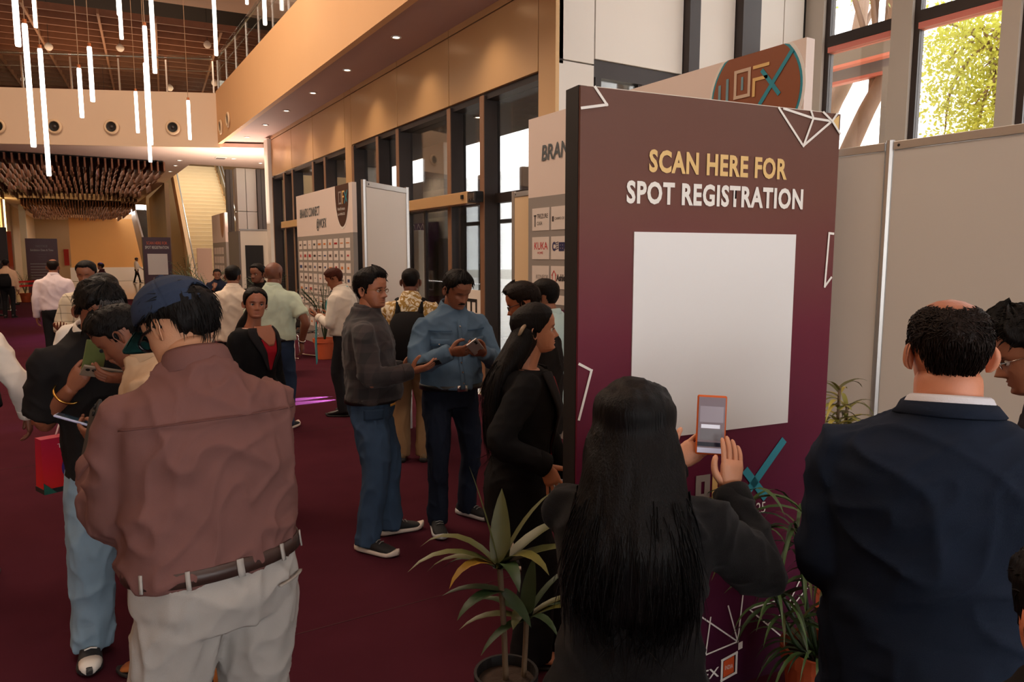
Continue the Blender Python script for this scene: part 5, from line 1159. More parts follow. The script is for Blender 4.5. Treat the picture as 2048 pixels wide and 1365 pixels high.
# ================================================================== man in white shirt with lanyard, side on
def man_lanyard():
    P = Person((2.58, 7.75), -46, 1.685, 'man with henna brown hair in a white shirt and turquoise lanyard reading his phone', head=(-6, 28, 0), lean=1, lean2=7, skin=(150, 92, 64), voxel=.014, headres=(56, 46), hands={-1: dict(at=(-.10, .27, 1.10), f=(.2, .9, .3), n=(.3, -.3, .8), curl=.4), 1: dict(at=(.12, .26, 1.08), f=(-.3, .9, .3), n=(-.3, -.3, .8), curl=.4)})
    sh = P.shirt(cloth_mat('white_shirting', (226, 216, 204)), hem=.04, grow=.022, wr=.010, seed=91, belly=.03); P.trousers(cloth_mat('charcoal', (40, 40, 44)), seed=13); P.belt(LBLACK, t=.06)
    P.body(beard=.1); P.hair(HR, top=.05, sides=.03, fringe=.03, seed=18)
    for sd in (1, -1): P.shoe(sd, SHOE_B, SOLE_D, sneaker=False)
    tl = mat('lanyard_turquoise', srgb(80, 176, 186), .6)
    MB().tube(spline([P.surf(.20, -6, .02), P.surf(.42, -30, .02), P.spine(.565) - P.lat * .07 + P.fwd * .0, P.spine(.575) - P.fwd * .085, P.spine(.565) + P.lat * .07, P.surf(.42, 30, .02), P.surf(.20, 6, .02)], 5), .007, 6).build('lanyard', tl, P.root, smooth=True)
    phone(P, -1, 'phone held by the man with the turquoise lanyard', M_BLACK, off=(-.01, .10, .02))
    R = P.root.matrix_basis
    mb = MB(); mb.tube(spline([(-.10, .30, 1.05), (-.11, .31, .8), (-.12, .30, .62), (-.10, .31, .58), (-.08, .31, .64), (-.085, .31, .85), (-.09, .30, 1.05)], 4), .006, 6)
    free(P, 'lanyard_strap', mb, tl, 'loose turquoise lanyard dangling from the hand of the man in white', 'lanyard', smooth=True)
man_lanyard()
# ================================================================== white shirt and mint polo men by the information desk
def men_desk():
    P = Person((1.56, 8.55), 12, 1.69, 'man in a cream white shirt with his back to us, near the information desk', build=1.1, head=(10, 8, 0), skin=(140, 90, 66), voxel=.014, headres=(44, 36), hands={1: dict(at=(.24, .10, .98), f=(-.3, .5, .4), n=(-1, 0, 0), curl=.5)})
    P.shirt(cloth_mat('cream_shirting', (228, 212, 194)), hem=-.05, grow=.022, wr=.010, seed=101, belly=.02); P.trousers(cloth_mat('charcoal', (40, 40, 44)), seed=14); P.body(); P.hair(HB, top=.06, sides=.035, seed=19)
    for sd in (1, -1): P.shoe(sd, SHOE_B, SOLE_D, sneaker=False)
    P = Person((1.74, 7.45), 34, 1.735, 'bald man in a mint polo shirt and jeans seen from behind', build=1.1, head=(8, 2, 0), skin=(122, 74, 54), voxel=.013, headres=(56, 46), hands={1: dict(at=(.27, .02, .90), f=(.0, .25, -.95), n=(-1, 0, 0), curl=.4)}, poles={1: (.8, -.6, 0)}, feet={1: (.11, .0, 8), -1: (-.11, .1, -8)})
    P.shirt(cloth_mat('mint_polo', (196, 210, 190), bscale=900), sleeves=-.22, hem=.03, grow=.022, wr=.011, seed=103, belly=.03, radii=(.074, .072, .06, .05), cuffs=False); P.trousers(jeans('jeans_navy', (40, 54, 78)), seed=15, wr=.009, top=.05); P.belt(LBLACK, t=.045)
    P.body(shaved=.35, hair_tint=(.5, .42, .4))
    for sd in (1, -1): P.shoe(sd, SHOE_D, SOLE_W)
    w = P.wr[1]; d = unit(w - P.el[1]); MB().tube([w - d * .03, w - d * .012], .034, 14).build('bracelet', SILVER, P.root, smooth=True)
    P = Person((2.0, 9.2), 215, 1.70, 'dark haired man in black facing us, mostly hidden by the man in mint', head=(20, 4, 0), skin=(128, 80, 58), voxel=.018, headres=(40, 34))
    P.shirt(cloth_mat('black_jersey', (30, 28, 28)), hem=-.05, wr=.006, seed=105, grow=.02); P.trousers(cloth_mat('charcoal', (40, 40, 44)), seed=3); P.body(beard=.4); P.eyes(); P.hair(HB, top=.07, sides=.03, seed=20)
    for sd in (1, -1): P.shoe(sd, SHOE_B, SOLE_D, sneaker=False)
men_desk()
# ================================================================== woman in black blazer, profile, showing the way
def woman_side():
    P = Person((1.60, 2.56), 118, 1.595, 'woman in a long black blazer in profile, her open hand pointing to the sign', woman=True, head=(-2, -2, 0), skin=(186, 126, 96), voxel=.0098, headres=(88, 72), lean=3, lean2=2,
               hands={1: dict(at=(.20, .10, .925), f=(.15, .35, -.9), n=(-.95, .1, -.1), curl=.12, spread=.7, thumb=.05, thumb_curl=-.9), -1: dict(at=(-.10, .24, .80), f=(.4, .7, -.4), n=(0, -.3, 1), curl=.4)},
               poles={1: (.4, -.7, -.5), -1: (-.6, -.7, -.6)}, feet={1: (.08, .05, 6), -1: (-.08, .16, -6)}, nose=.95)
    bm = cloth_mat('black_blazer', (20, 19, 20), bscale=600); bl = P.shirt(bm, name='blazer', hem=-.20, grow=.03, radii=(.078, .074, .064, .056), wr=.008, seed=111, collar=False, neck_t=.52)
    P.patch(.10, .48, -3, 3, cloth_mat('red_blouse', (150, 22, 34)), 'blouse', P.root, off=.014, th=.006, nt=12, npz=6, taper=(-30, 30))
    lap = cloth_mat('blazer_lapel', (34, 31, 32))
    for sd in (1, -1): P.patch(.12, .515, sd * 3, sd * 8, lap, 'lapel', bl, off=.020, th=.008, nt=10, npz=4, taper=(sd * 30, sd * 62))
    P.trousers(cloth_mat('black_trousers', (26, 25, 27)), radii=(.104, .095, .085, .09, .10), seed=16, wr=.008)
    P.body(); P.eyes(); P.hair(HB, top=.05, sides=.06, hl=HL_WOMAN, tous=.008, seed=21)
    long_hair(P, HB, length=.40, width=.12, thick=.06, head=False, name='long_hair', spread=1.05, vox=.011, seed=23, strands=500)
    MB().tube(spline([P.H(.30, -.22, .62), P.H(.40, -.30, .56), P.H(.42, -.36, .46), P.H(.33, -.40, .38)], 4), np.array([.02, .03, .035, .038, .04, .04, .04, .038, .035, .03, .025, .02, .012]) * P.hh, 8).build('hair_claw', mat('claw_tortoise', srgb(150, 126, 100), .3), P.root, smooth=True)
    for sd in (1, -1): P.shoe(sd, mat('foot_skin_light', srgb(186, 126, 96), .55), mat('sandal_black', srgb(22, 20, 20), .6), name='foot', sneaker=False, length=.235)
    phone(P, -1, 'phone held low by the woman in the long black blazer', mat('phone_violet', srgb(120, 110, 160), .3), off=(0, .09, .02))
woman_side()
# ================================================================== two men behind her
def men_behind():
    P = Person((2.22, 3.34), -42, 1.655, 'man with glasses in a black T-shirt and blue jeans behind the woman in the blazer', build=1.08, head=(-8, 20, 0), lean=1, lean2=4, skin=(172, 106, 74), voxel=.0105, headres=(64, 52), hands={-1: dict(at=(-.03, .20, 1.10), f=(.9, .2, .1), n=(0, -.3, 1), curl=.5), 1: dict(at=(.06, .21, 1.08), f=(-.9, .2, .1), n=(0, -.3, 1), curl=.5)}, poles={-1: (-.9, -.5, -.5), 1: (.9, -.5, -.5)})
    P.shirt(cloth_mat('black_jersey', (30, 28, 28)), sleeves=-.18, hem=-.07, grow=.024, belly=.05, radii=(.074, .076, .06, .05), wr=.008, seed=121, collar=True, cuffs=False); P.trousers(jeans('jeans_mid', (66, 84, 110)), wr=.010, seed=17, top=.0)
    P.body(); P.hair(HD, top=.07, sides=.04, fringe=.06, tous=.015, seed=22, strands=300); spectacles(P, mat('spectacle_dark', srgb(24, 22, 26), .3), thick=.016)
    for sd in (1, -1): P.shoe(sd, SHOE_D, SOLE_W)
    Q = Person((2.70, 3.92), -20, 1.64, 'man in a pale teal shirt tucked behind the man in the black T-shirt', build=1.04, skin=(150, 96, 70), voxel=.014, headres=(40, 34), head=(0, 10, 0), hands={-1: dict(at=(-.06, .30, 1.05), f=(.4, .8, 0), n=(0, -.2, 1))})
    Q.shirt(cloth_mat('teal_shirting', (186, 208, 204)), hem=-.08, grow=.022, wr=.008, seed=123); Q.trousers(cloth_mat('grey_trousers', (130, 124, 116)), seed=18); Q.body(); Q.hair(HB, top=.06, sides=.03, seed=24)
    for sd in (1, -1): Q.shoe(sd, SHOE_B, SOLE_D, sneaker=False)
men_behind()
# ================================================================== woman photographing the sign
def woman_photo():
    P = Person((1.055, 1.20), 42, 1.505, 'long haired woman in a black blazer raising her phone to the sign', woman=True, build=1.06, head=(4, 4, 0), lean=2, lean2=2, skin=(208, 148, 116), voxel=.0085, headres=(64, 52),
               hands={1: dict(at=(.240, .245, 1.172), f=(.08, .25, .96), n=(-.45, .88, -.1), curl=.12, thumb=-.25, thumb_curl=.35, curls=[.10, .14, .18, .22]), -1: dict(at=(.105, .345, 1.205), f=(.72, .12, .55), n=(-.1, -.95, .2), curl=.10, thumb=.12, thumb_curl=-.15)},
               poles={1: (.5, -.35, -.85), -1: (-.6, -.5, -.8)}, feet={1: (.09, 0, 8), -1: (-.09, .03, -8)})
    bm = cloth_mat('black_blazer_soft', (19, 18, 19), bscale=600, sheen=.05); P.shirt(bm, name='blazer', hem=-.24, grow=.036, radii=(.084, .082, .076, .055), wr=.012, seed=131, collar=False, smooth=5)
    P.trousers(cloth_mat('black_trousers', (26, 25, 27)), radii=(.112, .10, .085, .08, .08), seed=19); P.body()
    long_hair(P, hair_mat('hair_glossy_black', (16, 13, 13)), length=.30, width=.136, thick=.09, hw=1.2, spread=1.16, vox=.008, seed=25, strands=1600, fall=.01)
    for sd in (1, -1): P.shoe(sd, SHOE_B, SOLE_D, sneaker=False)
    sc = mat('screen_camera_view', srgb(120, 110, 118), .1, emit=srgb(118, 104, 110), estr=.35)
    ph = phone(P, -1, 'phone in an orange case held up to the sign by the long haired woman', mat('case_orange', srgb(214, 96, 32), .4), sc, at=(.197, .335, 1.318), frame=((.02, .10, 1.0), (0, -1, .1)), size=(.076, .158, .011))
    return P, ph
PW, PHW = woman_photo()
for (x0, x1, y0, y1, c) in ((-.034, .034, -.073, -.060, (176, 176, 196)), (-.026, .022, -.008, .002, (214, 214, 226)), (-.028, .028, -.040, -.010, (104, 100, 104)), (-.034, .034, -.056, -.045, (22, 26, 40)), (-.030, .030, .008, .050, (136, 126, 134))):
    s_ = [o for o in PHW.children if o.name.startswith('screen')][0]; z = max(v.co.z for v in s_.data.vertices) if max(v.co.z for v in s_.data.vertices) > .006 else min(v.co.z for v in s_.data.vertices)
    MB().box(x0, x1, y0, y1, z - .0002, z + (.0004 if z > 0 else -.0004)).build('screen_block', mat('screen_%d_%d_%d' % c, srgb(*c), .2, emit=srgb(*c), estr=.4), s_)
# ================================================================== man in navy blazer at the right
def man_navy():
    P = Person((1.622, .820), 52, 1.695, 'balding man in a navy blazer with his back to us', build=1.18, head=(-2, 3, 0), skin=(206, 136, 104), voxel=.0085, headres=(112, 88), hands={-1: dict(at=(-.20, .26, 1.07), f=(-.15, .9, .3), n=(.3, -.3, .8), curl=.4), 1: dict(at=(.16, .34, 1.06), f=(-.3, .8, .3), n=(-.3, -.3, .8), curl=.4)}, poles={-1: (-.12, -.6, -1.0), 1: (.2, -.6, -1.0)}, headw=.98, neckw=1.13)
    nm = cloth_mat('navy_blazer', (25, 33, 48), noise=.06, nscale=5, bscale=800); bl = P.shirt(nm, name='blazer', hem=-.22, grow=.034, belly=.03, radii=(.078, .078, .076, .060), wr=.010, seed=141, collar=False, smooth=5)
    cm = cloth_mat('collar_white', (206, 206, 214)); P.collar(cm, 'shirt_collar', P.root, scale=1.16, hgt=.75); P.collar(nm, 'collar', bl, scale=1.30, hgt=.35, open_front=True)
    P.trousers(cloth_mat('charcoal', (40, 40, 44)), seed=20); P.body(shaved=.55, hair_tint=(.35, .27, .24))
    P.hair(hair_mat('hair_thin_brown', (40, 28, 23)), top=.014, sides=.014, bald=(.15, .53, .30), tous=.004, seed=26, strands=2600, slen=.08, hl={0: .9, 40: .86, 62: .70, 78: .60, 84: .46, 94: .44, 100: .54, 118: .48, 128: .36, 150: .25, 180: .22})
    for sd in (1, -1): P.shoe(sd, SHOE_B, SOLE_D, sneaker=False)
    phone(P, -1, 'phone with bright screen in the hand of the man in the navy blazer', M_BLACK, mat('screen_white', srgb(230, 226, 240), .1, emit=srgb(226, 222, 240), estr=1.2), off=(0, .09, .022))
man_navy()
def edge_people():
    P = Person((2.285, .79), -25, 1.665, 'curly haired man with thin glasses looking in at the photo edge', head=(-4, 24, 0), lean=3, lean2=8, skin=(170, 110, 80), voxel=.012, headres=(72, 60))
    P.shirt(cloth_mat('dark_polo', (44, 40, 46)), hem=-.05, grow=.02, seed=151); P.trousers(cloth_mat('charcoal', (40, 40, 44)), seed=21); P.body(beard=.2); P.eyes(); P.hair(HB, top=.11, sides=.09, fringe=.07, back=.05, tous=.085, seed=27, strands=900, slen=.12); spectacles(P, SILVER, thick=.010)
    for sd in (1, -1): P.shoe(sd, SHOE_B, SOLE_D, sneaker=False)
    Q = Person((1.155, .385), 40, 1.375, 'dark haired child in the bottom corner, only hair and an ear in view', head=(0, 4, 0), skin=(200, 120, 88), voxel=.011, headres=(72, 60), cat='person')
    Q.shirt(cloth_mat('black_jersey', (30, 28, 28)), hem=-.05, grow=.02, seed=153, collar=False); Q.trousers(cloth_mat('charcoal', (40, 40, 44)), seed=22); Q.body(); Q.hair(HB, top=.06, sides=.06, back=.03, tous=.03, seed=28, strands=500)
    for sd in (1, -1): Q.shoe(sd, SHOE_B, SOLE_D, sneaker=False)
edge_people()
# ================================================================== small figures far off
def far_people():
    def simple(loc, face, h, lab, top_c, leg_c, skin=(120, 76, 56), hair=HB, sleeves=1.0, seed=0, vox=.026, cap=None, **kw):
        P = Person(loc, face, h, lab, voxel=vox, headres=(28, 24), skin=skin, **kw)
        P.shirt(cloth_mat('top_%d_%d_%d' % top_c, top_c), hem=.02 if sleeves > 0 else -.04, sleeves=sleeves, grow=.02, wr=.006, seed=seed); P.trousers(cloth_mat('legs_%d_%d_%d' % leg_c, leg_c), seed=seed + 1); P.body()
        P.hair(hair, top=.06, sides=.03, seed=seed)
        for sd in (1, -1): P.shoe(sd, SHOE_B, SOLE_D, sneaker=False)
        if cap:
            mb = MB(); ring_loft(mb, [P.H(0, -.02, z) for z in (.66, .85, 1.0, 1.1)], [V3(1, 0, 0)] * 4, [V3(0, 1, 0)] * 4, [.40 * P.hh, .40 * P.hh, .3 * P.hh, .1 * P.hh], [.46 * P.hh, .46 * P.hh, .36 * P.hh, .1 * P.hh], 16)
            ring_loft(mb, [P.H(0, .3, .66), P.H(0, .74, .62)], [V3(1, 0, 0)] * 2, [V3(0, 0, 1)] * 2, [.36 * P.hh, .22 * P.hh], [.02 * P.hh, .02 * P.hh], 12); mb.build('cap', cap, P.root, smooth=True)
        return P
    simple((3.95, 55.5), 100, 1.74, 'guard in a cap walking past the amber wall', (196, 180, 164), (26, 25, 27), cap=mat('guard_cap', srgb(50, 26, 30), .7), feet={1: (.09, .2, 0), -1: (-.09, -.2, 0)}, hands={-1: dict(at=(-.2, .35, .95))})
    simple((.85, 25.0), -60, 1.62, 'woman in dark clothes looking at papers before the amber wall', (52, 26, 30), (40, 22, 26), woman=True, hands={-1: dict(at=(-.1, .3, 1.1)), 1: dict(at=(.1, .3, 1.1))})
    P = simple((-1.55, 25.5), 10, 1.72, 'man in a pale shirt with a dark backpack beside the red rope', (206, 170, 140), (26, 25, 27))
    mb = MB(); ring_loft(mb, [P.spine(t) - P.fwd * y for t, y in ((.0, .16), (.05, .21), (.25, .22), (.40, .17))], [P.lat] * 4, [P.fwd] * 4, [.12, .16, .16, .1], [.06, .09, .09, .03], 16, .7); free(P, 'backpack', mb, cloth_mat('pack_black', (24, 23, 25)), 'dark backpack on the man beside the red rope', 'backpack', smooth=True)
    simple((-1.95, 26.4), 60, 1.72, 'second man at the red rope standing further in', (150, 120, 104), (30, 28, 30))
    Q = simple((2.82, 17.2), 190, 1.70, 'seated man in a navy T-shirt resting his chin on his hand behind the desk', (28, 32, 48), (30, 30, 36), sleeves=-.2, seat=.70, hands={1: dict(at=(.06, .26, 1.10), f=(-.2, -.4, .9), n=(0, -1, 0), curl=.6), -1: dict(at=(-.16, .34, .96), f=(.8, .5, 0), n=(0, 0, -1))}, head=(0, 12, 0))
    Q.body_o['label'] = 'bearded face and bare forearms'
    flat_poly(MB(), [(0, 0), (.05, -.035), (.1, 0), (.05, -.02)], Q.surf(.28, 6, .02), -Q.lat, Q.up1, .004).build('chest_mark', mat('mark_white', srgb(210, 206, 200), .7), Q.root)
    simple((5.85, 9.0), 20, 1.80, 'man in a dark blue shirt standing outside the glass door', (52, 64, 80), (40, 40, 44), vox=.018)
far_people()
# ================================================================== signs and booths
def print_mat(name, stops, rough=0.38, axis='Z', scale=1.0, off=0.0):
    """colour gradient along an object axis: ink colours, on the plum sign also painted glare"""
    if name in MATS: return MATS[name]
    m = mat(name, srgb(*stops[0][1]), rough, spec=.15); q = N(m); tc = q.new('ShaderNodeTexCoord'); sp = q.new('ShaderNodeSeparateXYZ'); q.link(tc.outputs['Object'], sp.inputs[0])
    ma = q.new('ShaderNodeMath', operation='MULTIPLY_ADD'); ma.inputs[1].default_value = scale; ma.inputs[2].default_value = off; q.link(sp.outputs[axis], ma.inputs[0])
    cr = q.new('ShaderNodeValToRGB'); el = cr.color_ramp.elements; el[0].position = stops[0][0]; el[0].color = (*srgb(*stops[0][1]), 1); el[1].position = stops[-1][0]; el[1].color = (*srgb(*stops[-1][1]), 1)
    for p, c in stops[1:-1]: e_ = el.new(p); e_.color = (*srgb(*c), 1)
    nz = q.new('ShaderNodeTexNoise'); nz.inputs['Scale'].default_value = 1.6; q.link(tc.outputs['Object'], nz.inputs['Vector']); ad = q.new('ShaderNodeMath', operation='MULTIPLY_ADD'); ad.inputs[1].default_value = .12; q.link(nz.outputs['Fac'], ad.inputs[0]); q.link(ma.outputs[0], ad.inputs[2])
    q.link(ad.outputs[0], cr.inputs[0]); q.link(cr.outputs[0], q.n['Principled BSDF'].inputs['Base Color']); return m
INK_W = mat('ink_white', srgb(236, 230, 222), .5); INK_G = mat('ink_gold', srgb(226, 186, 118), .5); INK_T = mat('ink_teal', srgb(30, 140, 158), .5); INK_GREY = mat('ink_grey', srgb(150, 140, 136), .5)
PLUM = print_mat('ink_plum_glare', [(0.0, (48, 17, 36)), (.35, (98, 26, 56)), (.62, (106, 38, 54)), (.82, (110, 70, 60)), (1.0, (108, 78, 68))], .5, 'Z', 1 / 2.4, -.06)  # brownish top stops paint warm lamp glare into the plum print
AX, AY, BX, BY = 1.495, 2.000, 2.680, 1.848
_L = math.hypot(BX - AX, BY - AY); ex = Vector(((BX - AX) / _L, (BY - AY) / _L, 0)); ez = Vector((0, 0, 1)); nn = ex.cross(ez); SGH = 2.33
sg = empty('standing_sign', (AX, AY, 0), 0, label='tall plum sign reading SCAN HERE FOR SPOT REGISTRATION with a blank white panel', cat='sign')
O0 = Vector((0, 0, 0)); bk = -nn
def sgbox(name, s0, s1, z0, z1, d0, d1, m, **kw):
    p = [ex * s + ez * z + bk * d for z in (z0, z1) for s, d in ((s0, d0), (s1, d0), (s1, d1), (s0, d1))]; return MB().hexa(p).build(name, m, sg, **kw)
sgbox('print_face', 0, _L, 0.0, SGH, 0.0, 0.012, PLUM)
sgbox('side_frame', -0.002, 0.03, 0.0, SGH + .004, 0.013, 0.10, M_BLACK); sgbox('side_frame', _L - .03, _L + .002, 0, SGH + .004, 0.013, .10, M_BLACK)
sgbox('back_board', 0.03, _L - .03, 0.0, SGH + .018, 0.06, 0.085, mat('foam_white', srgb(226, 214, 200), .7)); sgbox('top_rail', .03, _L - .03, SGH - .05, SGH - .004, .013, .05, M_BLACK)
K = .84
def S(s, z): return (s * K, .2816 + K * z)
def sgtext(body, m, s0, s1, zb, hgt, bold=.02, sp=1.0, **kw):
    """fit a line of condensed lettering between s0 and s1"""
    me = text_mesh(body, 1.0, 1.0, bold, 'LEFT', spacing=sp); co = mesh_co(me); x0, x1 = co[:, 0].min(), co[:, 0].max(); h_ = co[:, 1].max() - max(0, co[:, 1].min())
    a, z = S(s0, zb); b, _ = S(s1, zb); hh = hgt * K; nm = me.copy(); c = co.copy(); c[:, 0] = (c[:, 0] - x0) / (x1 - x0) * (b - a); c[:, 1] = c[:, 1] / co[:, 1].max() * hh
    set_co(nm, c); nm.materials.clear(); o = link('lettering', nm, m, sg); M = Matrix((ex, ez, nn)).transposed().to_4x4(); M.translation = ex * a + ez * z + nn * .004; o.matrix_local = M; return o
sgtext('SCAN HERE FOR', INK_G, .330, 1.095, 2.121, .090, .036, 1.10); sgtext('SPOT REGISTRATION', INK_W, .221, 1.202, 1.988, .090, .036, 1.10)
a, z1 = S(.262, 1.866); b, z0 = S(1.168, .960)
flat_poly(MB(), [(a, z0), (b, z0), (b, z1), (a, z1)], O0, ex, ez, .005, .004).build('white_panel', mat('panel_white', srgb(231, 228, 226), .5), sg)
def sglines(segs, m=INK_W, w=.009, name='line_art'):
    return strip_lines(MB(), [(Vector(S(*p)), Vector(S(*q))) for p, q in segs], O0, ex, ez, w, .004).build(name, m, sg)
sglines([((.064, 2.436), (.119, 2.373)), ((.119, 2.373), (.004, 2.351))]); sglines([((1.031, 2.434), (1.188, 2.276)), ((1.188, 2.276), (1.361, 2.401)), ((1.361, 2.401), (1.242, 2.405)), ((1.242, 2.405), (1.06, 2.434)), ((1.242, 2.405), (1.188, 2.276)), ((1.242, 2.405), (1.225, 2.436)), ((1.361, 2.401), (1.305, 2.436)), ((1.361, 2.401), (1.39, 2.436)), ((1.361, 2.401), (1.415, 2.347))])
flat_poly(MB(), [S(1.365, 2.401), S(1.41, 2.352), S(1.41, 2.432)], O0, ex, ez, .003).build('corner_triangle', INK_G, sg)
sglines([((1.408, 1.873), (1.381, 1.875)), ((1.381, 1.875), (1.369, 1.618)), ((1.369, 1.618), (1.408, 1.66))]); sglines([((.006, 1.318), (.063, 1.288)), ((.063, 1.288), (.006, 1.085))]); sglines([((1.408, .625), (1.36, .603)), ((1.36, .603), (1.408, .572))])
sglines([((.600, .13), (.908, -.109)), ((.908, -.109), (.713, -.132)), ((.713, -.132), (.736, .052)), ((.908, -.109), (.931, .15)), ((.908, -.109), (.84, .088))], w=.006); sglines([((.972, .045), (1.144, .052)), ((.972, .045), (1.222, -.173)), ((1.222, -.173), (1.40, -.12)), ((1.23, .02), (1.34, .20)), ((1.34, .20), (1.40, .15)), ((1.1, -.06), (1.17, -.03)), ((1.25, .0), (1.40, .12))], w=.006)
# fair logo: block letters and the big teal cross
sglines([((.640, .655), (.640, .745)), ((.640, .655), (.690, .655)), ((.690, .655), (.690, .745)), ((.690, .745), (.640, .745))], INK_GREY, .026, 'logo_letter'); sglines([((.735, .60), (.735, .745)), ((.735, .745), (.84, .745)), ((.735, .675), (.82, .675))], INK_G, .026, 'logo_letter')
sglines([((.885, .590), (1.139, .862))], INK_T, .034, 'logo_cross'); sglines([((.925, .740), (1.038, .612))], INK_T, .034, 'logo_cross')
sgtext('Furniture Expo 2025', INK_W, .52, 1.05, .525, .055, .0); sgtext('20-23 March, Mumbai', INK_GREY, .72, 1.03, .465, .03, .0)
sgtext('EX', INK_W, .70, .80, -.262, .05, .01)
q0 = [S(.815, -.28), S(.905, -.26), S(.905, -.16), S(.815, -.18)]
sglines([((.815, -.29), (.905, -.27)), ((.905, -.27), (.905, -.165)), ((.905, -.165), (.815, -.185)), ((.815, -.185), (.815, -.29))], INK_W, .010, 'badge_frame'); flat_poly(MB(), [S(.828, -.278), S(.892, -.264), S(.892, -.178), S(.828, -.196)], O0, ex, ez, .003).build('badge', mat('badge_orange', srgb(214, 84, 34), .5), sg)
flat_poly(MB(), [S(.915, -.155), S(.94, -.150), S(.94, -.115), S(.915, -.12)], O0, ex, ez, .004).build('badge_dot', INK_W, sg); sgtext('INDIA', INK_W, .836, .884, -.24, .022, .0)

# ---- brand walls
BW_W = mat('banner_white', srgb(232, 214, 204), .5, noise=.02, nscale=1); BW_G = mat('banner_grey', srgb(150, 142, 136), .5); CARD = mat('logo_card', srgb(226, 214, 206), .5)
def brand_wall(x, y0, y1, ztop, zband, lab, cols, rows, cw, ch, py, pz, yl, zl, th=.08):
    e = empty('banner_wall', (x, y1, 0), label=lab, cat='banner wall')
    MB().box(0, th, y0 - y1, 0, zband, ztop).build('upper_print', BW_W, e); MB().box(0, th, y0 - y1, 0, 0.0, zband).build('lower_print', BW_G, e)
    me = MB().box(-.004, 0, -cw, 0, -ch, 0).mesh('logo_card'); r = random.Random(3); marks = [mat('mark_%d' % i, srgb(*c), .6) for i, c in enumerate(((170, 40, 44), (60, 56, 60), (90, 60, 54), (170, 40, 44), (120, 112, 108), (40, 60, 110), (200, 120, 60)))]
    for j in range(rows):
        for i in range(cols):
            yy = yl - i * py; zz = zl - j * pz
            if yy - cw < y0 - y1 + .02 or zz - ch < .25: continue
            c = link('logo_card', me, CARD, e, loc=(0, yy, zz))
            if rows > 8 or j > 2:
                w_ = cw * r.uniform(.3, .75); h_ = ch * r.uniform(.08, .35); MB().box(-.007, -.004, -cw / 2 - w_ / 2, -cw / 2 + w_ / 2, -ch / 2 - h_ / 2, -ch / 2 + h_ / 2).build('logo_mark', r.choice(marks), c)
    return e
def bt(e, body, m, y, z, size, **kw): return lettering(e, body, m, (0, y, z), (0, -1, 0), (0, 0, 1), size, align='LEFT', off=kw.pop('off', .006), **kw)
B2 = brand_wall(4.0, 3.02, 6.21, 3.12, 2.35, 'large brand logo wall partly hidden behind the plum sign', 9, 7, .30, .22, .334, .283, -.077, 2.241)
T1 = mat('ink_slate', srgb(84, 92, 96), .5)
bt(B2, 'BRANDS CONNECT', T1, -.235, 2.694, .205, sx=.85, bold=.004, shear=.12); bt(B2, '@WOFX', T1, -.9, 2.44, .205, sx=.85, bold=.004, shear=.12)
IK = mat('ink_black', srgb(56, 50, 50), .6); IR = mat('ink_red', srgb(206, 44, 48), .6); IN = mat('ink_navy', srgb(50, 48, 92), .6)
bt(B2, 'TREZURE', IK, -.165, 2.14, .062, sx=.75); bt(B2, 'CASA', IK, -.165, 2.075, .05, sx=.75); MB().box(-.007, -.004, -.150, -.112, 2.16, 2.175).build('logo_mark', IK, B2); MB().box(-.007, -.004, -.137, -.125, 2.06, 2.16).build('logo_mark', IK, B2)
bt(B2, 'CAMPO DE HOME', IK, -.47, 2.115, .036, sx=.9); MB().box(-.007, -.004, -.455, -.43, 2.10, 2.15).build('logo_mark', IK, B2)
bt(B2, 'KUKA', IR, -.115, 1.835, .105, sx=.85); bt(B2, 'HOME', IR, -.175, 1.79, .035); bt(B2, 'C', IN, -.435, 1.825, .11, sx=.7, bold=.006); bt(B2, 'EERS', IN, -.545, 1.825, .10, sx=.7, bold=.008)
strip_lines(MB(), [(Vector((.495, 1.835 + i * .02)), Vector((.535, 1.845 + i * .02))) for i in range(4)], (0, 0, 0), (0, -1, 0), (0, 0, 1), .006, .006).build('logo_mark', IN, B2)
bt(B2, 'KONFOR', INK_GREY, -.15, 1.545, .062, sx=.85); bt(B2, 'Ashley', IK, -.51, 1.535, .085, sx=.75, bold=.004); strip_lines(MB(), [(Vector((.44, 1.52)), Vector((.44, 1.59))), (Vector((.43, 1.585)), Vector((.467, 1.63))), (Vector((.467, 1.63)), Vector((.504, 1.585))), (Vector((.494, 1.52)), Vector((.494, 1.59))), (Vector((.44, 1.52)), Vector((.494, 1.52)))], (0, 0, 0), (0, -1, 0), (0, 0, 1), .007, .006).build('logo_mark', IR, B2)
MB().box(-.005, 0, -.95, -.42, 1.02, 1.30).build('violet_card', mat('card_violet', srgb(96, 34, 72), .5), B2)
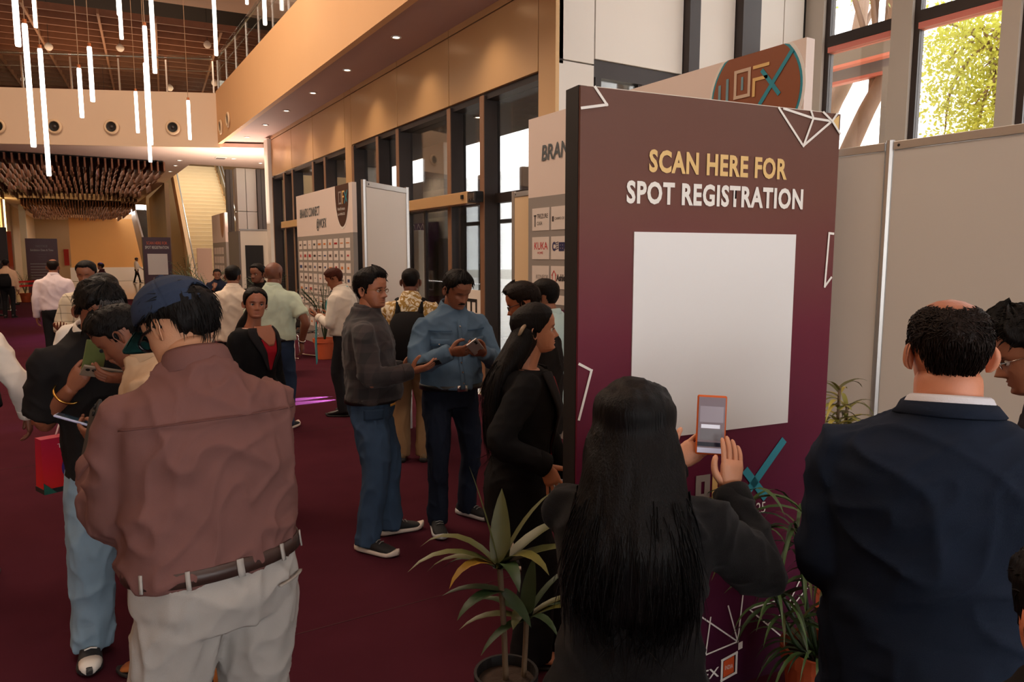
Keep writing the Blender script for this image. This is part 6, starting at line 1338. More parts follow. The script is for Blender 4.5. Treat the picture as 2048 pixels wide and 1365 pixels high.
# round emblem of the fair on the upper print
def disc_pts(cy, cz, ry, rz, n=40, zmax=9, a0=0, a1=360): return [(cy + ry * math.cos(math.radians(a)), min(zmax, cz + rz * math.sin(math.radians(a)))) for a in np.linspace(a0, a1, n, endpoint=False)]
EMB = mat('emblem_brown', srgb(138, 76, 46), .45)
for r_, m_, of in ((.40, INK_W, .003), (.378, INK_T, .005), (.362, EMB, .007)): flat_poly(MB(), disc_pts(2.80, 2.84, r_, r_, 56, 3.118), (0, 0, 0), (0, -1, 0), (0, 0, 1), of, .002).build('emblem_disc', m_, B2)
def em(segs, m, w): strip_lines(MB(), [(Vector(p), Vector(q)) for p, q in segs], (0, 0, 0), (0, -1, 0), (0, 0, 1), w, .010).build('emblem_letter', m, B2)
em([((2.50, 2.85), (2.50, 2.95)), ((2.57, 2.85), (2.57, 2.98))], mat('ink_steel', srgb(110, 150, 160), .5), .022); em([((2.64, 2.85), (2.64, 3.02)), ((2.64, 3.02), (2.76, 3.02)), ((2.76, 3.02), (2.76, 2.85)), ((2.76, 2.85), (2.64, 2.85))], mat('ink_sand', srgb(206, 180, 156), .5), .022); em([((2.70, 2.9), (2.70, 2.97))], mat('ink_steel', srgb(110, 150, 160), .5), .018)
em([((2.80, 3.02), (2.91, 3.02)), ((2.80, 2.94), (2.90, 2.94)), ((2.80, 2.84), (2.80, 2.94))], INK_G, .022); em([((2.86, 2.78), (3.09, 3.06)), ((2.87, 2.98), (3.0, 2.82))], INK_T, .028)
B1 = brand_wall(4.25, 12.22, 15.8, 3.05, 2.19, 'brand logo wall reading BRANDS CONNECT @WOFX standing behind the black chair', 10, 9, .235, .175, .340, .225, -.12, 2.10)
bt(B1, 'BRANDS CONNECT', T1, -.27, 2.58, .25, sx=.62, bold=.004, shear=.12); bt(B1, '@WOFX', T1, -1.45, 2.33, .25, sx=.62, bold=.004, shear=.12)
for r_, m_, of in ((1.0, INK_W, .003), (.94, mat('emblem_dark', srgb(74, 44, 36), .45), .006)): flat_poly(MB(), disc_pts(3.04, 2.98, .40 * r_, .72 * r_, 40, 3.048), (0, 0, 0), (0, -1, 0), (0, 0, 1), of, .002).build('emblem_shield', m_, B1)
em2 = lambda segs, m, w: strip_lines(MB(), [(Vector(p), Vector(q)) for p, q in segs], (0, 0, 0), (0, -1, 0), (0, 0, 1), w, .009).build('emblem_letter', m, B1)
em2([((2.88, 2.72), (2.88, 2.92)), ((2.88, 2.92), (3.02, 2.92)), ((3.02, 2.92), (3.02, 2.72)), ((3.02, 2.72), (2.88, 2.72))], INK_GREY, .03); em2([((3.08, 2.72), (3.08, 2.92)), ((3.08, 2.92), (3.18, 2.92)), ((3.08, 2.83), (3.16, 2.83))], INK_G, .03); em2([((3.2, 2.72), (3.34, 2.92)), ((3.21, 2.9), (3.32, 2.74))], INK_T, .03)
bt(B1, 'World Furniture', INK_W, -2.80, 2.60, .075, sx=.8, off=.009); bt(B1, 'Expo MUMBAI 2025', INK_W, -2.80, 2.51, .06, sx=.8, off=.009)
B3 = brand_wall(3.95, 22.4, 24.6, 3.05, 2.2, 'pale brand panel standing far off in front of the stairs', 4, 7, .34, .2, .42, .27, -.2, 2.05)
flat_poly(MB(), disc_pts(1.75, 2.95, .3, .62, 30, 3.04), (0, 0, 0), (0, -1, 0), (0, 0, 1), .006).build('emblem_shield', mat('emblem_tan', srgb(170, 116, 78), .5), B3)
# ---- shell scheme panels
def shell_panel(a, b, ztop, lab, m=None, name='exhibition_partition', grp=None, nx=1, th=.04):
    a = Vector((*a, 0)); b = Vector((*b, 0)); d = (b - a).normalized(); L = (b - a).length
    e = empty(name, a, math.atan2(d.y, d.x), label=lab, cat='booth panel', group=grp)
    for i in range(nx):
        s0, s1 = L * i / nx, L * (i + 1) / nx
        MB().box(s0 + .028, s1 - .028, -.008, .008, .04, ztop - .052).build('infill', m or M_BOOTH, e)
        MB().box(s0 + .028, s1 - .028, -.016, .016, ztop - .05, ztop).build('top_rail', M_ALU, e, bevel=.003); MB().box(s0 + .028, s1 - .028, -.016, .016, .0, .04).build('bottom_rail', M_ALU, e)
    for i in range(nx + 1):
        s = L * i / nx; MB().prism([(s + .024 * math.cos(t), .024 * math.sin(t)) for t in np.linspace(0, 2 * math.pi, 8, endpoint=False) + math.pi / 8], 0, ztop + .01).build('post', M_ALU, e)
        if i < nx: MB().lathe([(.0001, .002), (.008, .001), (.009, 0)], 8).build('screw', M_BLACK, e, loc=(s + .06, -.017, ztop - .025), rot=(math.pi / 2, 0, 0))
    return e
shell_panel((2.30, 6.30), (2.92, 6.78), 2.44, 'white partition panel with metal frame standing by the glass door')
shell_panel((4.22, 3.57), (4.22, -.43), 2.44, 'long beige partition wall in metal frames below the big window', nx=4, m=mat('beige_laminate', srgb(206, 199, 190), .45, noise=.04, nscale=1.2))
shell_panel((4.08, 6.62), (4.08, 6.24), 2.44, 'narrow cream panel edge beside the near brand logo wall', m=M_WALLC)
bo = empty('booth', (3.76, 19.3, 0), label='closed beige booth with a dark doorway below the stairs', cat='booth')
part(bo, 'front_panel', MB().box(3.76, 4.42, 19.30, 19.34, 0, 2.44), M_BOOTH); part(bo, 'side_panel', MB().prism([(3.72, 20.5), (3.68, 20.5), (3.72, 19.34), (3.76, 19.34)], 0, 2.42), M_GREYSHUT); part(bo, 'dark_doorway', MB().box(3.86, 4.30, 19.27, 19.298, 0, 2.06), M_BLACK); part(bo, 'top_rail', MB().box(3.74, 4.42, 19.28, 19.345, 2.44, 2.47), M_ALU)
wb = MB().box(3.55, 4.0, 25.2, 25.25, 0, 2.05).build('blank_board', mat('board_pink', srgb(222, 190, 168), .6), label='blank pinkish board at the foot of the stairs', cat='board', bevel=.01)
# ---- standees
def standee(c, w, h, face, lab, lines, m=PLUM, th=.35):
    a = math.radians(face); e = empty('standee', (c[0], c[1], 0), -a, label=lab, cat='standee')   # front looks along local -y
    MB().box(-w / 2, w / 2, 0, th, .06, h).build('core', M_BLACK, e); MB().box(-w / 2, w / 2, -.006, 0, .06, h).build('print_face', m, e); MB().prism([(-w / 2 - .12, -.15), (w / 2 + .12, -.15), (w / 2 + .05, th + .1), (-w / 2 - .05, th + .1)], 0, .06).build('foot', M_BLACK, e)
    for body, mm, z, size, sx in lines: lettering(e, body, mm, (0, -.006, z), (1, 0, 0), (0, 0, 1), size, sx=sx, off=.004)
    return e
FS = standee((2.80, 29.4), .92, 2.48, 0, 'dark standee with a blank white panel and orange heading far down the hall', [('SCAN HERE FOR', mat('ink_orange', srgb(232, 100, 50), .5), 2.22, .15, .62), ('SPOT REGISTRATION', INK_W, 2.06, .15, .55)], mat('ink_plum_dark', srgb(66, 26, 46), .4))
MB().box(-.33, .33, -.012, -.006, 1.12, 1.88).build('white_panel', mat('panel_white', srgb(228, 220, 210), .5), FS)
strip_lines(MB(), [(Vector(p), Vector(q)) for p, q in (((-.16, .82), (-.16, 1.0)), ((-.16, 1.0), (0, 1.0)), ((0, 1.0), (0, .82)), ((0, .82), (-.16, .82)), ((.06, .82), (.06, 1.0)), ((.06, 1.0), (.2, 1.0)), ((.06, .91), (.18, .91)))], (0, -.006, 0), (1, 0, 0), (0, 0, 1), .03, .006).build('logo_letter', INK_GREY, FS)
LS = standee((-.93, 37.0), 1.15, 2.55, 0, 'wide plum standee with exhibition dates and small text lines', [('NOTICE', INK_GREY, 2.18, .13, .9), ('Exhibition Date & Time', INK_W, 2.02, .12, .72)] + [('.............................', INK_GREY, 1.86 - .1 * i, .10, .5) for i in range(3)], mat('ink_plum_mid', srgb(92, 46, 54), .4))
for i, w_ in enumerate((.86, .9, .86, .88, .6, .5)): MB().box(-.45, -.45 + w_ * .9, -.010, -.006, 1.45 - i * .12, 1.49 - i * .12).build('text_line', INK_GREY, LS)
RB = standee((-2.15, 29.6), .9, 2.75, 8, 'black rollup banner with white lettering at the photo edge', [('EXPO', INK_W, 1.5, .3, .6)], mat('banner_black', srgb(32, 28, 34), .4), .05)
RP = standee((-2.0, 32.5), .55, 2.7, 8, 'orange and red poster banner beside the black rollup banner', [('2025', INK_W, 1.9, .2, .7)], print_mat('ink_sunset', [(0, (214, 190, 196)), (.4, (226, 200, 190)), (.6, (190, 84, 50)), (1, (166, 70, 40))], .5, 'Z', 1 / 2.7), .05)
pr = MB().box(-.25, .08, 65.94, 65.995, 1.12, 2.36).build('red_poster', mat('poster_red', srgb(190, 40, 30), .5), label='plain red poster on the far wall beside the amber wall', cat='poster')
# ---- queue barriers with red belts
pts = [(-3.2, 28.2), (-1.72, 29.0), (-.2, 31.0)]
for i, p in enumerate(pts):
    e = empty('barrier_post', (*p, 0), label=['barrier post at the photo edge', 'middle barrier post with red belts', 'barrier post behind the walking man'][i], cat='barrier post')
    MB().lathe([(.0001, 0), (.16, 0), (.16, .012), (.05, .03), (.03, .05)], 20).build('base', M_STEEL, e, smooth=True); MB().tube([(0, 0, .03), (0, 0, .98)], .03, 12).build('pole', M_STEEL, e, smooth=True); MB().tube([(0, 0, .90), (0, 0, 1.0)], .04, 12).build('head', M_BLACK, e, smooth=True)
for i, (a, b) in enumerate(zip(pts, pts[1:])):
    va, vb = Vector((*a, 0)), Vector((*b, 0)); d = (vb - va).normalized() ; s = Vector((-d.y, d.x, 0)) * .003; va = va + d * .045; vb = vb - d * .045
    for j, z in enumerate((.90, .76)): MB().hexa([va - s + Vector((0, 0, z)), vb - s + Vector((0, 0, z)), vb + s + Vector((0, 0, z)), va + s + Vector((0, 0, z)), va - s + Vector((0, 0, z + .06)), vb - s + Vector((0, 0, z + .06)), vb + s + Vector((0, 0, z + .06)), va + s + Vector((0, 0, z + .06))]).build('barrier_belt', mat('belt_red', srgb(206, 22, 26), .5), label=['upper', 'lower'][j] + ' red barrier belt ' + ['running out of the photo', 'behind the walking man'][i], cat='barrier belt')
# ---- information desk
dk = empty('desk', (2.85, 16.5, 0), label='white information desk the seated man leans on', cat='desk')
MB().box(-.75, .75, -.28, .28, .94, .98).build('desktop', M_WHITEP, dk, bevel=.005); MB().box(-.72, .72, -.25, -.23, 0, .94).build('front_panel', M_WHITEP, dk)
for x in (-.72, .69): MB().box(x, x + .03, -.23, .25, 0, .94).build('side_panel', M_WHITEP, dk)
st_ = empty('stool', (2.82, 17.1, 0), label='dark stool under the seated man', cat='stool'); MB().lathe([(.0001, .62), (.17, .62), (.18, .60), (.17, .575), (.0001, .57)], 20).build('seat', M_BLACK, st_); MB().tube([(0, 0, .02), (0, 0, .58)], .025, 10).build('pole', M_STEEL, st_); MB().lathe([(.0001, .0), (.2, .0), (.2, .012), (.03, .03)], 20).build('base', M_STEEL, st_)
# ---- chair with chrome frame
def chair():
    e = empty('chair', (3.40, 12.75, 0), math.radians(24), label='black plastic chair on a chrome sled frame before the logo wall', cat='chair')
    CH = mat('chrome', srgb(225, 222, 220), .12, metal=1.0); BP = mat('chair_black', srgb(24, 22, 24), .4)
    # local -y is the front
    V = []; F = []; n = 12
    def shell(name, f, nu=12, nv=10, th=.012):
        P = [[np.array(f(u / nu, v / nv)) for u in range(nu + 1)] for v in range(nv + 1)]; V = []; 
        for s_ in (0, 1):
            for v in range(nv + 1):
                for u in range(nu + 1):
                    du = P[v][min(u + 1, nu)] - P[v][max(u - 1, 0)]; dv = P[min(v + 1, nv)][u] - P[max(v - 1, 0)][u]; V.append(P[v][u] + unit(np.cross(du, dv)) * th * (s_ - .5))
        w = nu + 1; R = w * (nv + 1); F = []
        for v in range(nv):
            for u in range(nu): q = (v * w + u, v * w + u + 1, (v + 1) * w + u + 1, (v + 1) * w + u); F += [tuple(reversed(q)), tuple(R + i for i in q)]
        ed = list(range(w)) + [v * w + nu for v in range(1, nv + 1)] + [nv * w + u for u in range(nu - 1, -1, -1)] + [v * w for v in range(nv - 1, 0, -1)]
        for a_, b_ in zip(ed, ed[1:] + ed[:1]): F.append((a_, b_, R + b_, R + a_))
        return MB().add(V, F).build(name, BP, e, smooth=True)
    shell('seat', lambda u, v: ((u - .5) * .44, -.24 + v * .44, .45 + .03 * (2 * u - 1) ** 2 - .02 * math.sin(v * 3.1)))
    shell('backrest', lambda u, v: ((u - .5) * (.44 - .05 * v ** 3), .22 + v * .12 + .03 * (1 - (2 * u - 1) ** 2), .50 + v * .38 - .05 * abs(2 * u - 1) ** 6 * v))
    MB().box(-.07, .07, .335, .385, .80, .835).build('hand_hole', mat('hole_pale', srgb(150, 120, 104), .6), e)
    for sx in (-.22, .22):
        MB().tube(spline([(sx * .95, .27, .60), (sx, .20, .44), (sx, .0, .425), (sx, -.22, .42), (sx, -.25, .36), (sx, -.26, .05), (sx, -.20, .015), (sx, .20, .015), (sx, .26, .06), (sx * .98, .05, .42)], 5), .011, 10).build('leg_frame', CH, e, smooth=True)
    for y in (-.1, .1): MB().tube([(-.22, y, .42), (.22, y, .42)], .009, 8).build('cross_bar', CH, e, smooth=True)
chair()
# ---- light box with violet glow and floor wash lamp
lb_ = empty('light_box', (2.78, 10.9, 0), math.radians(-20), label='slim white light box glowing violet near the floor', cat='light box')
MB().box(-.03, .03, -.3, .3, .0, .62).build('frame', M_WHITEP, lb_); MB().box(-.045, -.031, -.27, .27, .03, .30).build('glow_panel', emat('violet_glow', (.35, .35, 1.0), 4.0), lb_)
fw_ = empty('floor_lamp_wash', (3.30, 8.72, 0), label='low floor wash lamp throwing violet light on the carpet', cat='lamp')
MB().box(-.10, .10, -.08, .08, 0, .03).build('base', M_BLACK, fw_); MB().tube([(.09, 0, .14), (-.06, 0, .12), (-.10, 0, .115)], [.06, .075, .08], 16).build('housing', M_BLACK, fw_); MB().tube([(-.101, 0, .115), (-.106, 0, .114)], .07, 16).build('lens', emat('violet_lens', (.45, .3, 1.0), 6.0), fw_)
for dy in (-.10, .14):
    s_ = spot_light('wash_beam', (-.14, dy, .125), (0, 0, 0), 1700, (.42, .36, 1.0), 15, .5, .02); s_.parent = fw_; s_.rotation_euler = Vector((-1, .05, -.145)).to_track_quat('-Z', 'Y').to_euler()
for (x, y) in ((.2, 19.5), (-.6, 25.0)):
    spot_light('violet_stage_beam', (x + 1.5, y + 1.0, 4.4), Vector((-1.2, -2.0, -4.4)).to_track_quat('-Z', 'Y').to_euler(), 900, (.55, .25, 1.0), 48, .9, .1)
# ---- carrier bag
bg = empty('carrier_bag', (-.04, 3.89, .69), math.radians(20), label='red paper carrier bag with a violet disc, hanging behind the light blue jeans', cat='bag')
BR = print_mat('bag_red', [(0, (196, 40, 30)), (.5, (190, 30, 44)), (1, (168, 28, 56))], .5, 'Z', 4.0, 0.0)
MB().hexa([(-.14, -.05, 0), (.14, -.05, 0), (.14, .05, 0), (-.14, .05, 0), (-.135, -.035, .25), (.135, -.035, .25), (.135, .035, .25), (-.135, .035, .25)]).build('bag_body', BR, bg); MB().box(-.142, .142, -.053, .053, 0, .022).build('bag_base', M_BLACK, bg)
flat_poly(MB(), [(-.142, .0), (-.09, .0), (-.142, .055)], (0, -.052, 0), (1, 0, 0), (0, 0, 1), .003).build('green_corner', mat('bag_green', srgb(20, 84, 70), .5), bg); flat_poly(MB(), [(.015 + .078 * math.cos(t), .105 + .078 * math.sin(t)) for t in np.linspace(0, 6.283, 40, endpoint=False)], (0, -.047, 0), (1, 0, 0), (0, 0, 1), .004).build('violet_disc', mat('bag_violet', srgb(58, 34, 110), .5), bg)
for body, z, sz, x in (('THEN.WHAT', .205, .028, -.075), ('Home', .135, .034, -.028), ('&Home', .108, .034, -.028), ('CONCLAVE', .09, .018, -.028), ('MUMBAI', .07, .014, -.02)): lettering(bg, body, INK_W, (x, -.046, z), (1, 0, 0), (0, .04, 1), sz, align='LEFT', off=.008)
for yy in (-.03, .03): MB().tube(spline([(-.05, yy, .25), (-.02, yy * .4, .35), (.0, 0, .40), (.02, yy * .4, .35), (.05, yy, .25)], 4), .004, 6).build('handle', mat('cord_white', srgb(224, 210, 200), .7), bg, smooth=True)

# ================================================================== plants
def leaf_strip(mb, base, d0, L, w, droop, twist=0.0, n=7, fold=.25):
    """arching blade: base, start direction, length, half width, droop"""
    p = np.array(base, float); d = unit(d0); V = []; up = V3(0, 0, 1)
    for i in range(n + 1):
        t = i / n; ww = w * math.sin(math.pi * min(1, .12 + .88 * t) ** .8) ** .8 if i < n else .0004
        s_ = np.cross(d, up); s_ = unit(s_) if np.linalg.norm(s_) > 1e-3 else V3(1, 0, 0); nv_ = np.cross(s_, d)
        s2 = s_ * math.cos(twist * t) + nv_ * math.sin(twist * t)
        V += [p - s2 * ww + nv_ * ww * fold, p.copy(), p + s2 * ww + nv_ * ww * fold]
        d = unit(d + V3(0, 0, -droop / n * (0.4 + 1.2 * t))); p = p + d * L / n
    F = []
    for i in range(n): a = 3 * i; F += [(a, a + 1, a + 4, a + 3), (a + 1, a + 2, a + 5, a + 4)]
    return mb.add(V, F)
def leaf_mat(name, c, c2=None, rough=.45):
    m = mat(name, srgb(*c), rough, noise=.25, nscale=9); p = m.node_tree.nodes['Principled BSDF']; p.inputs['Subsurface Weight'].default_value = 0.0; p.inputs['Transmission Weight'].default_value = 0; return m
def pot(e, r, h, m, soil=True):
    MB().lathe([(.0001, 0), (r * .68, 0), (r * .72, .01), (r * .92, h * .82), (r * 1.0, h * .82), (r * 1.02, h), (r * .93, h), (r * .9, h * .85)], 28).build('pot', m, e, smooth=False)
    MB().lathe([(.0001, h * .88), (r * .5, h * .9), (r * .92, h * .86)], 20).build('soil', mat('soil', srgb(60, 44, 34), .95, bump=.6, bscale=60), e)
TERRA = mat('terracotta', srgb(188, 84, 44), .7, noise=.12, nscale=8); GREEN = leaf_mat('leaf_green', (70, 98, 50)); OLIVE = leaf_mat('leaf_olive', (84, 86, 46)); YELLOW = leaf_mat('leaf_yellow', (146, 110, 34)); LIME = leaf_mat('leaf_lime', (104, 100, 46)); DEEP = leaf_mat('leaf_deep', (42, 62, 32)); VARI = leaf_mat('leaf_cream_edge', (172, 160, 76)); VARI2 = leaf_mat('leaf_cream_green', (136, 136, 66)); BARK = mat('cane_bark', srgb(104, 84, 62), .8)
# broad leaved dracaena in a black pot, front centre
def plant_front():
    e = empty('potted_plant', (1.262, 2.10, 0), label='broad leaved potted plant in a black pot in front of the woman in the blazer', cat='plant'); pot(e, .115, .27, mat('pot_black', srgb(30, 28, 28), .5)); r = np.random.RandomState(2)
    MB().tube(spline([(0, 0, .2), (-.01, 0, .45), (-.02, .01, .66)], 4), .011, 8).build('stem', BARK, e, smooth=True); MB().tube(spline([(.06, -.02, .2), (.07, -.02, .36), (.075, -.02, .46)], 4), .010, 8).build('stem', BARK, e, smooth=True)
    R_ = V3(.8526, -.5225, 0); B_ = V3(.5225, .8526, 0)   # picture right and picture depth
    def leaf(base, dx, dy, dz, L, w, dr, m, tw=0.0): mb = MB(); leaf_strip(mb, base, R_ * dx + B_ * dy + V3(0, 0, dz), L, w, dr, tw); mb.build('leaf', m, e, smooth=True)
    t0 = V3(-.02, .01, .66)
    for a in ((-.75, -.2, .65, .36, .024, 1.6, OLIVE), (-.85, .2, .42, .30, .022, 1.5, OLIVE), (-.7, .1, .9, .34, .024, 1.9, OLIVE), (-.5, -.3, .55, .24, .026, 2.4, YELLOW), (.02, .2, 1, .28, .038, .5, OLIVE), (.45, .0, 1, .34, .034, .7, OLIVE), (.75, .2, .8, .34, .036, .8, OLIVE), (.9, -.1, .6, .30, .036, .7, OLIVE), (.5, -.4, .9, .26, .034, 2.2, LIME), (-.25, .1, 1, .38, .006, .4, OLIVE), (-.9, .5, .3, .26, .02, 1.2, DEEP), (.2, -.5, .6, .22, .03, 2.4, DEEP)): leaf(t0, *a)
    for a in ((-.8, .0, .2, .22, .022, .8, DEEP), (-.6, -.3, .1, .20, .03, 1.4, DEEP), (.3, -.2, -.2, .16, .03, .6, DEEP)): leaf(V3(-.015, 0, .58), *a)
    t1 = V3(.075, -.02, .46)
    for a in ((-.9, -.1, .35, .26, .022, 1.2, OLIVE), (.5, .1, .9, .26, .022, .9, DEEP), (.8, .0, .7, .26, .020, 1.0, LIME), (.7, -.2, .55, .22, .018, .9, LIME), (-.2, -.4, .7, .14, .03, 2.6, OLIVE), (.1, .2, 1, .22, .03, .6, DEEP), (.9, .3, .35, .24, .018, .6, DEEP), (-.6, -.4, .05, .22, .02, 1.2, DEEP), (.35, -.5, .5, .2, .02, 1.6, DEEP), (-.7, .3, .55, .24, .02, 1.4, DEEP)): leaf(t1, *a)
plant_front()
# spider plant in terracotta before the sign
def plant_spider():
    e = empty('potted_plant', (2.33, 1.585, 0), label='arching green spider plant in a terracotta pot before the plum sign', cat='plant'); pot(e, .135, .30, TERRA); r = np.random.RandomState(4); k = 0
    canes = [((-.10, .02), .78), ((.02, .0), .70), ((-.30, .06), .86), ((.10, -.02), .50), ((-.18, .0), .52)]
    for (cx, cy), hz in canes:
        c = V3(cx * .8526, -cx * .5225, 0) + V3(.5225, .8526, 0) * cy
        MB().tube(spline([V3(0, 0, .25), c * .5 + V3(0, 0, hz * .6), c + V3(0, 0, hz)], 4), .008, 6).build('stem', DEEP, e, smooth=True)
        for i in range(26):
            a = r.uniform(0, 6.283); z = hz * r.uniform(.72, 1.0); b = c * (z / hz) ** 1.2 + V3(0, 0, z); up = r.uniform(.2, 1.3); mb = MB(); leaf_strip(mb, b, V3(math.cos(a), math.sin(a), up), r.uniform(.16, .32), r.uniform(.006, .011), r.uniform(1.6, 3.0), r.uniform(-.6, .6)); mb.build('leaf', [GREEN, DEEP, GREEN, OLIVE][i % 4], e, smooth=True)
    for i in range(40):
        a = r.uniform(0, 6.283); b = V3(math.cos(a) * .05, math.sin(a) * .05, .27); mb = MB(); leaf_strip(mb, b, V3(math.cos(a), math.sin(a), r.uniform(.5, 1.6)), r.uniform(.2, .34), r.uniform(.006, .01), r.uniform(1.8, 3.2)); mb.build('leaf', [GREEN, DEEP][i % 2], e, smooth=True)
plant_spider()
# variegated song-of-india by the partition wall
def plant_variegated():
    e = empty('potted_plant', (3.215, 2.165, 0), label='yellow striped dracaena between the plum sign and the beige partition', cat='plant'); pot(e, .16, .32, TERRA); r = np.random.RandomState(9)
    for (dx, dy, hz) in ((.03, .0, 1.12), (-.06, .03, .94), (-.04, -.05, .72), (.10, .0, 1.02), (-.12, .05, .80)):
        c = V3(dx, dy, 0); MB().tube(spline([V3(0, 0, .28), c * .7 + V3(0, 0, hz * .6), c + V3(0, 0, hz)], 4), .008, 6).build('stem', BARK, e, smooth=True)
        for i in range(26):
            a = r.uniform(0, 6.283); z = hz - r.uniform(0, .26); mb = MB(); leaf_strip(mb, c * (z / hz) + V3(0, 0, z), V3(math.cos(a), math.sin(a), r.uniform(.3, 1.2)), r.uniform(.10, .19), r.uniform(.010, .015), r.uniform(1.2, 2.4)); mb.build('leaf', [VARI, VARI2, OLIVE][i % 3], e, smooth=True)
plant_variegated()
def palm(loc, h, n, lab, m, pm=TERRA, seed=0, spread=.35):
    e = empty('potted_palm', loc, label=lab, cat='plant'); pot(e, .2, .36, pm); r = np.random.RandomState(seed)
    for i in range(n):
        a = r.uniform(0, 6.283); hz = h * r.uniform(.6, 1.0); tip = V3(math.cos(a) * spread, math.sin(a) * spread, hz); mid = V3(math.cos(a) * spread * .35, math.sin(a) * spread * .35, hz * .75); P = spline([V3(0, 0, .3), mid, tip], 5)
        mb = MB(); mb.tube(P, .006, 4)
        for j in range(4, len(P)):
            d = unit(P[j] - P[j - 1]); s_ = unit(np.cross(d, V3(0, 0, 1)))
            for sd in (1, -1): leaf_strip(mb, P[j], d * .7 + s_ * sd, .16, .010, 1.0, n=3)
        mb.build('frond', m, e, smooth=True)
palm((3.72, 12.3, 0), 1.35, 20, 'leafy potted palm in front of the logo wall beside the man in white', DEEP, seed=1); palm((3.78, 16.45, 0), 1.7, 20, 'dark potted palm left of the logo wall', DEEP, seed=2, spread=.45)
palm((3.1, 20.4, 0), 1.5, 18, 'potted palm behind the information desk', GREEN, seed=3, spread=.5); palm((3.30, 25.6, 0), 1.9, 18, 'tall potted palm at the foot of the staircase', GREEN, seed=5, spread=.5); palm((-1.5, 34.0, 0), 1.2, 12, 'small potted palm by the glowing wall slots', OLIVE, seed=6)
MB().lathe([(.0001, 0), (.14, 0), (.14, .42), (.15, .43), (.13, .44)], 20).build('wall_urn', M_WHITEP, label='white planter by the foot of the glowing wall', cat='planter', loc=(-1.75, 47.0, 0))
# ================================================================== outdoors
M_PAVE = mat('paving', srgb(206, 200, 190), .8, noise=.08, nscale=1.2); struct('floor_outside', MB().box(8.75, 70, -30, 90, -.35, -.02), M_PAVE)
struct('floor_vestibule', MB().box(4.74, 8.75, 6.6, 40, -.01, 0.0), M_STONE)
CAN = mat('canopy_grey', srgb(92, 84, 82), .6)
struct('ceiling_canopy', MB().box(4.80, 6.45, 6.62, 18.6, 3.82, 3.98), CAN)
for i in range(2): struct('column_%d' % (i + 1), MB().box(5.85, 6.3, 11.9 + i * 4.2, 12.8 + i * 4.2, 0, 3.81), M_WHITEP, bevel=.01)
ov = empty('wall_vestibule', (8.2, 7, 0), kind='structure')
for y in np.arange(7.4, 24, 1.8):
    part(ov, 'mullion', MB().box(8.1, 8.3, y, y + .12, 0, 3.62), M_DARK); part(ov, 'pane', MB().box(8.18, 8.19, y + .12, y + 1.8, 0, 3.62), M_GLASS)
part(ov, 'transom', MB().box(8.12, 8.28, 7.4, 24, 2.5, 2.58), M_DARK)
for (y0, y1) in ((15.9, 18.5), (20, 24)): part(ov, 'solid_panel', MB().box(7.6, 7.7, y0, y1, 0, 3.62), M_GREYSHUT)
# welcome banner and scanner gate in the vestibule
wbn = empty('welcome_banner', (5.75, 12.0, -.1), label='violet welcome banner with small portraits beyond the glass door', cat='banner'); MB().box(0, .04, 0, 1.45, .1, 2.5).build('print_face', mat('banner_violet', srgb(72, 30, 84), .5), wbn)
for body, m_, z, sz in (('Welcome', INK_W, 2.12, .2), ('GRAND', mat('ink_orange', srgb(232, 100, 50), .5), 1.93, .16), ("OPENING CEREMONY", INK_W, 1.77, .13)): lettering(wbn, body, m_, (0, .72, z), (0, -1, 0), (0, 0, 1), sz, sx=.8)
strip_lines(MB(), [(Vector((-1.4 + i * .2, 2.48)), Vector((-1.3 + i * .2, 2.32 + .06 * (i % 2)))) for i in range(7)] + [(Vector((-1.3 + i * .2, 2.32 + .06 * (i % 2))), Vector((-1.2 + i * .2, 2.48))) for i in range(7)], (0, 0, 0), (0, -1, 0), (0, 0, 1), .012, .004).build('line_art', INK_W, wbn)
for z, y in ((1.25, .28), (.6, .28), (1.25, .9), (.6, .9)):
    MB().box(-.006, 0, y - .12, y + .12, z, z + .36).build('portrait_card', CARD, wbn); MB().box(-.008, -.004, y - .09, y + .09, z + .02, z + .15).build('portrait_coat', mat('coat_navy', srgb(40, 36, 50), .6), wbn); flat_poly(MB(), disc_pts(-y, z + .235, .05, .07, 20), (0, 0, 0), (0, -1, 0), (0, 0, 1), .009).build('portrait_face', mat('face_tan', srgb(180, 128, 100), .6), wbn)
sgt = empty('scanner_gate', (5.2, 11.4, 0), label='walk-through scanner gate with cream side and dark side', cat='scanner gate'); MB().box(-.06, .06, .06, .40, 0, 2.22).build('side_panel', M_BOOTH, sgt, bevel=.01); MB().box(-.06, .06, .40, 1.2, 2.0, 2.22).build('top_box', M_PANEL, sgt); MB().box(-.06, .06, 1.2, 1.4, 0, 2.22).build('side_panel', M_BOOTH, sgt)
sg2 = empty('scanner_gate', (5.1, 10.2, 0), label='grey scanner post just inside the glass door', cat='scanner gate'); MB().box(-.1, .1, 0, .20, 0, 1.98).build('body', mat('post_grey', srgb(120, 110, 110), .5), sg2, bevel=.01); MB().box(-.12, .12, .20, .34, 0, 2.02).build('dark_side', M_BLACK, sg2); MB().box(-.09, .09, .02, .18, 1.98, 2.05).build('cap', M_GREYSHUT, sg2)
for i, (x, y) in enumerate(((5.3, 9.6), (5.2, 12.2))): downlight(x, y, 3.82, ['added downlight in the canopy just outside the glass door', 'added downlight in the canopy to brighten the welcome banner'][i], 'added canopy downlights', 70)  # both lamps added to brighten the dark vestibule and its banner
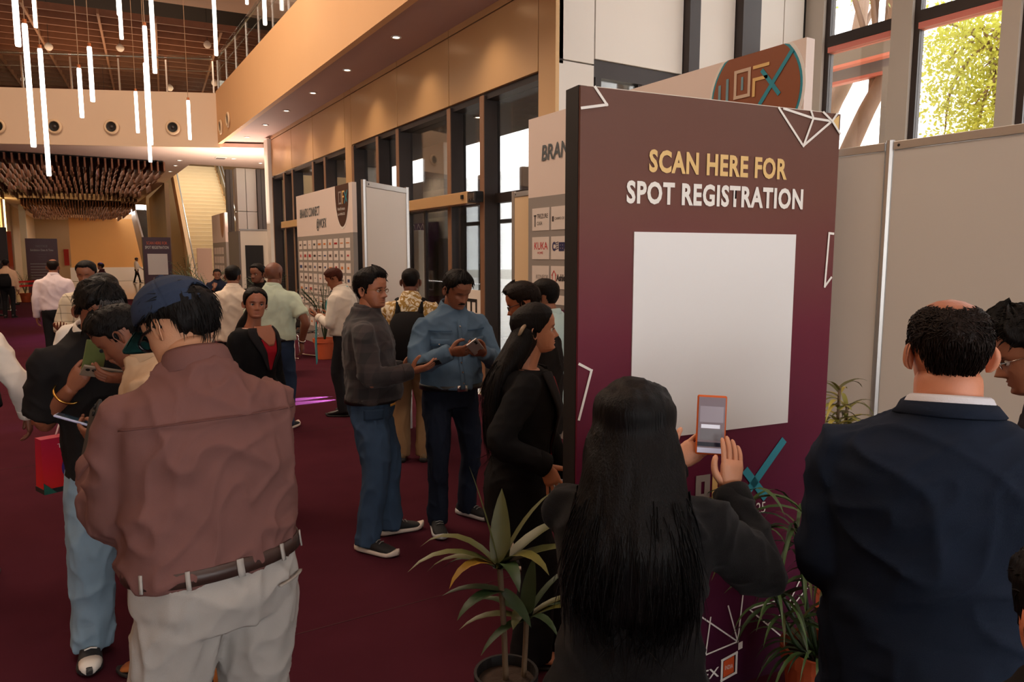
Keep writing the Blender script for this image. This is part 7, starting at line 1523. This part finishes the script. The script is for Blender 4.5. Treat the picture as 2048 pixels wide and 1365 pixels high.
# pergola beams and trees beyond the big window
PG = mat('pergola_grey', srgb(140, 132, 130), .6); SAL = mat('salmon_trim', srgb(236, 140, 126), .5)
pg = empty('pergola', (13, 8, 0), label='grey steel pergola beams with salmon edges beyond the big window', cat='pergola')
for (a, b, z) in (((11.6, 10.6), (11.45, 7.0), 5.02), ((11.9, 10.6), (11.9, 7.2), 4.86), ((13.4, 11.5), (11.4, 7.1), 5.3)):
    a = Vector((*a, z)); b = Vector((*b, z)); d = (b - a).normalized(); s_ = Vector((-d.y, d.x, 0)) * .08; u = Vector((0, 0, .20)); q = [a - s_, b - s_, b + s_, a + s_]; part(pg, 'beam', MB().hexa(q + [x + u for x in q]), PG); v_ = Vector((0, 0, -.05)); part(pg, 'edge_trim', MB().hexa([x * 1 + v_ for x in q] + q), SAL)
for x, y in ((11.6, 10.5), (13.3, 11.3), (11.45, 7.05)): part(pg, 'post', MB().box(x - .08, x + .08, y - .08, y + .08, 0, 4.8), PG)
BK = mat('tree_bark', srgb(150, 124, 110), .9, noise=.3, nscale=5, bump=.8, bscale=18, stretch=(1, 1, .3))
def tree(base, pts, rad, crown, lab, n, seed, m, leaf=.10):
    e = empty('tree', (*base, 0), label=lab, cat='tree'); r = np.random.RandomState(seed); P = spline([np.array(p) - V3(*base, 0) for p in pts], 5)
    MB().tube(P, np.linspace(rad, rad * .45, len(P)), 12).build('trunk', BK, e, smooth=True); mb = MB()
    for (c, sz) in crown:
        c = np.array(c) - V3(*base, 0); br = MB(); 
        for j in range(4):
            q = c + r.normal(0, sz * .5, 3); br.tube(spline([P[-1 - r.randint(0, len(P) // 2)], (P[-1] + q) / 2 + r.normal(0, .2, 3), q], 4), [.06 * (1 - t / 9.5) for t in range(9)], 6)
        br.build('branch', BK, e, smooth=True)
        for i in range(n):
            p = c + r.normal(0, sz * .5, 3); d = r.normal(0, 1, 3); d[2] -= .5; d = unit(d); s_ = unit(np.cross(d, r.normal(0, 1, 3))); L = leaf * r.uniform(.7, 1.4); mb.add([p, p + d * L * .5 + s_ * L * .28, p + d * L, p + d * L * .5 - s_ * L * .28], [(0, 1, 2, 3)])
    mb.build('foliage', m, e)['kind'] = 'stuff'; return e
def leaf_out(name, c):
    m = mat(name, srgb(*c), .6, noise=.3, nscale=2); q = N(m); p = q.n['Principled BSDF']; tr_ = q.new('ShaderNodeBsdfTranslucent'); tr_.inputs[0].default_value = (*srgb(*c), 1); mx = q.new('ShaderNodeMixShader'); mx.inputs[0].default_value = .5; q.link(p.outputs[0], mx.inputs[1]); q.link(tr_.outputs[0], mx.inputs[2]); q.link(mx.outputs[0], q.n['Material Output'].inputs[0]); return m
LY = leaf_out('leaf_sunny', (206, 208, 96)); LG = leaf_out('leaf_light', (170, 190, 100))
tree((12.0, 8.9), [(12.0, 8.9, 0), (12.0, 8.75, 1.5), (12.0, 8.35, 3.0), (12.0, 7.85, 4.15), (12.0, 7.55, 4.7), (12.0, 7.3, 5.4), (11.9, 7.5, 6.6)], .20, [((12.0, 7.8, 7.2), 1.0), ((11.9, 9.0, 8.2), 1.4)], 'leaning tree trunk right behind the pergola', 700, 3, LG)
tree((14.0, 10.4), [(14.0, 10.4, 0), (14.0, 10.3, 2.5), (14.0, 10.0, 4.6), (14.0, 9.5, 5.6), (14.2, 9.4, 7)], .26, [((14.3, 9.8, 8.4), 1.3), ((14.2, 10.6, 4.4), .5)], 'second tree trunk at the edge of the plum sign', 600, 5, LG)
tree((14.4, 6.7), [(14.4, 6.7, 0), (14.4, 6.8, 2.5), (14.3, 6.7, 4.5), (14.4, 6.6, 6)], .12, [((14.2, 7.0, 4.0), .8), ((14.0, 7.2, 4.8), .8), ((14.2, 7.5, 5.7), .8), ((14.0, 6.8, 6.0), 1.0), ((14.0, 6.3, 4.2), .9), ((14.0, 6.2, 5.2), 1.0), ((14.0, 6.0, 3.6), .8)], 'sunlit yellow green tree filling the right window', 1500, 7, LY, .085)
tree((12.5, 14.5), [(12.5, 14.5, 0), (12.3, 14.3, 2.0), (12.9, 14.0, 3.8), (12.2, 13.6, 5.5)], .28, [((12.5, 14.0, 6.5), 1.6), ((12.0, 15.5, 3.2), 1.0)], 'forked tree seen through the facade glass', 900, 9, LG)
